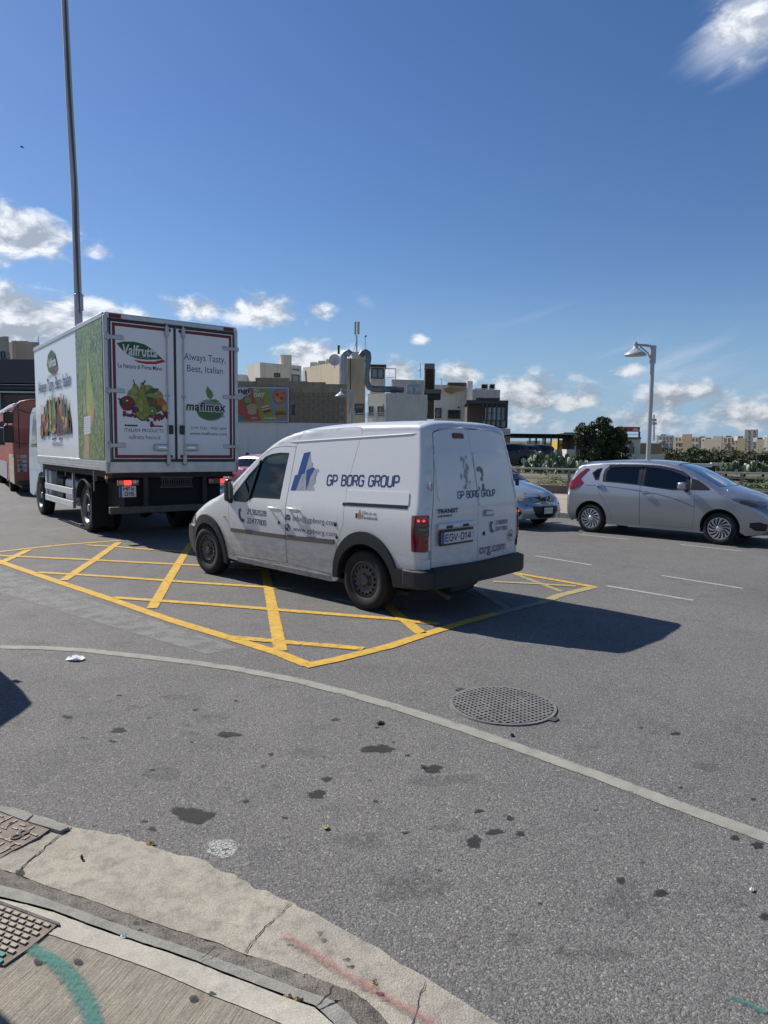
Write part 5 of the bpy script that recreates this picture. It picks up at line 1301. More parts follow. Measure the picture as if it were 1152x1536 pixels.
    g.box(-1.85, -1.82, -.30, .31, .935, .955); g.box(-1.85, -1.82, -.30, .31, 1.115, 1.135)
    tag(g.build('step_grille', M_steel, root), kind='stuff')
    # ---- cab
    prof = [(3.98, .62), (3.98, 2.52), (4.25, 2.60), (4.9, 2.58), (5.28, 2.40), (5.55, 1.55), (5.62, 1.10), (5.62, .45), (5.2, .40), (4.75, .55), (4.66, .80), (4.45, .98), (4.12, 1.04), (3.99, 1.02)]
    mb = MB(); n_ = len(prof); vs = [(x, 1.10, z) for x, z in prof] + [(x, -1.10, z) for x, z in prof]
    mb.add(vs, [tuple(range(n_)), tuple(range(2 * n_ - 1, n_ - 1, -1))] + [(i, n_ + i, n_ + (i + 1) % n_, (i + 1) % n_) for i in range(n_)])
    M_cab = mat('cab_paint', (.34, .46, .54), rough=.3, coat=.5)
    mb.build('cab', M_cab, root, bevel=.06, bseg=3)
    for sy in (1, -1):
        f_ = lambda a, b: (a, sy * 1.103, b)
        dq = [(4.22, 1.62), (4.22, 2.42), (4.85, 2.42), (5.15, 1.95), (5.28, 1.62)]
        MB().plate([f_(*q) for q in dq], (0, sy, 0), .02).build('cab_window', M_tint, root)
        MB().plate([(4.15, sy * 1.105, 1.06), (4.15, sy * 1.105, 1.56), (5.36, sy * 1.105, 1.56), (5.45, sy * 1.105, 1.06), (4.75, sy * 1.105, 1.06)], (0, sy, 0), .012).build('cab_door', M_cab, root)
        MB().box(4.26, 4.44, min(sy * 1.10, sy * 1.13), max(sy * 1.10, sy * 1.13), 1.44, 1.48).build('door_handle', M_black, root, bevel=.008)
        arm = MB().tube([(5.2, sy * 1.12, 2.46), (5.25, sy * 1.35, 2.55), (5.24, sy * 1.60, 2.52), (5.24, sy * 1.64, 1.85), (5.3, sy * 1.35, 1.70), (5.3, sy * 1.14, 1.70)], .016, 8).build('mirror_frame', M_black, root, smooth=True)
        for z0, z1 in ((2.20, 2.48), (1.72, 2.15)):
            a, b = sorted((sy * 1.49, sy * 1.72)); mh = MB().box(5.17, 5.28, a, b, z0, z1).build('mirror_housing', M_black, arm, bevel=.04, bseg=3)
            a, b = sorted((sy * 1.52, sy * 1.69)); MB().box(5.162, 5.168, a, b, z0 + .03, z1 - .03).build('mirror_glass', M_black, arm)
    MB().plate([(5.32, -.95, 2.32), (5.32, .95, 2.32), (5.57, 1.0, 1.56), (5.57, -1.0, 1.56)], (1, 0, .3), .03).build('windscreen', M_tint, root)
    MB().box(5.60, 5.66, -.98, .98, .45, .8).build('front_bumper', M_plastic, root, bevel=.03)
    return root


build_truck()


# ------------------------------------------------------------------ old red bus ahead
def build_bus():
    root = empty('bus', 'faded dark red bus at the left edge, ahead of the box truck', 'bus', (-12.03, 22.6, 0), 2.13)
    M_bus = mat('bus_red_shaded', (.27, .055, .038), rough=.45, coat=.3, var=.25, vscale=1.5, dirt=(.3, 1.2, (.14, .09, .07, 1), .5))  # darker red: shade of the rear put into the colour
    M_buss = mat('bus_red_sunlit', (.44, .09, .058), rough=.45, coat=.3, var=.25, vscale=1.2)  # the same red lightened for the sunlit side
    Wd = 2.5
    prof = [(0, -.02), (0, -Wd + .02)]
    mb = MB(); sec = [(.0, .36), (.0, 2.55), (-.03, 2.85), (-.22, 3.08), (-.55, 3.16), (-Wd + .55, 3.16), (-Wd + .22, 3.08), (-Wd + .03, 2.85), (-Wd, 2.55), (-Wd, .36)]
    n_ = len(sec); vs = [(0, y, z) for y, z in sec] + [(11.5, y, z) for y, z in sec]
    mb.add(vs, [tuple(range(n_)), tuple(range(2 * n_ - 1, n_ - 1, -1))] + [(i, n_ + i, n_ + (i + 1) % n_, (i + 1) % n_) for i in range(n_)])
    mb.build('body', M_bus, root, bevel=.05, bseg=3)
    sp = MB(); x0, x1, wx = .05, 11.4, 2.75
    ol = [(x0, .38)] + [(wx - .55, .38)] + [(wx + .55 * math.cos(t), .45 + .55 * math.sin(t)) for t in np.linspace(PI, 0, 14)] + [(x1, .38), (x1, 2.80), (x0, 2.80)]
    sp.plate([(x, .012, z) for x, z in ol], (0, 1, 0), .012); sp.build('side_panel', M_buss, root)
    MB().plate([(.06, .016, .38), (1.9, .016, .38), (2.1, .016, .9), (2.1, .016, 1.35), (.06, .016, 1.35)], (0, 1, 0), .004).build('cream_skirt', mat('bus_cream', (.42, .38, .26), rough=.5, var=.2), root)
    MB().plate([(3.4, .016, 1.05), (8.0, .016, 1.05), (8.0, .016, 1.2), (3.4, .016, 1.2)], (0, 1, 0), .004).build('skirt_stripe', M_redprint, root)
    MB().plate([(3.4, .016, .4), (8.0, .016, .4), (8.0, .016, 1.04), (3.4, .016, 1.04)], (0, 1, 0), .004).build('grey_skirt', M_greyprint, root)
    MB().prism([(.02, -.2), (11.4, -.2), (11.4, .03), (.9, .03), (.02, -.02)], 2.84, 3.0).build('roof_edge', M_whiteclean, root, bevel=.05)
    for i in range(6): MB().box(3.9 + i * 1.25, 5.0 + i * 1.25, .0, .022, 1.65, 2.55).build('side_window', M_tint, root)
    MB().box(1.5, 2.4, .0, .02, 1.75, 2.35).build('side_flap', mat('flap_brown', (.22, .12, .07), rough=.5), root)
    for i in range(15): MB().box(.10, .42, .012, .024, 1.28 + i * .085, 1.31 + i * .085).build('vent_slat', M_matt, root)
    for y in (-.15, -1.0, -1.7): MB().box(-.012, .0, y - .02, y + .0, 1.2, 3.0).build('rear_seam', M_matt, root)
    MB().box(-.02, .0, -1.95, -.55, 1.75, 2.75).build('rear_window', M_tint, root)
    MB().plate([(-.015, -.02, 1.55), (-.015, -2.3, 1.25), (-.015, -2.3, .55), (-.015, -.45, .62), (-.015, -.30, .78), (-.015, -.03, .80)], (-1, 0, 0), .01).build('engine_cover', M_bus, root)
    for i, (m_, z) in enumerate(((M_redlit, 1.28), (M_red, 1.13), (M_smoke, .98), (M_smoke, .84))):
        b_ = MB().box(-.024, -.012, -.36, -.08, z - .05, z + .06).build('lamp_panel', M_greyprint, root); MB().lathe([(0, -.012), (.045, -.01), (.055, 0)], 16, 'X', (-.024, -.14 - .02 * i, z)).build('lamp', mat('dull_orange_lens', (.6, .10, .03), rough=.3) if i == 0 else (M_red if i == 1 else M_smoke), b_, smooth=True)
    MB().box(-.10, 0, -2.4, -.1, .34, .50).build('rear_bumper', M_darkmetal, root, bevel=.03)
    MB().box(.1, 11.2, -2.3, -.2, .25, .37).build('underbody', M_darkmetal, root)
    for x in (2.75, 8.9):
        for y in (-.16, -Wd + .16): wheel(root, x, y if y > -1 else y, .47, .28, 'truck')
    return root


build_bus()
# two cars whose tops and noses show between truck and van
def simple_car(paint, loc, rz, label):
    r_ = empty('parked_car', label, 'car', loc, rz); return build_hatch(r_, paint, MAZ, MD, glass=M_tint), r_
simple_car(M_pink, Vector((-4.1, 22.6, 0)), .95, 'pink hatchback glimpsed between the box truck and the bonnet of the van')
simple_car(M_whiteclean, Vector((-6.85, 20.05, 0)), -.756, 'plain white car half hidden behind the tail of the box truck')


# ------------------------------------------------------------------ ground, road, pavement
RL0, RL1 = Vector((4.86, 25.8)), Vector((11.4, 23.06)); rdir = (RL1 - RL0).normalized(); rn_ = Vector((-rdir.y, rdir.x))


def beyond(x, y): return (Vector((x, y)) - RL0).dot(rn_)


def sstep(a, b, v): t = min(1, max(0, (v - a) / (b - a))); return t * t * (3 - 2 * t)


def terrain_h(x, y):
    d = beyond(x, y); side = sstep(.09, .17, x / max(y, 1)) if y > 0 else sstep(2, 10, x)
    low = -2.1 * sstep(.6, 9, d) * side
    far = sstep(110, 190, y) * 2.3 + sstep(220, 330, y) * 2.0 + sstep(400, 1200, y) * 14
    h_ = low + far * side - .06
    if d > 4 and side > .2: h_ += .25 * side * noise.noise(Vector((x * .08, y * .08, 0)))
    return h_


gx = np.concatenate([-np.geomspace(2200, 12, 26), np.linspace(-10, 40, 51), np.geomspace(42, 2200, 34)])
gy = np.concatenate([-np.geomspace(1500, 10, 10), np.linspace(-8, 62, 71), np.geomspace(64, 3000, 48)])
vs = [(x, y, terrain_h(x, y)) for y in gy for x in gx]; nx = len(gx)
fs = [(j * nx + i, j * nx + i + 1, (j + 1) * nx + i + 1, (j + 1) * nx + i) for j in range(len(gy) - 1) for i in range(nx - 1)]
tm = bpy.data.materials.new('field_ground'); tm.use_nodes = True; t = NT(tm.node_tree); p = t.n['Principled BSDF']; co = t.new('ShaderNodeTexCoord').outputs['Object']
c = t.mix(t.lin(t.noise(co, .05, 5, .6, .5), .4, .6), (.055, .075, .025), (.20, .155, .09)); c = t.mix(t.m('MULTIPLY', t.lin(t.noise(co, .9, 5, .7), .45, .65), .7), c, (.04, .055, .02))
t.put(p.inputs['Base Color'], c); p.inputs['Roughness'].default_value = .95
g_ = MB().add(vs, fs).build('ground', tm, None, smooth=True, angle=None, fix=False); tag(g_, kind='structure')

M_asph = asphalt_mat()
kd = Vector((.727, -.686)); K0 = Vector((4.52, 17.55))          # far kerb line: from G(843,776) along the parked cars
ka, kb = K0 - kd * 7.5, K0 + kd * 34
road_poly = [(-70, -12), (kb.x + 10, -12), (kb.x, kb.y), (ka.x, ka.y), (1.5, 27.3), (-4, 40), (-14, 60), (-26, 78), (-70, 78)]
kb2 = K0 + kd * 26
road_poly = [(-70, -12), (40, -12), (kb2.x + .001, kb2.y), (ka.x, ka.y), (1.2, 26.6), (-1.4, 40), (-9, 62), (-20, 80), (-70, 80)]
rd = MB().add([(x, y, 0) for x, y in road_poly], [tuple(range(len(road_poly)))]).build('road', M_asph, None, fix=False); tag(rd, kind='structure')

# near pavement corner: asphalt edge, apron, kerb stones, strip, brushed slab
apx = [(-60, 1202), (0, 1212), (25, 1214), (50, 1222), (78, 1229), (105, 1239), (113, 1241), (126, 1243), (139, 1246), (152, 1247), (165, 1252), (180, 1252), (195, 1256), (206, 1262), (217, 1263), (232, 1271), (245, 1275), (270, 1284), (290, 1285), (312, 1292), (322, 1302), (337, 1309), (352, 1311), (362, 1319), (375, 1325), (380, 1334), (399, 1335), (418, 1346), (437, 1352), (452, 1363), (470, 1368), (493, 1382), (520, 1397), (545, 1410), (572, 1424), (597, 1444), (625, 1458), (649, 1472), (690, 1500), (750, 1536), (860, 1610), (1000, 1720)]
inn = [(-60, 1286), (0, 1304), (25, 1310), (76, 1331), (122, 1345), (174, 1364), (215, 1378), (250, 1391), (290, 1403), (330, 1415), (368, 1432), (403, 1441), (430, 1451), (458, 1462), (500, 1476), (528, 1487), (549, 1500), (573, 1524), (600, 1560), (650, 1660)]
joi = [(-60, 1330), (0, 1347), (40, 1356), (80, 1367), (130, 1386), (180, 1404), (215, 1416), (250, 1427), (295, 1443), (337, 1460), (380, 1476), (424, 1493), (472, 1510), (500, 1535), (520, 1565), (560, 1680)]
low_ = [(-60, 1370), (0, 1376), (40, 1390), (82, 1404), (115, 1415), (152, 1427), (195, 1442), (222, 1452), (250, 1463), (285, 1478), (319, 1493), (355, 1507), (389, 1521), (420, 1534), (450, 1560), (480, 1680)]
rj = random.Random(2)


def jit(px, k=1.2, sub=4):
    out = []
    for i in range(len(px) - 1):
        for j in range(sub): t_ = j / sub; out.append((px[i][0] + (px[i + 1][0] - px[i][0]) * t_ + rj.uniform(-k, k), px[i][1] + (px[i + 1][1] - px[i][1]) * t_ + rj.uniform(-k, k) * .7))
    return out + [px[-1]]


def gstrip(a, b, za, zb, rows=1, bumpy=0.0):
    """surface between two ground lines a (height za) and b (height zb)"""
    n = 90
    def at_t(l, t_):
        q = t_ * (len(l) - 1); i = min(int(q), len(l) - 2); f_ = q - i; return l[i] * (1 - f_) + l[i + 1] * f_
    A = [Vector(G(u, v, za)) for u, v in a]; Bq = [Vector(G(u, v, zb)) for u, v in b]
    vs = []; fs = []
    for i in range(n + 1):
        t_ = i / n; pa = at_t(A, t_); pb = at_t(Bq, t_)
        for r_ in range(rows + 1):
            q = pa.lerp(pb, r_ / rows)
            if bumpy and 0 < r_ < rows: q.z += bumpy * noise.noise(q * 22) + bumpy * .6 * noise.noise(q * 60)
            vs.append(q)
    m = rows + 1
    for i in range(n):
        for r_ in range(rows): fs.append((i * m + r_, i * m + r_ + 1, (i + 1) * m + r_ + 1, (i + 1) * m + r_))
    return MB().add(vs, fs)


M_apron = concrete_mat('apron_concrete', (.46, .41, .325), (.35, .325, .27), (.20, .185, .16), .75, 60, .9, dist=.006)
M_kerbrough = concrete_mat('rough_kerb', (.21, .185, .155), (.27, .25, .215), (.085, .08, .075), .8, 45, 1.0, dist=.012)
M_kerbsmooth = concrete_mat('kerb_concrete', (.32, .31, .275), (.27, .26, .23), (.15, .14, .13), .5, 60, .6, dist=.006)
M_strip = concrete_mat('strip_concrete', (.50, .465, .385), (.42, .39, .32), (.2, .19, .17), .45, 70, .5, dist=.005)
_a, _b = G(113, 1449), G(143, 1420); BR = -math.atan2(_b.y - _a.y, _b.x - _a.x)
M_brush = concrete_mat('brushed_concrete', (.35, .305, .235), (.31, .275, .22), (.18, .16, .14), .35, 60, .7, brushed=BR, dist=.004)
M_gapdark = mat('joint_dirt', (.03, .027, .024), rough=.95)
pv = empty('pavement', None, None); tag(pv, kind='structure')
apj = jit(apx)
# level sheet under everything on the near corner, then the pieces
gstrip(apj, jit(inn, .8), .004, .016, 10, .004).build('apron', M_apron, pv, smooth=True, angle=None, fix=False)
mid = [((a[0] * .45 + b[0] * .55), (a[1] * .45 + b[1] * .55)) for a, b in zip([inn[int(i * (len(inn) - 1) / 15)] for i in range(16)], [joi[int(i * (len(joi) - 1) / 15)] for i in range(16)])]
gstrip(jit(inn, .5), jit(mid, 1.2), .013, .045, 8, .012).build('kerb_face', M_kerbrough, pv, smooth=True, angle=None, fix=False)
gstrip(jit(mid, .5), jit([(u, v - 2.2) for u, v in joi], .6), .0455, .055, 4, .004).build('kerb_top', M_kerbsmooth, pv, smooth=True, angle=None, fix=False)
gstrip([(u, v - 4) for u, v in joi], [(u, v + 3) for u, v in joi], .035, .035, 1).build('kerb_joint', M_gapdark, pv, fix=False)
gstrip(jit([(u, v + 1.2) for u, v in joi], .6), jit(low_, .7), .056, .058, 5, .003).build('edge_strip', M_strip, pv, smooth=True, angle=None, fix=False)
bt = [(u, v - 1) for u, v in low_]; bb = [(-400, 1700), (-300, 1750), (-200, 1800), (-100, 1850), (0, 1900), (200, 1950), (300, 1980), (420, 2000)]
gstrip(bt, bb, .055, .055, 12, .001).build('footway_slab', M_brush, pv, smooth=True, angle=None, fix=False)


def crack(px, z, wpx=1.6, par=pv):
    pts = []
    for u, v in jit(px, 1.3, 4):
        zz_ = z
        if z < .03:
            vo_ = np.interp(u, [a[0] for a in apx], [a[1] for a in apx]); vi_ = np.interp(u, [a[0] for a in inn], [a[1] for a in inn]); zz_ = .0085 + .012 * min(1, max(0, (v - vo_) / (vi_ - vo_)))
        pts.append(Vector(G(u, v, zz_)))
    mb = MB(); vs = []
    for i, q in enumerate(pts):
        d = (pts[min(i + 1, len(pts) - 1)] - pts[max(i - 1, 0)]).normalized(); nrm = Vector((-d.y, d.x, 0)); wd = wpx * .0011 * rj.uniform(.5, 1.4) * (0.3 if i in (0, len(pts) - 1) else 1)
        vs += [q + nrm * wd, q - nrm * wd]
    mb.add(vs, [(2 * i, 2 * i + 1, 2 * i + 3, 2 * i + 2) for i in range(len(pts) - 1)]); return mb.build('crack', M_gapdark, par, fix=False)


crack([(25, 1310), (45, 1290), (60, 1277), (78, 1262), (100, 1246), (110, 1240)], .0235, 2.6)
crack([(437, 1353), (420, 1372), (405, 1384), (392, 1396), (378, 1412), (366, 1430)], .0245, 1.5)
crack([(640, 1470), (628, 1495), (625, 1520), (615, 1540)], .0225, 1.2)
crack([(325, 1417), (312, 1430), (298, 1441)], .060, 1.6); crack([(500, 1477), (495, 1490), (474, 1509)], .064, 3.2)
crack([(0, 1262), (20, 1268), (16, 1278)], .016, 1.2); crack([(42, 1223), (38, 1229), (36, 1232)], .013, 2)


# ---- access covers
def metal_mat(name, c, c2, paint=None):
    m = bpy.data.materials.new(name); m.use_nodes = True; MATS[name] = m; t = NT(m.node_tree); p = t.n['Principled BSDF']; co = t.new('ShaderNodeTexCoord').outputs['Object']
    col = t.mix(t.lin(t.noise(co, 9, 6, .7), .35, .65), c, c2); t.put(p.inputs['Base Color'], col)
    p.inputs['Metallic'].default_value = .35; t.put(p.inputs['Roughness'], t.lin(t.noise(co, 20, 4), .3, .7, .45, .8))
    b = t.new('ShaderNodeBump'); b.inputs['Strength'].default_value = .4; b.inputs['Distance'].default_value = .002; t.l.new(t.noise(co, 120, 3), b.inputs['Height']); t.l.new(b.outputs[0], p.inputs['Normal']); return m


M_rust = metal_mat('rusty_iron', (.115, .088, .068), (.17, .135, .105)); M_rustlight = metal_mat('worn_iron', (.21, .18, .145), (.28, .25, .21)); M_iron = metal_mat('dark_iron', (.045, .043, .04), (.09, .085, .078)); M_ironlight = metal_mat('polished_iron', (.17, .165, .155), (.24, .23, .215))
M_tealc = mat('teal_paint_iron', (.04, .20, .17), rough=.6, var=.4, vscale=30)


def slab_from_px(px, z, th, name, m, parent=None):
    P_ = [Vector(G(u, v, z)) for u, v in px]; return MB().plate(P_, (0, 0, 1), th).build(name, m, parent)


cov2 = slab_from_px([(-75, 1326), (87, 1386), (46, 1420), (6, 1448), (-110, 1400)], .062, .02, 'access_cover', M_rust)
tag(cov2, 'rusty rectangular cover with rows of raised studs, half painted teal at its corner', 'metal cover')
shared_t = {}
o_ = G(87, 1386, .062); e1 = (G(6, 1448, .062) - o_).normalized(); e2 = (G(-75, 1326, .062) - o_).normalized(); L1 = (G(6, 1448, .062) - o_).length
sm = None
for i in range(9):
    for j in range(14):
        q = o_ + e1 * (.022 + i * L1 / 9.2) + e2 * (.028 + j * .036 + (i % 2) * .018); d1, d2 = e1, e2
        uu = q.y
        mb = MB(); a_, b_ = .007, .0125
        base = [q + d1 * a_ + d2 * b_, q - d1 * a_ + d2 * b_, q - d1 * a_ - d2 * b_, q + d1 * a_ - d2 * b_]
        teal = i >= 5 and (j > 2 or i > 6)
        if sm is None:
            mb.plate([v_ - q + Vector((0, 0, .006)) for v_ in base], (0, 0, 1), .006); ob = mb.build('stud', M_rustlight, cov2); sm = ob; ob.location = q
        else:
            ob = sm.copy(); COL.objects.link(ob); ob.parent = cov2; ob.location = q
            if teal:
                if 'tealme' not in shared_t: shared_t['tealme'] = sm.data.copy(); shared_t['tealme'].materials[0] = M_tealc
                ob.data = shared_t['tealme']
# frame line of the stud cover
slab_from_px([(-80, 1321), (90, 1384), (88.5, 1387.5), (-80, 1326)], .0645, .02, 'cover_frame', M_iron, cov2)

cov1 = slab_from_px([(-80, 1189), (74, 1244), (60, 1254), (34, 1268), (16, 1277), (0, 1287), (-110, 1262)], .017, .012, 'access_cover', M_rust)
tag(cov1, 'brown iron cover with scattered raised letters, set in a cracked concrete surround', 'metal cover')
o_ = G(74, 1244, .017); e1 = (G(0, 1287, .017) - o_).normalized(); e2 = (G(-80, 1189, .017) - o_).normalized(); L1 = (G(0, 1287, .017) - o_).length
rc = random.Random(9); bars = []
for i in range(8):
    for j in range(14):
        q = o_ + e1 * (.03 + i * L1 / 8.6) + e2 * (.03 + j * .052) + Vector((rc.uniform(-.006, .006), rc.uniform(-.006, .006), 0))
        if rc.random() < .2: continue
        an = rc.choice([0, PI / 2]) + rc.uniform(-.1, .1); d1 = e1 * math.cos(an) + e2 * math.sin(an); d2 = Vector((-d1.y, d1.x, 0)); a_, b_ = rc.choice([.016, .022]), .005
        key = (a_,)
        MB().plate([q + d1 * a_ + d2 * b_ + Vector((0, 0, .004)), q - d1 * a_ + d2 * b_ + Vector((0, 0, .004)), q - d1 * a_ - d2 * b_ + Vector((0, 0, .004)), q + d1 * a_ - d2 * b_ + Vector((0, 0, .004))], (0, 0, 1), .004).build('raised_bar', M_rustlight, cov1)
for u, v, rr_ in ((36, 1249, .022), (24, 1256, .020)):
    c_ = G(u, v, .018); MB().lathe([(rr_, .0), (rr_, .004), (rr_ * .6, .004), (rr_ * .6, 0)], 16, 'Z', tuple(c_)).build('lift_ring', M_iron, cov1)
# surround stones of the letter cover
slab_from_px([(-70, 1196), (0, 1209.5), (22, 1211), (50, 1221), (38, 1231), (0, 1216.5), (-80, 1189)][:6], .022, .015, 'kerb_stone', M_kerbsmooth, pv)
slab_from_px([(52, 1222), (104, 1240), (90, 1246), (42, 1232)], .022, .015, 'kerb_stone', M_kerbsmooth, pv)

# round manhole cover in the road
mc = G(754, 1058, 0); ra_ = .33
man = MB().lathe([(0, .006), (ra_ - .004, .006), (ra_ - .004, .002)], 64, 'Z', (0, 0, 0)).build('manhole_cover', M_iron, None); man.location = mc
tag(man, 'round iron manhole cover with a raised grid of small blocks, in the road', 'manhole cover')
MB().lathe([(ra_, .002), (ra_, .010), (ra_ + .02, .010), (ra_ + .022, .003)], 64, 'Z').build('cover_frame', M_ironlight, man, smooth=True, angle=R(40))
ang = math.atan2(*(G(800, 1050) - G(700, 1062)).yx[:]); sm = None; ca, sa = math.cos(ang), math.sin(ang)
for dirn in (0, 1):
    for i in range(-9, 10):
        d_ = i * .0345; hl = math.sqrt(max(0, (ra_ - .004) ** 2 - d_ * d_))
        if hl < .05: continue
        mb = MB()
        if dirn == 0: mb.box(-hl, hl, d_ - .0058, d_ + .0058, .006, .0125)
        else: mb.box(d_ - .0064, d_ + .0064, -hl, hl, .006, .0131)
        ob = mb.build('rib', M_ironlight, man); ob.rotation_euler = (0, 0, ang + .25)
for x, y in ((.20, .06), (-.17, -.05)):
    MB().lathe([(.032, .006), (.032, .014), (.022, .014), (.022, .006)], 20, 'Z', (x * ca - y * sa, x * sa + y * ca, 0)).build('key_socket', M_ironlight, man)
for u, v in ((686, 1034), (826, 1079)):
    q = G(u, v, 0) - mc; d = Vector((q.x, q.y, 0)).normalized(); n_2 = Vector((-d.y, d.x, 0)); e = d * (ra_ + .015)
    MB().plate([e + n_2 * .035 + Vector((0, 0, .008)), e - n_2 * .035 + Vector((0, 0, .008)), e + d * .05 - n_2 * .03 + Vector((0, 0, .008)), e + d * .05 + n_2 * .03 + Vector((0, 0, .008))], (0, 0, 1), .006).build('hinge_lug', M_iron, man)
# asphalt patch round it
M_stain = decal_mat('old_oil_stain', (.024, .023, .022), .80, .30, 1.0, 24)
M_stainf = decal_mat('faint_stain', (.075, .073, .07), .22, .3, 1.2, 14)
M_white = decal_mat('white_splash', (.55, .55, .53), .85, .35, .8, 22, crack=.10)
M_pale = decal_mat('old_pale_line', (.40, .38, .325), .90, .02, .65, 9, color2=(.29, .275, .24))
M_patch = decal_mat('pale_old_marking', (.29, .28, .265), .8, .1, .8, 5, color2=(.24, .235, .225))
M_yel = decal_mat('yellow_line_paint', (.76, .45, .045), .97, .02, .66, 18, color2=(.50, .31, .05))
M_yelw = decal_mat('worn_yellow_paint', (.52, .40, .14), .85, .25, .85, 20, color2=(.40, .34, .20))
M_worn = decal_mat('worn_pale_paint', (.36, .34, .29), .85, .25, .85, 20, color2=(.28, .27, .24))
M_whl = decal_mat('white_line_paint', (.52, .52, .50), .85, .1, .6, 16, color2=(.36, .36, .35))
M_tealg = decal_mat('teal_spray', (.05, .22, .18), .80, .15, .95, 70, color2=(.06, .24, .2))
M_redg = decal_mat('red_spray', (.42, .12, .11), .62, .2, 1.1, 70, color2=(.36, .12, .11))


def keep_attr(o, vals):
    a = o.data.attributes.new('keep', 'FLOAT', 'POINT'); a.data.foreach_set('value', vals)


def flat_line(pts, wd, z, m, name, parent, keep=.75, edge=.55, taper=False, rows=4, soft=False):
    """strip lying on the ground, worn at its edges"""
    P_ = [Vector(q) for q in pts]; out = [P_[0]]
    for a, b in zip(P_[:-1], P_[1:]):
        k_ = max(1, int((b - a).length / .25))
        for i in range(1, k_ + 1): out.append(a.lerp(b, i / k_))
    vs = []; vals = []; fs = []
    m_ = rows + 1
    for i, q in enumerate(out):
        d = (out[min(i + 1, len(out) - 1)] - out[max(i - 1, 0)]); d.z = 0; d.normalize(); nr = Vector((-d.y, d.x, 0)); w_ = wd[min(len(wd) - 1, int(i / len(out) * len(wd)))] if isinstance(wd, list) else wd
        for r_ in range(m_):
            s_ = r_ / rows * 2 - 1; v_ = q + nr * s_ * w_ / 2; vs.append((v_.x, v_.y, z))
            vals.append((edge + (keep - edge) * (1 - s_ * s_) if soft else (edge if r_ in (0, rows) else keep)) * (1 if not taper else .45 + .55 * math.sin(PI * i / (len(out) - 1))))
    for i in range(len(out) - 1):
        for r_ in range(rows): fs.append((i * m_ + r_, i * m_ + r_ + 1, (i + 1) * m_ + r_ + 1, (i + 1) * m_ + r_))
    o = MB().add(vs, fs).build(name, m, parent, fix=False); keep_attr(o, vals); return o


def stain(u, v, ru, rv, m, name, parent, z=.003, amp=.35, keep=1.0, n=26):
    c_ = G(u, v, z); ex = (G(u + ru, v, z) - c_); ey = (G(u, v - rv, z) - c_); rs = random.Random(int(u * 7 + v)); ph = [rs.uniform(0, 6.28) for _ in range(4)]
    vs = [tuple(c_)]; vals = [keep]; fs = []
    for k_, rr_ in enumerate((.45, .75, 1.0)):
        for i in range(n):
            a = 2 * PI * i / n; w_ = 1 + amp * (.5 * math.sin(2 * a + ph[0]) + .35 * math.sin(3 * a + ph[1]) + .3 * math.sin(5 * a + ph[2]) + .2 * math.sin(9 * a + ph[3]))
            q = c_ + (ex * math.cos(a) + ey * math.sin(a)) * rr_ * w_; vs.append((q.x, q.y, z)); vals.append(keep * (1, .85, .05)[k_])
    for i in range(n): fs.append((0, 1 + i, 1 + (i + 1) % n))
    for k_ in range(2):
        for i in range(n): a = 1 + k_ * n + i; b = 1 + k_ * n + (i + 1) % n; fs.append((a, a + n, b + n, b))
    o = MB().add(vs, fs).build(name, m, parent, fix=False); keep_attr(o, vals); return o


gl = lambda px, z=.0: [G(u, v, z) for u, v in px]
# pale old band beside the box, then the long faded line
pts = gl([(0, 852), (60, 875), (100, 889), (200, 921), (300, 953), (358, 972), (312, 982), (210, 953), (100, 920), (0, 889)])
vo, tr = cdt([(q.x, q.y) for q in pts], [], .2, .2); o = MB().add([(x, y, .0025) for x, y in vo], tr).build('faded_marking', M_patch, rd, fix=False); keep_attr(o, [.62] * len(vo))
flat_line(gl([(-60, 972), (0, 971), (60, 972), (130, 976), (200, 984), (280, 993), (350, 1003), (440, 1020), (520, 1040), (600, 1063), (700, 1095), (800, 1130), (900, 1165), (1000, 1203), (1080, 1232), (1152, 1258), (1300, 1315)]), .098, .004, M_pale, 'faded_line', rd, .8, .45)
zy = .0055
Wy = .115
flat_line(gl([(-40, 826), (0, 843), (87, 873), (174, 902), (260, 932), (347, 958), (417, 980), (462, 998)]), Wy, zy, M_yel, 'yellow_line', rd)
flat_line(gl([(456, 1000), (500, 991), (585, 970), (641, 951), (700, 933), (745, 921)]), Wy, zy + .001, M_yel, 'yellow_line', rd)
flat_line(gl([(746, 921), (783, 911), (811, 905)]), Wy, zy + .001, M_worn, 'worn_line', rd, .9, .6)
flat_line(gl([(811, 905), (840, 893), (892, 880.5)]), Wy * 1.1, zy, M_yelw, 'worn_line', rd, .95, .6)
flat_line(gl([(892, 881), (830, 870), (766, 859), (700, 848)]), Wy * .9, zy + .001, M_yel, 'yellow_line', rd, .7, .4)
flat_line(gl([(-20, 832), (0, 828), (43, 823), (100, 817), (182, 811)]), Wy, zy, M_yel, 'yellow_line', rd, .7, .45)
flat_line(gl([(43, 825), (9, 841), (-20, 853)]), Wy, zy + .001, M_yel, 'yellow_line', rd)
flat_line(gl([(178, 814), (140, 841), (95, 871)]), Wy, zy + .001, M_yel, 'yellow_line', rd)
flat_line(gl([(287, 815), (282, 823), (254, 868), (228, 913)]), Wy, zy + .001, M_yel, 'yellow_line', rd)
flat_line(gl([(393, 840), (399, 862), (410, 920), (421, 977)]), Wy, zy + .001, M_yel, 'yellow_line', rd)
flat_line(gl([(560, 890), (585, 913), (632, 951)]), Wy, zy + .001, M_yel, 'yellow_line', rd)
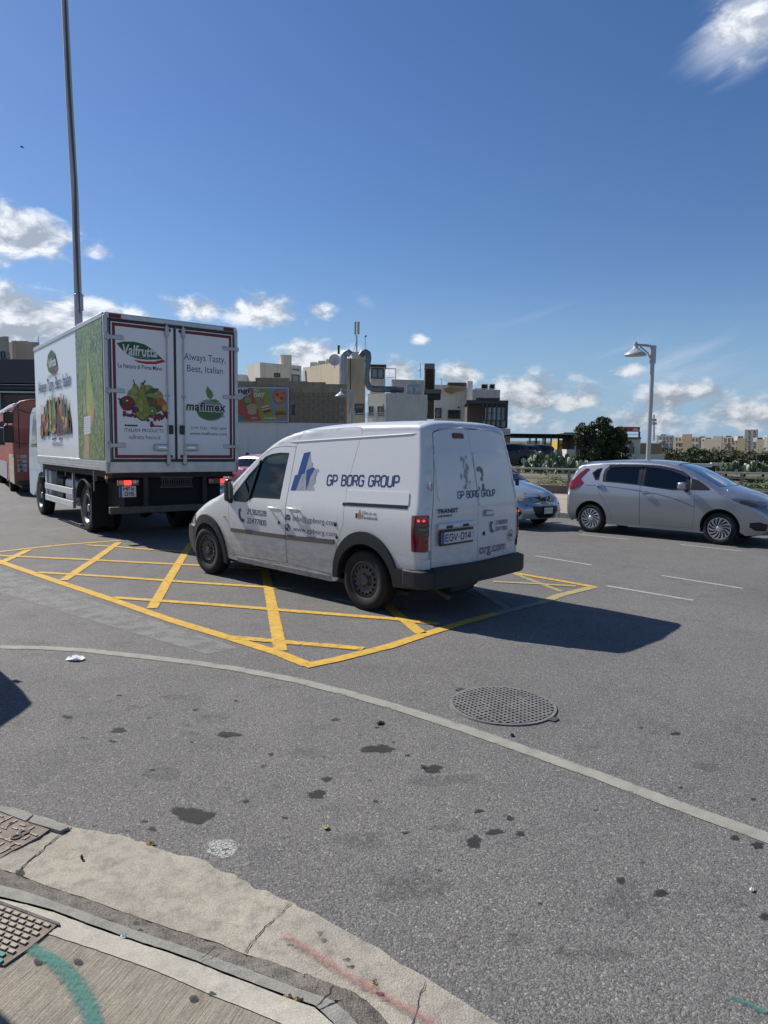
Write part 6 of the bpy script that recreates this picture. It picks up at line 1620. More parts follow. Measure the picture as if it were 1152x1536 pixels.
for px, kp in (([(130, 818), (180, 821), (230, 825), (290, 829)], .62), ([(-20, 832), (0, 834), (130, 840), (304, 849), (400, 855)], .72), ([(56, 859), (174, 866), (300, 875), (395, 881), (440, 884)], .72), ([(170, 897), (300, 906), (500, 922), (590, 929), (658, 937)], .75), ([(340, 956), (430, 964), (500, 970), (545, 974)], .62)):
    flat_line(gl(px), Wy * .95, zy + .002, M_yel, 'yellow_line', rd, kp, .4)
flat_line(gl([(700, 872), (721, 888), (763, 914)]), Wy, zy + .001, M_worn, 'worn_line', rd, .85, .55)
flat_line(gl([(655, 884), (700, 889), (765, 906), (800, 908)]), Wy * .7, zy + .002, M_worn, 'worn_line', rd, .45, .3)
flat_line(gl([(766, 859), (800, 872), (842, 888)]), Wy * .8, zy + .002, M_yelw, 'worn_line', rd, .75, .5)
flat_line(gl([(740, 873), (800, 876), (864, 880)]), Wy * .8, zy + .003, M_yelw, 'worn_line', rd, .9, .6)
for a, b in (((803, 834), (888, 848)), ((910, 879), (1040, 901)), ((992, 863.5), (1114, 883)), ((870, 802), (942, 809)), ((1021, 817), (1114, 827)), ((772, 791), (807, 795.5))):
    flat_line(gl([a, b]), .07, .004, M_whl, 'white_dash', rd, .7, .5)
for u, v, a, b in ((567, 1123, 25, 8), (649, 1153, 19, 6), (289, 1222, 34, 14), (475, 1191, 17, 7), (711, 1262, 15, 10), (742, 1247, 14, 5), (765, 1227, 8, 4), (718, 1216, 8, 3), (780, 1250, 9, 4), (931, 1320, 9, 5), (990, 1339, 14, 6), (490, 1168, 9, 4), (1150, 1374, 12, 6), (1136, 1267, 12, 5), (1102, 1256, 9, 4), (343, 1101, 19, 5), (178, 1095, 14, 4), (101, 1075, 9, 3), (1013, 1100, 8, 3)): stain(u, v, a, b, M_stain, 'oil_stain', rd)
for u, v, a, b in ((322, 1076, 28, 9), (262, 1045, 22, 6), (940, 1345, 42, 26), (670, 1240, 26, 8), (803, 1234, 16, 5), (775, 1410, 22, 12), (840, 1425, 20, 8), (660, 1170, 60, 12), (460, 1130, 40, 8), (880, 1120, 26, 7), (1060, 1150, 30, 8), (620, 1330, 80, 22), (1105, 1352, 16, 8), (285, 1100, 18, 5), (410, 1030, 12, 3), (396, 1032, 5, 2), (200, 1060, 14, 4), (1030, 1215, 12, 4), (545, 1260, 60, 14), (900, 1430, 60, 18), (240, 1160, 50, 10)): stain(u, v, a, b, M_stainf, 'faint_stain', rd, keep=.85)
rq = random.Random(31)
for i in range(60):
    u_, v_ = (rq.uniform(120, 620), rq.uniform(1020, 1250)) if i < 42 else (rq.uniform(600, 1140), rq.uniform(1090, 1480))
    k_ = rq.choice((1, 1, 1.4, 2.0)); stain(u_, v_, 4.5 * k_, 1.6 * k_, M_stain if i % 3 else M_stainf, 'small_spot', rd, keep=rq.uniform(.55, .95), amp=.5, n=16)
stain(334, 1272, 25, 18, M_white, 'white_splash', rd, keep=1.0, amp=.2)
for u, v in ((1056, 1372), (935, 1203), (245, 1345)): stain(u, v, 9, 3, M_white, 'white_splash', rd, keep=.6)
# tyre sweeps of lighter dust in front of the truck
flat_line(gl([(60, 800), (110, 815), (150, 835), (185, 860)]), .5, .0028, decal_mat('dust_sweep', (.30, .29, .27), .35, .2, 1.0, 6), 'dust_sweep', rd, .6, .0, True)
flat_line(gl([(430, 905), (470, 935), (480, 950)]), .25, .0028, MATS['dust_sweep'], 'dust_sweep', rd, .5, .0, True)
# sprayed marks on the corner
flat_line([G(u, v, .0) for u, v in [(-20, 1418), (0, 1425), (33, 1440), (65, 1457), (91, 1474), (108, 1494), (122, 1515), (135, 1540), (142, 1570)]], [.05, .06, .075, .08, .07], .0605, M_tealg, 'teal_spray', pv, .80, .05, rows=8, soft=True)
flat_line([G(u, v, .0) for u, v in [(428, 1412), (455, 1430), (480, 1446), (500, 1460), (530, 1478), (560, 1495), (600, 1518), (650, 1545)]], .055, .026, M_redg, 'red_spray', pv, .72, .0, rows=8, soft=True)
for u, v in ((57, 1442), (117, 1442), (290, 1497), (30, 1308)): stain(u, v, 8, 5, M_stain, 'gum_spot', pv, z=.0598 if v > 1400 else .02, amp=.1, keep=1.2)
for u, v in ((318, 1490), (460, 1463), (205, 1385), (560, 1470), (430, 1410), (480, 1400), (520, 1440)): stain(u, v, 7, 4, M_stain, 'gum_spot', pv, z=.026 if v < 1470 and u > 400 else .0592, amp=.3, keep=.8)

flat_line(gl([(1096, 1495), (1112, 1503), (1150, 1520)]), .03, .004, M_tealg, 'teal_spray', rd, .75, .0, rows=6, soft=True)
# litter
rl = random.Random(4)


def scrap(u, v, ru, rv, m, name, label, cat, z=.004, hgt=.012, n=9):
    c_ = G(u, v, z); ex = G(u + ru, v, z) - c_; ey = G(u, v - rv, z) - c_; vs = []; fs = []
    rings = 3
    for k_ in range(rings):
        for i in range(n):
            a = 2 * PI * i / n; s_ = (k_ + 1) / rings * rl.uniform(.75, 1.1); q = (ex * math.cos(a) + ey * math.sin(a)) * s_; vs.append((q.x, q.y, (hgt * rl.uniform(.2, 1.0) if k_ < rings - 1 else rl.uniform(0, hgt * .6))))
    vs.append((0, 0, hgt)); t_ = len(vs) - 1
    for i in range(n): fs.append((t_, i, (i + 1) % n))
    for k_ in range(rings - 1):
        for i in range(n): a = k_ * n + i; b = k_ * n + (i + 1) % n; fs.append((a, a + n, b + n, b))
    o = MB().add(vs, fs).build(name, m, None, fix=False); o.location = c_; sol = o.modifiers.new('thickness', 'SOLIDIFY'); sol.thickness = .0015; tag(o, label, cat); return o


M_paper = mat('tissue', (.72, .72, .72), rough=.8); M_leafd = mat('dry_leaf', (.42, .27, .11), rough=.8, var=.3, vscale=40)
scrap(112, 989, 15, 4, M_paper, 'crumpled_tissue', 'white crumpled tissue lying on the road beside the long faded line', 'litter', hgt=.03)
scrap(571, 1085, 7, 2.5, M_matt, 'black_scrap', 'small black scrap lying on the road left of the manhole cover', 'litter', hgt=.012)
scrap(490, 1242, 5, 3, M_leafd, 'dry_leaf', 'tan leaf fragment on open asphalt below the oil stains', 'leaf')
scrap(226, 1266, 8, 2.5, M_leafd, 'dry_leaf', 'long orange leaf at the edge of asphalt and concrete apron', 'leaf')
scrap(432, 1497, 8, 3.5, M_leafd, 'dry_leaf', 'left of two orange leaves lodged in the kerb joint', 'leaf', z=.05)
scrap(448, 1501, 8, 3, M_leafd, 'dry_leaf', 'right of two orange leaves lodged in the kerb joint', 'leaf', z=.05)
scrap(186, 1406, 6, 2, M_paper, 'cigarette_end', 'white cigarette end lying in the dark joint of the kerb', 'litter', z=.056)
scrap(562, 1478, 6, 4, M_leafd, 'dry_leaf', 'brown leaf lying beside the red spray line on the apron', 'leaf', z=.03)
scrap(768, 1103, 3, 2, M_matt, 'black_pebble', 'black pebble on the road between manhole cover and faded line', 'pebble')
scrap(123, 1287, 3, 3, M_matt, 'black_pebble', 'black pebble on the pale concrete apron', 'pebble', z=.016)
scrap(1128, 1335, 4, 3, M_paper, 'paper_scrap', 'tiny white paper scrap on the road near the right edge', 'litter')

# far pavement, kerb and planted wall under the railing
M_pave = concrete_mat('far_pavement', (.42, .37, .29), (.36, .32, .26), (.2, .18, .15), .4, 30, .4)
RLm = lambda t_: RL0 + rdir * t_
fp = empty('far_pavement', None, None); tag(fp, kind='structure')
pa = [K0 + kd * t_ for t_ in (-9, 26)]; pb = [RLm(-9), RLm(22)]
poly = [tuple(pa[0] + Vector((.0, .15))), (pa[1].x, pa[1].y), tuple(pb[1] + rn_ * .1), tuple(pb[0] + rn_ * .1)]
MB().prism(poly, -.05, .12).build('footway', M_pave, fp)
km = None; kn = Vector((-kd.y, kd.x))
for i in range(-8, 26):
    a = K0 + kd * (i * 1.0 + .006) - kn * .0; b = K0 + kd * (i * 1.0 + .994)
    MB().prism([(a.x - kn.x * .14, a.y - kn.y * .14), (b.x - kn.x * .14, b.y - kn.y * .14), (b.x - kn.x * .004, b.y - kn.y * .004), (a.x - kn.x * .004, a.y - kn.y * .004)], -.05, .135).build('kerb_stone', M_kerbsmooth, fp, bevel=.012)
pm_ = None
M_paver = [concrete_mat('paver_%s' % n_, c_, tuple(x * .85 for x in c_), (.2, .17, .13), .4, 40, .4) for n_, c_ in (('tan', (.44, .37, .27)), ('pink', (.42, .33, .26)), ('grey', (.38, .35, .29)))]
for i in range(-5, 9):
    for j in range(0, 16):
        q = K0 + kd * (i * .62 + (j % 2) * .31) + kn * (.02 + j * .32)
        if beyond(q.x, q.y) > -.35 or (K0 + kd * (i * .62)).x < 0: continue
        a = Vector((q.x, q.y)); P_ = [a, a + kd * .605, a + kd * .605 + kn * .305, a + kn * .305]
        MB().prism([(v_.x, v_.y) for v_ in P_], .118, .128 + rl.uniform(0, .003)).build('paver', M_paver[rl.randrange(3)], fp)

# ------------------------------------------------------------------ buildings and street furniture
TL, TR = R(140), R(50)      # the two directions in which the houses of this street are laid out


def xray(u, v, a, d):
    """intersection of the sight ray with the vertical plane through point a along direction d"""
    r_ = Vector(ray(u, v)); n_ = Vector((-d.y, d.x)); t_ = n_.dot(Vector((a.x, a.y))) / (n_.x * r_.x + n_.y * r_.y); return Vector((r_.x * t_, r_.y * t_, CAM_H + r_.z * t_))


class Face:
    def __init__(s, a, d, nrm): s.a = a; s.d = d; s.n = nrm
    def p(s, u, v): return xray(u, v, s.a, s.d)


def house(name, label, uc, Y, ul, ur, vtop, m, tl=TL, tr=TR, zb=-.2, cat='building', vl=None, vr=None, parapet=.35, depth=None):
    """box house from its near corner column uc at depth Y, left face running to column ul, right face to ur"""
    c_ = at(uc, vtop, Y); zt_ = c_.z; dl = Vector((math.cos(tl), math.sin(tl))); dr = Vector((math.cos(tr), math.sin(tr)))
    Lp = xray(ul, 600, c_, dl) if ul is not None else Vector((c_.x + dl.x * (depth or 6), c_.y + dl.y * (depth or 6), 0)); Rp = xray(ur, 600, c_, dr) if ur is not None else Vector((c_.x + dr.x * (depth or 6), c_.y + dr.y * (depth or 6), 0))
    C2 = Vector((c_.x, c_.y)); L2 = Vector((Lp.x, Lp.y)); R2 = Vector((Rp.x, Rp.y)); B2 = L2 + R2 - C2
    o = empty(name, label, cat, (C2.x, C2.y, 0)); wp = MB(); loc = lambda q: (q.x - C2.x, q.y - C2.y)
    ft = [loc(C2), loc(R2), loc(B2), loc(L2)]
    MB().prism(ft, zb, zt_ - parapet).build('wall', m, o)
    # parapet walls with a coping, so that the roof is a real recessed roof
    cen = Vector((0, 0));
    for q in ft: cen += Vector(q) / 4
    for i in range(4):
        a, b = Vector(ft[i]), Vector(ft[(i + 1) % 4]); ins_a = a + (cen - a).normalized() * .32; ins_b = b + (cen - b).normalized() * .32
        MB().prism([tuple(a), tuple(b), tuple(ins_b), tuple(ins_a)], zt_ - parapet + .001, zt_ - .03 * (i % 2)).build('parapet', m, o)
    fl = Face(c_, dl, Vector((math.sin(tl), -math.cos(tl), 0)) * 1); fl.n = Vector((-abs(math.sin(tl)), -abs(math.cos(tl)), 0)) if True else fl.n
    fr_ = Face(c_, dr, Vector((abs(math.sin(tr)), -abs(math.cos(tr)), 0)))
    o['_z'] = zt_; del o['_z']
    return o, fl, fr_, zt_


M_wframe = mat('window_frame_dark', (.05, .05, .052), rough=.5); M_wpane = mat('window_pane', (.035, .045, .055), rough=.06, coat=1); M_wpaneb = mat('window_pane_pale', (.14, .19, .22), rough=.08, coat=1); M_whframe = mat('window_frame_pale', (.5, .5, .48), rough=.5)


def window(o, F, u0, u1, v0, v1, bars=1, hb=0, fm=None, pm=None, sill=False, door=False):
    """window whose opening is seen at the given pixels on face F: frame proud of the wall, pane set back inside it"""
    fm = fm or M_wframe; pm = pm or M_wpane
    q = [F.p(u0, v0), F.p(u1, v0), F.p(u1, v1), F.p(u0, v1)]; zt_ = (q[0].z + q[1].z) / 2; zb_ = (q[2].z + q[3].z) / 2; a = Vector((q[0].x, q[0].y, 0)); b = Vector((q[1].x, q[1].y, 0)); base = Vector(o.location); base.z = 0
    wd = (b - a).length; d = (b - a).normalized(); n_ = F.n.normalized(); fw_ = min(.09, wd * .14); a -= base; b -= base
    def slab(x0, x1, z0, z1, y0, y1):
        P_ = [a + d * x0 + n_ * y1, a + d * x1 + n_ * y1, a + d * x1 + n_ * y0, a + d * x0 + n_ * y0]
        return [(p_.x, p_.y) for p_ in P_], z0, z1
    f = MB()
    for x0, x1, z0, z1 in ((0, wd, zt_ - fw_, zt_), (0, wd, zb_, zb_ + fw_), (0, fw_, zb_ + fw_, zt_ - fw_), (wd - fw_, wd, zb_ + fw_, zt_ - fw_)): f.prism(*slab(x0, x1, z0, z1, -.02, .07))
    for i in range(1, bars + 1): xx = wd * i / (bars + 1); f.prism(*slab(xx - fw_ / 2, xx + fw_ / 2, zb_ + fw_, zt_ - fw_, -.02, .06))
    for i in range(1, hb + 1): zz = zb_ + (zt_ - zb_) * i / (hb + 1); f.prism(*slab(fw_, wd - fw_, zz - fw_ / 3, zz + fw_ / 3, -.02, .05))
    fo = f.build('door' if door else 'window', fm, o)
    MB().prism(*slab(fw_ * .5, wd - fw_ * .5, zb_ + fw_ * .5, zt_ - fw_ * .5, .004, .02)).build('pane', pm, fo)
    if sill: MB().prism(*slab(-.08, wd + .08, zb_ - .08, zb_ - .003, 0, .14)).build('sill', M_whframe, fo)
    return fo


W_cream = wall_mat('cream_plaster', (.70, .60, .43), (.62, .53, .37), amt=.22)
W_tan = wall_mat('tan_plaster', (.54, .46, .33), (.47, .40, .29), amt=.3)
W_grey = wall_mat('grey_plaster', (.74, .68, .58), (.62, .57, .49), amt=.4)
W_white = wall_mat('white_plaster', (.80, .77, .71), (.72, .69, .63), amt=.2)
W_stain = wall_mat('stained_limestone', (.44, .35, .23), (.27, .22, .155), (.08, .07, .055), .75, .5)
W_brown = wall_mat('dark_brown_facade', (.10, .085, .07), (.14, .12, .10), amt=.3)
W_dgrey = wall_mat('dark_grey_facade', (.075, .077, .082), (.09, .092, .097), amt=.15)
W_beige = wall_mat('beige_facade', (.48, .42, .33), (.42, .37, .30), amt=.15)
M_duct = mat('galvanised_duct', (.30, .33, .37), rough=.38, metal=.7, var=.2, vscale=2); M_ductd = mat('weathered_duct', (.16, .18, .20), rough=.5, metal=.5, var=.25, vscale=2)
FRONT = 0.0  # frontal walls run along the x axis

# -- frontal boundary wall: white lower course, stained stone above, stepped top
st = empty('boundary_wall', 'tall stained stone wall with a white painted base and a stepped top', 'wall', at(345, 632, 55) * 1.0); st.location.z = 0; bx = st.location


def front_box(o, u0, u1, v0, v1, Y, dep, m, name, bevel=0):
    a = at(u0, v0, Y); b = at(u1, v1, Y); l = o.location; z0, z1 = sorted((a.z, b.z)); return MB().box(a.x - l.x, b.x - l.x, Y - l.y, Y + dep - l.y, z0 - l.z, z1 - l.z).build(name, m, o, bevel=bevel)


a = at(300, 632.5, 55); b = at(545, 632.5, 55)
MB().box(a.x - bx.x, b.x - bx.x, -.02, .5, -.2, a.z).build('white_base', W_white, st)
for u0, u1, vt in ((300, 383, 571), (383, 433.5, 566.5), (433.5, 461, 571.5), (461, 488, 573), (488, 520, 576)):
    q0 = at(u0, vt, 55); q1 = at(u1, vt, 55); MB().box(q0.x - bx.x, q1.x - bx.x, .0, .48, a.z + .003, q0.z).build('stone_panel', W_stain, st)
zc0 = a.z; rb = random.Random(8); shared = {}
zz = zc0 + .003; row = 0
q0 = at(434, 600, 55); q1 = at(519, 600, 55)
bw_, bh_ = .78, .295
while zz < at(0, 578, 55).z - .3:
    x = q0.x + (row % 2) * .39
    while x < q1.x - .7:
        k_ = rb.randrange(5)
        if k_ not in shared:
            o_ = MB().box(.006, bw_ - .006, -.02 - .004 * k_, .0, .006, bh_ - .006).build('stone', wall_mat('limestone_%d' % k_, tuple(c_ * rb.uniform(.94, 1.08) for c_ in (.36, .285, .19)), (.20, .165, .12), (.065, .057, .045), .8, .22), st); shared[k_] = o_; ob = o_
        else: ob = shared[k_].copy(); COL.objects.link(ob); ob.parent = st
        ob.location = (x - bx.x, 0, zz); x += bw_
    zz += bh_; row += 1
front_box(st, 438, 442.5, 607, 623, 54.97, .02, M_wframe, 'wall_door')
# billboard
bbo = empty('billboard', 'colourful food billboard with the word DAY, mounted on the stained wall', 'billboard', (at(345, 580, 54.7).x, 54.7, 0)); Lb = bbo.location
Yb = 54.7
front_box(bbo, 346, 433.5, 580, 633, Yb, .18, M_metal, 'frame')
PB = lambda k_=0: (lambda u, v: (at(u, v, Yb - .01 - k_ * .004).x - Lb.x, -.01 - k_ * .004, at(u, v, Yb).z))
pc = lambda n_, c_: mat('poster_' + n_, c_, rough=.5, var=.06)
def bprint(pl, m, k_=1, nm='poster_print'): return shape2d([pl], PB(k_), m, bbo, nm)
bprint([(348, 582), (431.5, 583), (431.5, 631.5), (348, 631.5)], pc('olive', (.30, .30, .04)), 0, 'poster')
bprint([(348, 582), (378, 582), (392, 631.5), (348, 631.5)], pc('coral', (.42, .09, .06)))
bprint([(402, 583), (431.5, 583), (431.5, 631.5), (413, 631.5)], pc('bluegrey', (.20, .26, .38)))
bprint([(348, 582), (374, 582), (376, 590), (366, 598), (356, 600), (348, 602)], pc('white', (.55, .54, .50)), 2)
bprint([(348, 607), (354, 618), (368, 631.5), (348, 631.5)], pc('teal', (.04, .26, .24)), 2)
for i, (cx, cy, rx, ry, cc) in enumerate(((419, 595, 10.5, 11, (.42, .10, .05)), (419, 595, 9, 9.5, (.50, .22, .08)), (416, 592, 3, 3, (.45, .05, .04)), (423, 597, 3, 3, (.45, .05, .04)), (417, 600, 2.5, 2.5, (.42, .30, .12)), (424, 590, 2, 2, (.2, .2, .05)), (371, 601, 8, 7.5, (.16, .13, .06)), (372, 600, 5.5, 5, (.25, .30, .10)), (378, 611, 8, 6, (.40, .32, .18)), (392, 604, 6, 5, (.35, .20, .14)), (421, 614, 8, 5.5, (.45, .25, .07)), (421, 618, 8.5, 2, (.15, .25, .05)), (421, 621, 8, 3, (.25, .08, .03)), (421, 625, 7.5, 3, (.42, .23, .07)), (378, 618, 7, 4, (.45, .36, .22)))):
    bprint(ell(cx, cy, rx, ry, 20), pc('dish_%d' % i, cc), 3 + i * .3)
bprint([(392, 610), (404, 607), (407, 617), (396, 621)], pc('cake', (.25, .05, .06)), 4); bprint([(392, 610), (404, 607), (404.5, 609.5), (392.6, 612.5)], pc('cream', (.6, .5, .45)), 4.5); bprint([(393, 614), (405.5, 611), (405.8, 613), (393.5, 616)], pc('cream2', (.55, .45, .4)), 4.5)
def btext(tx, u0, v0, u1, v1, m, k_=5, bold=.03):
    a_ = at(u0, v1, Yb); b_ = at(u1, v0, Yb); lettering(tx, lambda x, z: (x - Lb.x, -.012 - k_ * .004, z), a_.x, a_.z, b_.x - a_.x, b_.z - a_.z, m, bbo, bold=bold)
btext('ngi', 357, 582.5, 374.5, 592, M_blackprint); btext('ALL', 381, 583, 389.5, 587, M_plate); btext('DAY', 381, 589, 397.5, 595.5, M_plate, bold=.05); btext('LUNCH', 377, 626, 386, 628, M_plate); btext('SWEETS', 396, 626, 414, 628.5, M_plate)

# -- white corner block with water tank behind the wall
h1, FL, FR, z1 = house('apartment_block', 'pale flat-roofed block with a round water tank on top, behind the stained wall', 390, 72, 370, 452, 543.5, W_grey, tl=R(124), tr=R(34))
window(h1, FR, 411, 420, 559.5, 566, 1); window(h1, FR, 437.5, 449, 562, 574, 0, pm=M_wpaneb); window(h1, FR, 437.5, 449.5, 552, 557, 0, fm=M_whframe, pm=M_wpane)
q = FR.p(429, 545) - h1.location; MB().lathe([(0, 0), (.62, 0), (.62, 1.25), (.66, 1.28), (.66, 1.36), (0, 1.40)], 24, 'Z', (q.x - .1, q.y + .5, z1 - .36)).build('water_tank', W_grey, h1, smooth=True, angle=R(40))
# small white house left of it, just beside the truck
h2, FL, FR, z2 = house('apartment_block', 'low white block just right of the truck, left of the water tank block', 350, 74, 340, 371, 561, W_white, tl=R(150), tr=R(30))
# -- cream building with left flank receding
h3, FL, FR, z3 = house('cream_building', 'cream plastered building whose sunlit flank recedes behind the stained wall', 509, 64, 454.5, 548, 541.5, W_cream, tl=R(126), tr=R(36))
for u0, u1, v0, v1 in ((462, 476, 548, 546.5),): pass
MB().tube([FL.p(458, 556) - h3.location + Vector((0, -.05, 0)), FL.p(459, 572) - h3.location + Vector((0, -.05, 0))], .06, 6).build('drain_pipe', M_duct, h3)
for u in (470, 482, 494):
    q = FL.p(u, 546) - h3.location; MB().box(q.x - .35, q.x + .35, q.y + .4, q.y + 1.0, z3 - .1, z3 + .38).build('roof_unit', W_grey, h3, bevel=.03)
# -- tall tan stair tower with ducts
h4, FL4, FR4, z4 = house('stair_tower', 'tall tan stair tower between two metal ducts, with a phone antenna on its roof', 521, 61, 519.5, 547, 537.5, W_tan, tl=R(140), tr=R(14))
window(h4, FR4, 532, 545.5, 606, 615, 0, pm=M_wpaneb); window(h4, FR4, 533, 545, 615.5, 623, 0)
front_box(h4, 528, 549, 527.5, 536, 61.2, 2.0, M_whiteclean, 'roof_bracket')
def pxtube(o, pts, Y, r_, m, name, n_=10, smooth=True):
    l = o.location; Ys = Y if isinstance(Y, list) else [Y] * len(pts); return MB().tube([at(u, v, y) - Vector((l.x, l.y, l.z)) for (u, v), y in zip(pts, Ys)], r_, n_).build(name, m, o, smooth=smooth)
def ductrun(pts, Y, wpx, m, label):
    o = empty('ventilation_duct', label, 'duct', (at(*pts[0], Y).x, Y, 0)); r_ = wpx * Y / F_PX / 2
    pxtube(o, pts, Y, r_, m, 'duct', 14)
    # flanges
    for i in range(len(pts) - 1):
        (u0, v0), (u1, v1) = pts[i], pts[i + 1]; L_ = math.hypot(u1 - u0, v1 - v0)
        for k_ in range(int(L_ / 9)):
            t_ = (k_ + .5) * 9 / L_; a_ = at(u0 + (u1 - u0) * t_, v0 + (v1 - v0) * t_, Y); b_ = at(u0 + (u1 - u0) * (t_ + .8 / L_), v0 + (v1 - v0) * (t_ + .8 / L_), Y); MB().tube([a_ - o.location, b_ - o.location], r_ * 1.08, 14).build('flange', m, o)
    return o
ductrun([(514.5, 577), (514.5, 560), (514.5, 545), (515, 536), (517.5, 530.5), (522, 528.5), (526, 532)], 60.2, 10.5, M_duct, 'bright galvanised duct climbing the left side of the stair tower')
ductrun([(541, 534), (544, 529), (548, 527.5), (552, 530), (553, 537), (551, 548), (550, 562), (550.5, 574), (554, 581), (561, 583.5), (580, 584), (606, 584)], 60.0, 9, M_ductd, 'dark hooked duct on the right of the stair tower that turns along the roof')
pxtube(h4, [(525.5, 537), (525.5, 600), (525, 624)], 60.6, .05, M_wframe, 'rain_pipe')
pxtube(h4, [(508, 519), (508, 531)], 60.6, .10, M_wframe, 'flue'); pxtube(h4, [(506.4, 519), (510, 519)], 60.6, .07, M_wframe, 'flue_cap')
ant = empty('phone_antenna', 'white mobile phone antenna with two panels on top of the stair tower', 'antenna', (at(535, 530, 61.5).x, 61.5, 0))
pxtube(ant, [(535, 530), (535, 503)], 61.5, .07, M_metal, 'mast'); pxtube(ant, [(534, 503), (533, 499)], 61.5, .05, M_metal, 'bracket')
for u0, u1 in ((531.5, 534.4), (536, 539.2)): front_box(ant, u0, u1, 482, 501, 61.4, .25, mat('antenna_beige', (.50, .46, .40), rough=.5), 'panel', .03)
pxtube(ant, [(535, 512), (531, 524), (526, 536)], 61.4, .02, M_wframe, 'cable', 5)
an2 = empty('aerial', 'thin whip aerial with a small dark head, right of the phone antenna', 'aerial', (at(548, 522, 61.5).x, 61.5, 0)); pxtube(an2, [(547.8, 522), (547.8, 505)], 61.5, .03, M_metal, 'mast'); MB().lathe([(0, -.12), (.12, 0), (0, .12)], 10, 'Z', tuple(at(548.5, 504, 61.5) - an2.location)).build('head', M_wframe, an2)
# satellite dish with cables
ds = empty('satellite_dish', 'small pale dish at the roof edge left of the bright duct', 'dish', (at(502, 540, 61).x, 61, 0)); c_ = at(502, 540, 61) - ds.location
MB().lathe([(0, .12), (.3, .06), (.5, -.05)], 20, 'Y', tuple(c_)).build('dish', M_whiteclean, ds, smooth=True); MB().tube([c_, c_ + Vector((0, -.5, .1))], .02, 5).build('feed_arm', M_metal, ds); MB().tube([c_, c_ + Vector((0, .1, -.7))], .03, 6).build('mast', M_metal, ds)
# -- dormer room with dark window right of the tower
h5, FL, FR, z5 = house('roof_room', 'small dark-framed roof room right of the stair tower', 556, 63, 555, 577.5, 548, W_grey, tl=R(140), tr=R(12), zb=3)
window(h5, FR, 556.5, 576, 552.5, 568, 1, fm=M_wframe, pm=M_wpaneb); front_box(h5, 554.5, 579.5, 546.5, 549.5, 62.6, 2.2, M_wframe, 'roof_edge')
pxtube(h5, [(579, 553), (593.5, 553), (593.5, 569)], 63, .04, M_metal, 'rail', 6); pxtube(h5, [(579, 566), (593.5, 566)], 63, .02, M_metal, 'rail', 6)
# -- grey parapet block with hvac boxes
h6, FL, FR, z6 = house('roof_block', 'grey rooftop block with air handling boxes in front of it', 589, 64, 587, 637, 569, W_grey, tl=R(140), tr=R(10), zb=3)
for u0, u1, v0, v1, lb in ((610, 620.5, 576.5, 591.5, 'left of the two pale air handling boxes on the roof'), (621, 630.8, 576.5, 591.5, 'right of the two pale air handling boxes, with a framed door panel')):
    o = empty('air_handler', lb, 'roof unit', (at(u0, 590, 60.5).x, 60.5, 0), group='pale rooftop air handling boxes'); front_box(o, u0, u1, v0, v1, 60.5, 1.0, M_duct, 'casing', .03)
    front_box(o, u0 + 2.5, u1 - 1.5, v0 + 4, v1 - 4, 60.44, .05, mat('unit_panel', (.42, .46, .48), rough=.5), 'door_panel', .01)
for i, (u, lb) in enumerate(((588, 'leftmost of three small dark roof fans beside the air handling boxes'), (592.5, 'middle of three small dark roof fans'), (601, 'rightmost and widest of three small dark roof fans'))):
    o = empty('roof_fan', lb, 'fan', tuple(at(u, 589, 59.5)), group='small dark roof fans'); MB().lathe([(0, 0), (.18, 0), (.2, .05), (.20, .10), (.26, .12), (.22, .20), (0, .24)], 14, 'Z').build('cowl', M_wframe, o, smooth=True, angle=R(35)); MB().lathe([(.12, -.1), (.12, 0)], 10, 'Z').build('neck', M_metal, o)
# -- white lower building with corner at u=579
h7, FL7, FR7, z7 = house('white_building', 'whitish building with two narrow dark doors on its left face, just behind the van roof', 579, 57, 551.5, 641, 589.5, W_grey, tl=R(140), tr=R(22))
window(h7, FL7, 554, 560, 609.5, 624, 0, door=True); window(h7, FL7, 567, 574, 609.5, 624, 0, pm=M_wpaneb)
pxtube(h7, [(575.6, 606), (575.6, 626)], 56.7, .04, M_wframe, 'pipe', 6)
# -- brick lattice chimney
h8 = empty('lattice_chimney', 'dark square chimney with an open lattice of bricks under a solid cap', 'chimney', (at(637, 583, 61).x, 61, 0))
front_box(h8, 637, 652, 545, 553.5, 61, 1.0, mat('chimney_grey', (.20, .19, .185), rough=.9, var=.2), 'cap')
for u in (637.4, 650.2): front_box(h8, u, u + 1.6, 553.5, 583, 61.0, .9, M_rust, 'post')
sb = None
for r_ in range(11):
    for k_ in range(3):
        u = 639.4 + k_ * 3.9 + (r_ % 2) * 1.7; v = 554.2 + r_ * 2.65
        if u > 649: continue
        a_ = at(u, v + 1.7, 61.1); 
        if sb is None: sb = MB().box(0, .15, 0, .5, 0, .095).build('brick', mat('lattice_brick', (.16, .10, .07), rough=.9, var=.3), h8); ob = sb
        else: ob = sb.copy(); COL.objects.link(ob); ob.parent = h8
        ob.location = a_ - h8.location
MB().box(0, .88, .55, .85, 0, 1.75).build('core', W_brown, h8).location = at(637.5, 583, 61) - h8.location
slb = front_box(h8, 637, 662, 583.6, 590, 60.0, 2.0, mat('slab_grey', (.14, .145, .15), rough=.8, var=.2), 'slab'); front_box(h8, 641, 661, 590.2, 599, 60.6, 1.2, mat('slab_dark', (.06, .06, .062), rough=.9), 'slab_underside'); front_box(h8, 641.5, 651, 599, 628, 61, 1.2, W_brown, 'recessed_wall')
pxtube(h8, [(630.6, 567), (630.6, 545)], 61.5, .03, M_metal, 'aerial_rod', 5); pxtube(h8, [(627, 556), (632, 554.5)], 61.5, .03, M_metal, 'aerial_arm', 5)
for i in range(5): front_box(h8, 641.8, 645.5, 600.5 + i * 5, 603.5 + i * 5, 60.9, .12, M_rust, 'quoin')
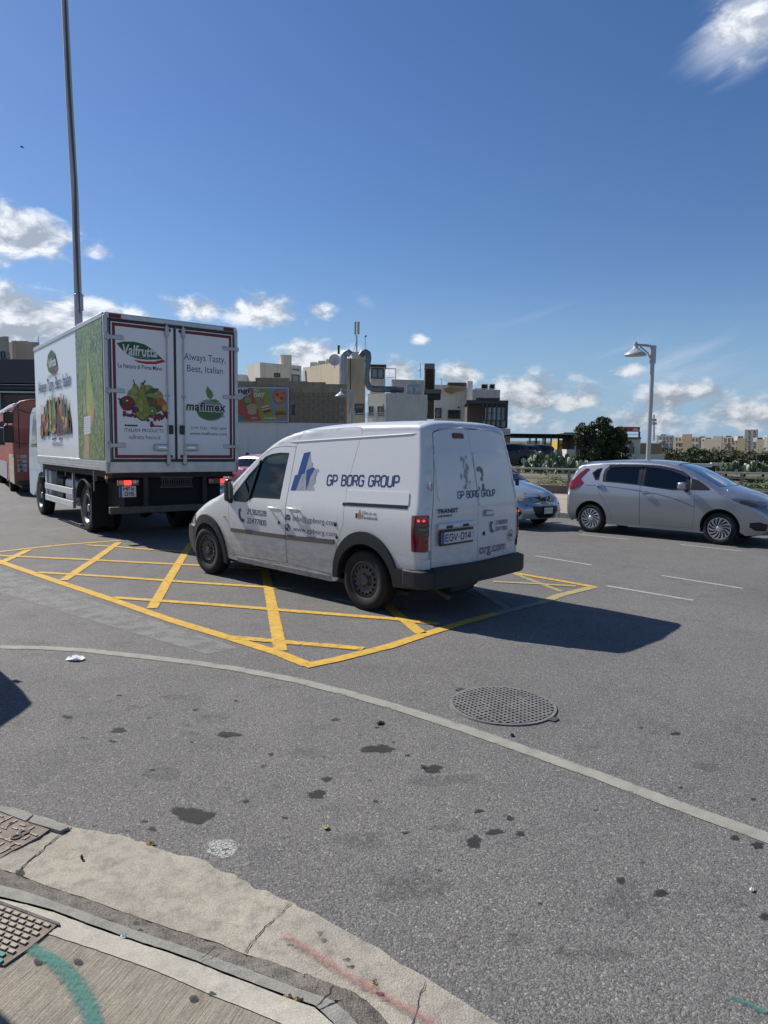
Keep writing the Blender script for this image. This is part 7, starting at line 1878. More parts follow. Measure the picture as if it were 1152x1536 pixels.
# -- white building B
h9, FL9, FR9, z9 = house('white_building', 'white house with crumbling tan patch at its roof edge, right of the lattice chimney', 652.5, 66, 651, 708.5, 577, W_white, tl=R(140), tr=R(8))
window(h9, FR9, 652.5, 662, 612, 627, 0, pm=M_wpaneb); window(h9, FR9, 672, 690.5, 615, 628, 1)
front_box(h9, 701, 708, 571.5, 626, 65.2, .8, W_white, 'corner_pier'); front_box(h9, 672, 701, 573.5, 577.5, 65.6, 1.6, W_brown, 'roof_canopy')
shape2d([[(665, 583), (676, 580), (690, 582), (699, 580.5), (698, 584), (690, 586), (684, 588), (678, 592), (673, 590), (668, 588)]], lambda u, v: tuple(at(u, v, 65.5) - h9.location), wall_mat('crumbled_tan', (.42, .28, .13), (.36, .25, .14), amt=.4), h9, 'bare_patch')
pxtube(h9, [(662.5, 578), (662.5, 570), (661, 567.5)], 66, .03, M_metal, 'aerial_rod', 5); q = FR9.p(688, 611) - h9.location; MB().lathe([(0, -.06), (.09, 0)], 10, 'Y', (q.x, q.y - .1, q.z)).build('wall_lamp', M_wframe, h9)
# -- block C with ac units, and the dark glazed balcony
h10, FL, FR, z10 = house('corner_block', 'beige upper storey with two dark air conditioners on its roof', 709, 64, 708, 750, 583.8, W_grey, tl=R(140), tr=R(8))
for u0, u1, lb in ((722, 732, 'left and larger of two air conditioners on the beige roof'), (734.5, 742.5, 'right and smaller of two air conditioners on the beige roof')):
    o = empty('air_conditioner', lb, 'air conditioner', (at(u0, 583, 65).x, 65, 0), group='air conditioners on the corner block'); front_box(o, u0, u1, 576, 583.6, 65, .6, M_metal, 'casing', .02); front_box(o, u0 + 1, u1 - 1.5, 577.2, 582.6, 64.95, .06, M_matt, 'fan_grille')
front_box(h10, 713, 722, 582, 584, 65.1, .4, M_whiteclean, 'roof_vent')
h11 = empty('glazed_balcony', 'dark framed glazed balcony rooms at the right end of the houses', 'balcony', (at(701, 600, 59).x, 59, 0))
front_box(h11, 701, 762.5, 600, 606, 59, 3.2, M_wframe, 'roof'); front_box(h11, 714, 750, 596.5, 600, 60, 2, M_wframe, 'upper_frame')
front_box(h11, 701, 761, 606.2, 642, 60.2, 1.8, W_brown, 'back_wall')
front_box(h11, 728, 756, 611, 630, 60.05, .1, mat('pale_interior_window', (.32, .42, .50), rough=.1, coat=1), 'pane')
for u in (701.5, 723, 730, 737, 744, 751, 760): front_box(h11, u, u + 1.2, 606, 642, 58.95, .12, M_wframe, 'mullion')
for v in (607, 619, 630, 640.5): front_box(h11, 723, 761, v, v + 1.2, 58.9, .08, M_wframe, 'transom')
front_box(h11, 724, 761, 631, 641, 59.15, .03, mat('balcony_glass', (.07, .10, .12), rough=.08, coat=1), 'balustrade')
h12, FL, FR, z12 = house('lower_block', 'rough beige lower wall under the glazed balcony, at the right edge of the van', 748, 56, 700, 767, 642.5, W_grey, tl=R(178), tr=R(20), zb=-3)
# rail in front of the white building
r0 = empty('roof_railing', 'white metal railing just above the roof line of the van', 'railing', (at(525, 628, 52).x, 52, 0))
for v in (619.5, 622.5, 625.5): pxtube(r0, [(523, v + 1), (582, v - .6)], 52, .03, M_whiteclean, 'rail', 6)
for u in (524, 538, 552, 566, 580): pxtube(r0, [(u, 619), (u, 632)], 52, .035, M_whiteclean, 'post', 6)
# small roofs in between
# -- buildings on the far left
g1, FL, FR, _ = house('office_building', 'beige flat-roofed building with two dark windows at the left edge', 9, 52, -60, 16.5, 504.5, W_beige, tl=R(170), tr=R(20)); window(g1, FL, 1.5, 7.5, 527, 538, 0) if True else None; window(g1, FL, 8.6, 9.0, 529, 538, 0) if False else None
front_box(g1, 9.5, 14.5, 529, 538, 51.9, .1, M_wpane, 'window')
g2, FL, FR, _ = house('office_building', 'beige block with a small railing on its roof, just left of the truck', 18, 54, 16.5, 62, 512, W_beige, tl=R(140), tr=R(8))
pxtube(g2, [(23, 510), (23, 538)], 53.8, .03, M_metal, 'rain_pipe', 6); pxtube(g2, [(57.5, 513), (57.5, 505)], 54, .03, M_metal, 'pole', 6); front_box(g2, 17, 40, 511, 513, 53.7, .3, M_whframe, 'coping')
g3 = empty('grey_building', 'dark grey clad building with two pale horizontal bands, behind the bus and truck', 'building', (at(0, 600, 46).x, 46, 0))
front_box(g3, -90, 75, 537.5, 575, 46, 6, W_dgrey, 'upper_cladding'); front_box(g3, -90, 75, 575.2, 578, 45.9, 6, M_whframe, 'band'); front_box(g3, -90, 75, 578.2, 585, 46.1, 6, W_dgrey, 'recess'); front_box(g3, -90, 75, 585.2, 590, 45.9, 6, M_whframe, 'band'); front_box(g3, -90, 75, 590.2, 640, 46.1, 6, W_brown, 'lower_wall'); front_box(g3, -90, 75, 640, 700, 46.0, 6, W_dgrey, 'ground_storey')
front_box(g3, -4, 2.5, 590.2, 640, 45.85, .2, M_wpaneb, 'glass_strip')

# -- tall pole behind the truck
tp_ = empty('tall_pole', 'very tall slim grey pole rising behind the box truck out of the picture', 'pole', (at(119, 500, 26).x, 26, 0))
P0 = at(118.5, 500, 26); l = tp_.location
MB().tube([(P0.x + .12 - l.x, 0, -.1), (P0.x - l.x, 0, P0.z), tuple(at(112.5, 300, 26) - Vector(l)), tuple(at(104, 150, 26) - Vector(l)), tuple(at(97, 0, 26) - Vector(l)), tuple(at(92, -160, 26) - Vector(l))], [.16, .14, .125, .12, .11, .10], 16).build('shaft', mat('pole_paint', (.46, .47, .49), rough=.5, var=.1, vscale=2), tp_, smooth=True)
MB().tube([tuple(at(120.0, 470, 25.86) - Vector(l)), tuple(at(117, 420, 25.86) - Vector(l)), tuple(at(113.5, 330, 25.87) - Vector(l)), tuple(at(113, 270, 25.87) - Vector(l)), tuple(at(108, 200, 25.88) - Vector(l)), tuple(at(103, 120, 25.88) - Vector(l)), tuple(at(99.5, 40, 25.88) - Vector(l)), tuple(at(97, -30, 25.88) - Vector(l))], [.02, .035, .05, .03, .04, .05, .04, .03], 8).build('halyard_sleeve', mat('dark_sleeve', (.10, .105, .11), rough=.8), tp_, smooth=True)
MB().lathe([(.15, 0), (.15, .5), (.17, .5), (.17, .55), (.13, .58)], 16, 'Z', (P0.x - l.x + .03, 0, at(117.5, 440, 26).z - .6)).build('sleeve_joint', M_metal, tp_, smooth=True, angle=R(30))


def lamp_post(u, v_top, d_, label):
    """bell-shaped lamp on a 5 m post; the arm points left"""
    top = at(u, v_top, d_); H_ = top.z; o = empty('street_lamp', label, 'street lamp', (top.x, top.y, 0), group='bell-shaped street lamps along the road')
    mt = mat('lamp_post_grey', (.36, .38, .42), rough=.45, metal=.3)
    sx = .38
    zb_ = terrain_h(top.x, top.y) if beyond(top.x, top.y) > 0 else 0
    MB().tube([(0, 0, zb_ - .1), (0, 0, zb_ + .9), (0, 0, zb_ + .92), (0, 0, H_)], [.09, .09, .072, .062], 16).build('post', mt, o, smooth=True, angle=R(30))
    MB().box(-.09, .09, -.05, .05, H_ - .55, H_ + .02).build('post_head', mt, o, bevel=.02)
    MB().tube([(0, 0, H_ - .02), (-.25, 0, H_ + .02), (-.50, 0, H_ + .03), (-.62, 0, H_ + .04)], [.045, .04, .038, .04], 8).build('arm', mt, o, smooth=True)
    MB().tube([(-.05, 0, H_ - .45), (-.16, 0, H_ - .22), (-.42, 0, H_ - .02)], .022, 6).build('brace', mt, o, smooth=True)
    MB().lathe([(0, .10), (.045, .08), (.06, .02), (.065, -.06), (.09, -.11), (.17, -.18), (.27, -.25), (.335, -.30), (.345, -.345), (.31, -.345), (.23, -.27), (.08, -.18)], 28, 'Z', (-.56, 0, H_ + .04)).build('lamp_shade', mat('lamp_shade_white', (.40, .40, .40), rough=.4), o, smooth=True, angle=R(40))
    MB().lathe([(0, -.31), (.27, -.30), (.29, -.285)], 24, 'Z', (-.56, 0, H_ + .04)).build('diffuser', mat('diffuser_tan', (.30, .24, .15), rough=.4), o, smooth=True)
    return o


lamp_post(980, 519, 22.4, 'nearest street lamp with a bell shade, behind the silver hatchback')
lamp_post(527.5, 586.5, 38, 'street lamp in front of the stained wall, above the van roof')
lamp_post(389, 621, 66, 'smallest and farthest street lamp, in front of the food billboard')

# bird
bd = MB(); bd.tube([(-.10, 0, 0), (0, 0, .01), (.12, 0, .01)], [.01, .04, .008], 6); bd.add([(-.03, 0, .01), (.05, 0, .01), (-.02, .25, .07), (-.02, -.25, .07), (-.06, .12, .06), (-.06, -.12, .06)], [(0, 1, 2, 4), (0, 5, 3, 1)])
bo = bd.build('bird', M_matt, None); bo.location = at(33, 221, 40); bo.rotation_euler = (.3, .1, .6); tag(bo, 'small dark bird flying high in the blue sky at the upper left', 'bird')

# -- van and cabinet added unseen outside the left edge to cast shadows
src = [o for o in bpy.data.objects if o.name == 'panel_van'][0]
cc = copy_tree(src)
for o_ in [c for c in cc.children if c.name.startswith('wing_mirror')]:
    for c in list(o_.children): bpy.data.objects.remove(c)
    bpy.data.objects.remove(o_)
ch = R(174); cc.location = (-4.61, 4.95, 0); cc.rotation_euler = (0, 0, ch)
cc['label'] = 'added second van, unseen outside the left edge, placed to cast a shadow on the road'
cb = empty('added_shadow_cabinet', 'added cabinet, unseen outside the left edge, placed to cast a wedge of shadow', 'cabinet', (-2.345, 2.755, .0), math.atan2(-.578, .816))
MB().box(-.35, .0, -.75, -.0, .0, 2.05).build('cabinet_body', M_metal, cb, bevel=.02); MB().box(-.38, .03, -.78, .0, 2.05, 2.1).build('cabinet_roof', M_metal, cb, bevel=.01); MB().box(-.0, .012, -.70, -.05, .12, 1.9).build('cabinet_door', M_greyprint, cb, bevel=.004)

# ------------------------------------------------------------------ railing, canopy, far side of the valley
rail = empty('roadside_railing', 'metal railing with three rails along the far pavement, behind the parked cars', 'railing', (RL0.x, RL0.y, 0)); l = Vector((RL0.x, RL0.y))
M_rail = mat('railing_grey', (.30, .29, .27), rough=.5, metal=.35, var=.15)
for z, r_ in ((.97, .035), (.80, .016), (.62, .016), (.44, .016)):
    a_ = rdir * -9; b_ = rdir * 26; MB().tube([(a_.x, a_.y, z + .05), (b_.x, b_.y, z + .05)], r_, 8).build('rail', M_rail, rail, smooth=True)
for i in range(-5, 15):
    q = rdir * (1.85 * i + .1); MB().prism([(q.x + rdir.x * .05 + rn_.x * s_, q.y + rdir.y * .05 + rn_.y * s_) for s_ in (.035, -.035)] + [(q.x - rdir.x * .05 + rn_.x * s_, q.y - rdir.y * .05 + rn_.y * s_) for s_ in (-.035, .035)], .1, 1.0).build('post', mat('railing_post', (.15, .155, .16), rough=.5, metal=.3), rail, bevel=.01)
pw = MB(); a_ = RL0 + rdir * -9 + rn_ * .35; b_ = RL0 + rdir * 26 + rn_ * .35; pw.obox(a_, b_, .3, -2.2, .42)
tag(pw.build('planter_wall', wall_mat('planter_stone', (.23, .19, .14), (.17, .145, .11), amt=.5, scale=1.2), None), 'low brown stone wall running just behind the roadside railing', 'wall')


def leaves_obj(name, clumps, n, size, mats_, parent=None, seed=1, flat=.4, shape='leaf'):
    """scatter of leaf-sized faces through ellipsoid clumps (cx,cy,cz,rx,ry,rz)"""
    rs = np.random.RandomState(seed); V = []; Fc = []; MI = []
    wts = np.array([c_[3] * c_[4] * c_[5] for c_ in clumps]) ** .67; wts = wts / wts.sum(); cnt = (wts * n).astype(int) + 1
    for c_, k_ in zip(clumps, cnt):
        d = rs.normal(size=(k_, 3)); d /= np.linalg.norm(d, axis=1)[:, None]; rr_ = rs.uniform(.45, 1.08, (k_, 1)) ** .6
        P_ = np.array(c_[:3]) + d * rr_ * np.array(c_[3:6]); mi = rs.randint(len(mats_))
        for q, dd in zip(P_, d):
            ax = rs.normal(size=3); ax /= np.linalg.norm(ax); nb = dd * .7 + rs.normal(size=3) * .6; nb /= np.linalg.norm(nb); ta = np.cross(nb, ax); ta /= np.linalg.norm(ta) + 1e-9; tb = np.cross(nb, ta); s_ = size * rs.uniform(.6, 1.4)
            o_ = len(V); V += [q - ta * s_, q + tb * s_ * flat, q + ta * s_, q - tb * s_ * flat]; Fc.append((o_, o_ + 1, o_ + 2, o_ + 3)); MI.append(mi if rs.rand() < .7 else rs.randint(len(mats_)))
    me = bpy.data.meshes.new(name); me.from_pydata([tuple(v_) for v_ in V], [], Fc)
    for m_ in mats_: me.materials.append(m_)
    me.polygons.foreach_set('material_index', MI); me.update(); o = bpy.data.objects.new(name, me); return link(o, parent)


def leafm(n_, c_): return mat('foliage_' + n_, c_, rough=.65, var=.35, vscale=3, spec=.3)
Lf_d = [leafm('dark', (.030, .045, .018)), leafm('deep', (.045, .060, .022)), leafm('olive', (.075, .085, .035))]
Lf_o = [leafm('greygreen', (.075, .085, .050)), leafm('deep2', (.045, .058, .028)), leafm('sage', (.105, .115, .065))]
Lf_g = [leafm('bright', (.11, .16, .04)), leafm('mid', (.07, .11, .03)), leafm('yellow', (.17, .19, .05))]
M_bark = mat('bark', (.10, .08, .06), rough=.95, var=.3, bump=.6, bscale=12)


def tree(label, x, y, z0, zt_, w_, mats_, seed, n=2600, size=.09, trunk=.25, group=None, cat='tree', dens=12, lobes=None):
    rs = random.Random(seed); o = empty('tree', label, cat, (x, y, z0), group=group); H_ = zt_ - z0; hb = H_ * trunk
    cl = []; 
    for i in range(dens):
        a = rs.uniform(0, 2 * PI); r_ = w_ / 2 * math.sqrt(rs.random()) * .8; zz = hb + (H_ - hb) * rs.uniform(.12, .88); k_ = 1 - abs((zz - hb) / (H_ - hb) - .45) * 1.1
        cl.append((math.cos(a) * r_ * max(.35, k_), math.sin(a) * r_ * max(.35, k_), zz, w_ * rs.uniform(.13, .24), w_ * rs.uniform(.13, .24), (H_ - hb) * rs.uniform(.10, .19)))
    cl.append((0, 0, hb + (H_ - hb) * .45, w_ * .22, w_ * .22, (H_ - hb) * .28))
    if lobes:
        cl = []
        for lx, lz, lr in lobes:
            for i in range(5): a = rs.uniform(0, 2 * PI); cl.append((lx * w_ + lr * w_ * .5 * math.cos(a), lr * w_ * .6 * rs.uniform(-1, 1), hb * .3 + lz * H_ + lr * w_ * .5 * math.sin(a), lr * w_ * rs.uniform(.4, .7), lr * w_ * rs.uniform(.4, .8), lr * w_ * rs.uniform(.35, .6)))
    leaves_obj('crown', cl, n, size, mats_, o, seed)
    tk = MB(); tk.tube([(0, 0, -.3), (w_ * .02, 0, hb * .6), (-w_ * .01, w_ * .02, hb * 1.3), (0, 0, H_ * .6)], [w_ * .05, w_ * .04, w_ * .03, w_ * .012], 8)
    for i in range(5): c_ = cl[i]; tk.tube([(0, 0, hb * 1.1), (c_[0] * .5, c_[1] * .5, (hb + c_[2]) / 2), c_[:3]], [w_ * .022, w_ * .015, w_ * .006], 6)
    tk.build('trunk', M_bark, o, smooth=True); return o


def tpx(label, u, v_top, v_bot, wpx, Y, mats_, seed, **kw):
    q = at(u, v_top, Y); zb_ = at(u, v_bot, Y).z; return tree(label, q.x, q.y, min(zb_, q.z - 1), q.z, wpx * Y / F_PX, mats_, seed, **kw)


tpx('big dark round-crowned tree left of the street lamp, beyond the railing', 907, 619, 726, 84, 37, Lf_d, 23, n=26000, size=.06, trunk=.06, dens=48, lobes=((-.30, .80, .16), (-.12, .86, .17), (.08, .80, .18), (.26, .68, .17), (.38, .52, .15), (-.38, .60, .15), (-.18, .62, .20), (.06, .58, .22), (.24, .44, .20), (-.36, .36, .16), (-.12, .36, .22), (.12, .30, .22), (.36, .28, .16), (-.28, .16, .18), (.02, .14, .22), (.28, .12, .18), (-.46, .74, .07), (.44, .36, .08)))
for i, (u, vt, wp, Y, lb) in enumerate(((1033, 690, 40, 95, 'leftmost grey-green tree of the far row, above the silver car roof'), (1062, 684, 48, 100, 'second grey-green tree of the far row, right of the lamp'), (1010, 692, 34, 88, 'low bush at the left end of the far tree row'), (1090, 683, 42, 105, 'third grey-green tree of the far row'), (1118, 687, 38, 98, 'fourth grey-green tree of the far row'), (1146, 684, 44, 102, 'grey-green tree of the far row cut by the right edge'), (1000, 681, 36, 110, 'dense olive tree at the foot of the far houses'), (1050, 676, 46, 118, 'olive tree standing under the dark far house'), (985, 688, 30, 92, 'small olive tree right behind the lamp post'), (1175, 686, 40, 100, 'grey-green tree of the far row outside the right edge'))):
    tpx(lb, u, vt - 3, 712, wp, Y, Lf_o, 40 + i, n=4200, size=.30, trunk=.08, group='grey-green trees across the valley', dens=16)
tpx('leafy bare-topped bush at the railing between truck and van', 369, 677, 700, 14, 30, Lf_d, 60, n=900, size=.07, trunk=.1, dens=8)
for i in range(7):
    rs = random.Random(70 + i)
for i, (u0, u1, Y) in enumerate(((938, 1000, 120), (1000, 1160, 130))):
    a_ = at(u0, 690, Y); b_ = at(u1, 690, Y); cl = [(a_.x + (b_.x - a_.x) * k_ / 16, Y + rl.uniform(-3, 3), a_.z - 1 + rl.uniform(0, 1.5), 2.6, 2.0, 2.2) for k_ in range(17)]
    tag(leaves_obj('scrubland', cl, 5200, .34, Lf_o, None, 90 + i), kind='stuff')

# prickly pears
M_cact = mat('cactus_pad', (.085, .125, .055), rough=.55, var=.3, vscale=8); M_cactw = mat('cactus_pad_sunlit', (.40, .43, .33), rough=.5, var=.2, vscale=8)  # pale pads: sunlight on some pads put into their colour


def cactus(label, x, y, z0, n_, spread, hgt, seed, sz=.17):
    rs = random.Random(seed); o = empty('prickly_pear', label, 'cactus', (x, y, z0), group='prickly pear plants beyond the railing')
    base = {}
    for nm_, m_ in (('d', M_cact), ('w', M_cactw)):
        mb = MB(); vs = []; k_ = 10
        for s_, yy in ((.55, -.035), (1, 0), (.55, .035)): vs += [(sz * .62 * s_ * math.cos(2 * PI * i / k_), yy * sz * 5, sz * (1 + s_ * math.sin(2 * PI * i / k_))) for i in range(k_)]
        fs = [(i, (i + 1) % k_, k_ + (i + 1) % k_, k_ + i) for i in range(k_)] + [(k_ + i, k_ + (i + 1) % k_, 2 * k_ + (i + 1) % k_, 2 * k_ + i) for i in range(k_)] + [tuple(range(k_ - 1, -1, -1)), tuple(range(2 * k_, 3 * k_))]
        base[nm_] = mb.add(vs, fs)
    first = {}
    for i in range(n_):
        nm_ = 'w' if rs.random() < .30 else 'd'; t_ = i / n_; px_ = rs.gauss(0, spread * .5) ; pz = hgt * rs.random() ** .8 * max(.25, 1 - abs(px_) / (spread * 1.4)); py = rs.uniform(-.5, .5)
        if nm_ not in first: ob = base[nm_].build('pad', M_cact if nm_ == 'd' else M_cactw, o, smooth=True, angle=R(60)); first[nm_] = ob
        else: ob = first[nm_].copy(); COL.objects.link(ob); ob.parent = o
        ob.location = (px_, py, pz); ob.rotation_euler = (rs.uniform(-.5, .5), rs.uniform(-.7, .7), rs.uniform(-1.4, 1.4)); k_ = rs.uniform(.7, 1.25); ob.scale = (k_, k_, k_)
    return o


def cpx(label, u, vt, vb, wpx, Y, n_, seed, sz=.17):
    a_ = at(u, vt, Y); b_ = at(u, vb, Y); return cactus(label, a_.x, a_.y, b_.z, n_, wpx * Y / F_PX / 2, a_.z - b_.z, seed, sz)


for i, (u, vt, w_, Y, lb) in enumerate(((806, 682, 36, 31, 'prickly pear beside the van, leftmost of the clump'), (829, 684, 34, 30, 'prickly pear in the middle of the clump, full of pale pads'), (852, 690, 36, 29.5, 'prickly pear at the right of the clump, in front of the big tree'), (874, 698, 22, 29, 'small pale-padded prickly pear right above the hatchback roof corner'))):
    cpx(lb, u, vt, 712, w_, Y, 120, 5 + i, .15)
for i, (u, vt, w_, Y, lb) in enumerate(((1095, 699, 34, 33, 'prickly pear behind the bonnet end of the silver car, left of two'), (1132, 696, 42, 33, 'prickly pear at the right edge behind the railing, right of two'))):
    cpx(lb, u, vt, 712, w_, Y, 100, 15 + i, .14)
# weeds and creepers between railing and valley
cl = []
for k_ in range(110):
    q = RL0 + rdir * (-6 + k_ * .26) + rn_ * rl.uniform(.6, 3.2); cl.append((q.x, q.y, rl.uniform(.2, .68) - .12 * max(0, (q - RL0).dot(rn_) - 1), .5, .4, .30))
tag(leaves_obj('hedge_growth', cl, 22000, .05, Lf_g, None, 5), kind='stuff')
cl = []
for k_ in range(90):
    q = RL0 + rdir * (-8 + k_ * .5) + rn_ * rl.uniform(3, 9); cl.append((q.x, q.y, terrain_h(q.x, q.y) + rl.uniform(.2, 1.3), 1.0, .8, .5))
tag(leaves_obj('slope_scrub', cl, 12000, .10, Lf_d + Lf_g[1:2], None, 6), kind='stuff')

# steel canopy structure
cn = empty('steel_canopy', 'long low steel canopy with thin posts, between the van and the dark tree', 'canopy', (at(768, 660, 52).x, 52, 0)); M_can = mat('canopy_brown', (.055, .045, .04), rough=.7, var=.3)
front_box(cn, 766, 900, 650.2, 653.2, 52, 6, M_can, 'roof_fascia'); front_box(cn, 766, 900, 653.4, 657, 52.6, 5, mat('canopy_black', (.018, .017, .017), rough=.8), 'roof_deck')
front_box(cn, 846, 882, 648.3, 650, 53, 3, M_whframe, 'roof_sheet')
for u in (794, 803.5, 814, 817, 826, 837, 850.5, 862, 874): front_box(cn, u, u + 1.1, 657, 690, 52.5 + (u % 3), .12, M_can if u % 2 else M_duct, 'post')
for u in range(770, 880, 8): front_box(cn, u, u + 1, 653.4, 655, 51.9, .3, M_can, 'rafter')
# things beneath: walls, crates, shop front
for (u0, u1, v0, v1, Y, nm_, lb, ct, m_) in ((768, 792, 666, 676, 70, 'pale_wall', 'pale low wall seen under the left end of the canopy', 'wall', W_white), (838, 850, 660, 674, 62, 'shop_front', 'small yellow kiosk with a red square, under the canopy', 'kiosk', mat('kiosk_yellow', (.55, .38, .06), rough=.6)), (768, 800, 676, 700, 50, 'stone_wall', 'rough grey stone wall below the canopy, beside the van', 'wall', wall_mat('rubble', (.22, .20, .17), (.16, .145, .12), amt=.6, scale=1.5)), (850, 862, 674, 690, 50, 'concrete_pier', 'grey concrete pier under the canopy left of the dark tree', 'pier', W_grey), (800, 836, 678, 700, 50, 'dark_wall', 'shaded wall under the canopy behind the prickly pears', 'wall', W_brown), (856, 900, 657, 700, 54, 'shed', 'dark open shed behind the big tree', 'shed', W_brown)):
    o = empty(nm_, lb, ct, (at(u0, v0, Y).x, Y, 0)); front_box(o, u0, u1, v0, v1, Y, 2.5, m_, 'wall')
    if nm_ == 'shop_front': front_box(o, 842, 846, 665.5, 670, Y - .1, .1, M_redprint, 'sign_panel'); front_box(o, 838, 850, 674, 688, Y, 2.4, M_wframe, 'lower_front')
for (u, v, w_, Y, lb, m_) in ((776, 677, 9, 48, 'dark parked car under the left end of the canopy', M_wframe), (796, 679, 12, 48.5, 'dark teal parked car with a pale windscreen under the canopy', mat('dark_teal_paint', (.02, .05, .055), rough=.3, coat=.6)), (815, 678, 8, 49, 'black parked car behind the prickly pears under the canopy', M_wframe)):
    src2 = [o for o in bpy.data.objects if o.name.startswith('parked_car') and 'pink' in str(o.get('label'))][0]
    o = copy_tree(src2); q = at(u, v + 4, Y); o.location = (q.x, q.y, q.z - .75); o.rotation_euler = (0, 0, R(200)); o['label'] = lb; o['group'] = 'cars parked under the canopy'
    for chd in o.children:
        if chd.type == 'MESH' and chd.material_slots and chd.material_slots[0].material == M_pink:
            chd.data = chd.data.copy(); chd.data.materials[0] = m_

# red sign on posts and the low warehouse
rsn = empty('roadside_sign', 'red sign board with a white car symbol on two posts, right of the dark tree', 'sign', (at(935, 645, 58).x, 58, 0))
front_box(rsn, 925, 960, 640, 647.6, 58, .25, mat('sign_red', (.42, .02, .02), rough=.4), 'board', .02)
for u in (934, 958.3): front_box(rsn, u, u + 1.2, 647.8, 672, 58.1, .12, M_wframe, 'post')
front_box(rsn, 938, 958, 651, 652, 58.1, .1, M_metal, 'crossbar')
Pr = lambda u, v: tuple(at(u, v, 57.97) - rsn.location)
shape2d([[(949, 645.8), (949, 644), (950.5, 643.5), (951.8, 641.9), (955.4, 641.9), (956.6, 643.5), (957.6, 644), (957.6, 645.8)]], Pr, M_plate, rsn, 'car_symbol'); shape2d([[(952, 643.4), (952.6, 642.5), (954.8, 642.5), (955.6, 643.4)]], lambda u, v: tuple(at(u, v, 57.94) - rsn.location), mat('sign_red', (0, 0, 0)), rsn, 'car_symbol_window')
a_ = at(938.5, 645.6, 57.96) - rsn.location; lettering('24', lambda x, z: (x, a_.y, z), a_.x, a_.z, .22, .17, M_plate, rsn, bold=.03)
wh, FL, FR, _ = house('warehouse', 'low concrete warehouse with tan cladding, right of the dark tree', 960, 56, 905, 996, 665, wall_mat('tan_cladding', (.36, .25, .14), (.31, .22, .13), amt=.25), tl=R(176), tr=R(6), zb=-3.5)
wl = empty('white_outbuilding', 'pale open-fronted outbuilding left of the tan warehouse', 'building', (at(940, 670, 54).x, 54, 0)); front_box(wl, 940, 960, 656, 682, 54.5, 1.2, W_grey, 'wall'); front_box(wl, 925, 962, 655.5, 658, 54.2, 1.6, M_wframe, 'roof'); front_box(wl, 945, 950, 664, 680, 54.45, .05, M_wpane, 'door'); front_box(wl, 937, 996, 681, 700, 54, .8, W_grey, 'plinth')
for u in (941, 952): front_box(wl, u, u + 2, 670, 680, 54.3, .3, M_whframe, 'pillar')
# radio mast
rmst = empty('radio_mast', 'thin lattice radio mast seen just right of the street lamp post', 'mast', (at(981, 662, 110).x, 110, 0))
for du in (-1, 1): pxtube(rmst, [(981 + du, 662), (981 + du * .5, 622)], 110, .06, M_metal, 'leg', 5)
for k_ in range(9): pxtube(rmst, [(980.2, 660 - k_ * 4), (981.8, 656 - k_ * 4)], 110, .04, M_metal, 'lattice_bar', 4)
for v in (628, 633): front_box(rmst, 978.5, 985, v, v + 4, 109.8, .3, M_metal, 'dish_panel')

# white wall and greenhouse line in the field
fw1 = empty('field_wall', 'white low wall in the fields above the bonnet of the silver car', 'wall', (at(1040, 697, 80).x, 80, 0)); front_box(fw1, 1036, 1068, 695, 701, 80, .5, W_white, 'wall'); front_box(fw1, 1068, 1104, 694, 699, 82, .5, W_grey, 'wall')
fk = MB(); a_, b_ = at(1105, 690, 90), at(1165, 688, 90); fk.prism([(a_.x, 90), (b_.x, 90), (b_.x + 4, 112), (a_.x + 4, 112)], -.6, a_.z - 1.0); tag(fk.build('terrace', mat('dry_field', (.36, .26, .14), rough=.95, var=.2, vscale=.4), None), kind='structure')

# -- houses across the valley: each a house with its windows
Wm = [wall_mat('far_cream', (.56, .50, .39), (.50, .44, .34), amt=.12, scale=.1), wall_mat('far_beige', (.52, .46, .36), (.47, .41, .32), amt=.15, scale=.1), wall_mat('far_ochre', (.46, .36, .23), (.42, .33, .22), amt=.15, scale=.1), wall_mat('far_grey', (.33, .33, .33), (.29, .29, .28), amt=.2, scale=.1), wall_mat('far_white', (.66, .64, .60), (.6, .58, .55), amt=.1, scale=.1)]  # paler walls, distance haze put into the colour
M_farfr = mat('far_window_frame', (.30, .28, .25), rough=.7); M_farpn = mat('hazed_far_pane', (.10, .11, .115), rough=.2)  # panes lightened to carry the haze of distance
FARH = [(1002, 988, 1013, 653, 3, 'dark grey apartment block at the left end of the far houses', 4, 3), (1013, 1012, 1055, 655, 0, 'wide cream apartment block with many windows, second from the left', 7, 3), (1034, 1028, 1040, 651, 2, 'small ochre stair head on top of the wide cream block', 0, 0), (1056, 1055, 1063, 657, 4, 'narrow white block right of the wide cream one', 0, 0), (1063, 1060, 1076, 658, 0, 'small cream house with two arched balconies', 2, 2), (1077, 1074, 1086, 654, 0, 'cream house with a pitched stair head near the middle', 2, 3), (1086, 1085, 1113, 655, 1, 'long beige block with a flat dark roof line', 4, 2), (1114, 1111, 1122, 657, 2, 'ochre block left of the tall tower house', 2, 2), (1123, 1120, 1140, 644, 3, 'tallest narrow tower house with dark balconies', 2, 5), (1141, 1140, 1152, 659, 1, 'beige terrace right of the tower house', 3, 2), (1153, 1150, 1175, 655, 4, 'white house cut by the right edge', 3, 3), (985, 980, 990, 664, 1, 'low beige house left of the dark grey block', 1, 1)]
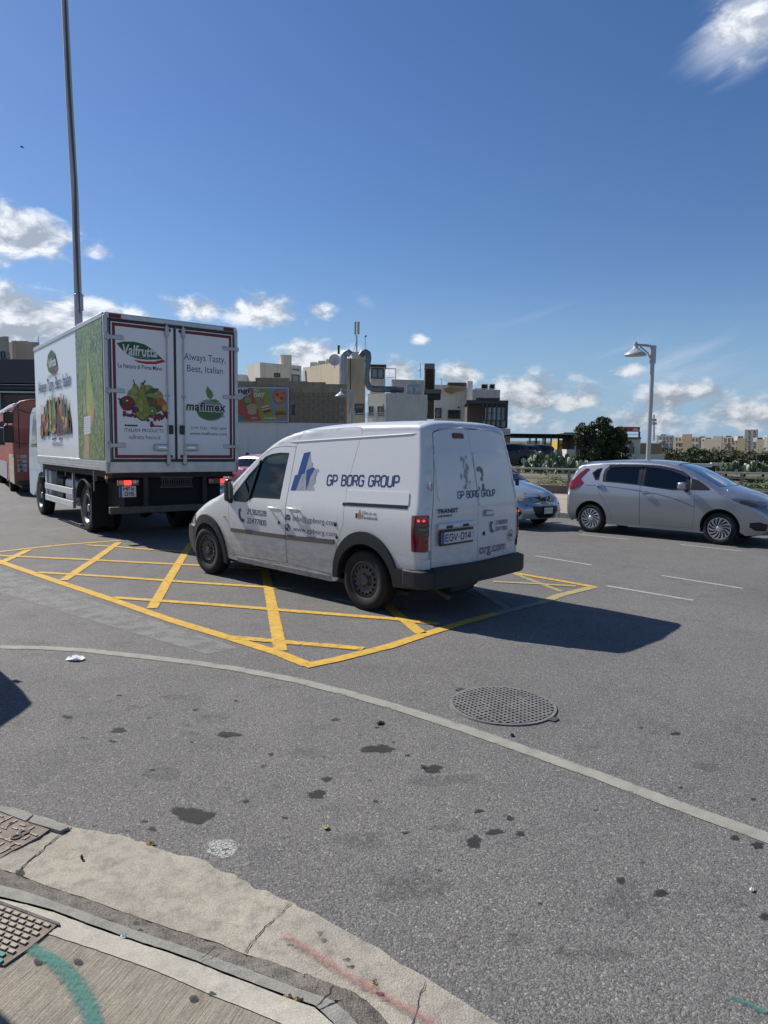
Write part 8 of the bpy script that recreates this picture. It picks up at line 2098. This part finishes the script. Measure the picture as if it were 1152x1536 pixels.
for i, (uc, ul, ur, vt, mi, lb, nw, nf) in enumerate(FARH):
    Y = 215 + (i * 37 % 23)
    uc = ur - max(1.2, (ur - ul) * .16)
    o, fl_, fr_, zt_ = house('distant_house', lb, uc, Y, ul, ur, vt, Wm[mi], tl=R(131), tr=R(41), zb=-4, parapet=.8, cat='house'); fr_ = fl_; W_ = uc - ul - 1; o['group'] = 'houses across the valley'
    vb = 683; fh = (vb - vt - 2) / max(1, nf)
    for f_ in range(nf):
        for k_ in range(nw):
            u0 = ul + .5 + W_ * (k_ + .22) / nw; u1 = ul + .5 + W_ * (k_ + .66) / nw; v0 = vt + 2.2 + f_ * fh; v1 = v0 + fh * .52
            window(o, fr_, u0, min(u1, u0 + 2.3), v0, v1, 0, sill=(i % 2 == 0), fm=M_farfr, pm=M_farpn)
        if nw > 2:
            q0 = fr_.p(ul + 1.5, vt + 2.2 + f_ * fh + fh * .62); q1 = fr_.p(ul + W_ * (.35 + .1 * (i % 3)), vt + 2.2 + f_ * fh + fh * .62); bo_ = Vector(o.location)
            MB().obox(q0 - bo_ + fr_.n * .5, q1 - bo_ + fr_.n * .5, .9, q0.z - .45, q0.z + .1).build('balcony', Wm[(mi + 1) % 5], o)
    if i % 3 != 2:
        q0 = fr_.p(ul + W_ * .55, vt) - Vector(o.location); MB().box(q0.x - .9, q0.x + .9, q0.y + 2, q0.y + 4.5, zt_ - .8, zt_ + .35 + .25 * (i % 2)).build('roof_room', Wm[(mi + 2) % 5 if mi != 2 else 1], o)
# distant houses seen through the canopy
for i, (uc, ul, ur, vt, mi, lb) in enumerate(((776, 770, 790, 664, 4, 'white house on the horizon, under the left end of the canopy'), (800, 792, 812, 661, 1, 'beige house on the horizon under the canopy'), (822, 815, 836, 665, 3, 'grey house on the horizon behind the canopy posts'))):
    house('distant_house', lb, uc, 190 + i * 9, ul, ur, vt, Wm[mi], tl=R(150), tr=R(20), zb=-4, parapet=.8, cat='house')[0]['group'] = 'houses across the valley'

# keep empties small in the file: nothing hidden, nothing left at the origin
for o in list(bpy.data.objects):
    if o.type == 'EMPTY' and not o.children: bpy.data.objects.remove(o)
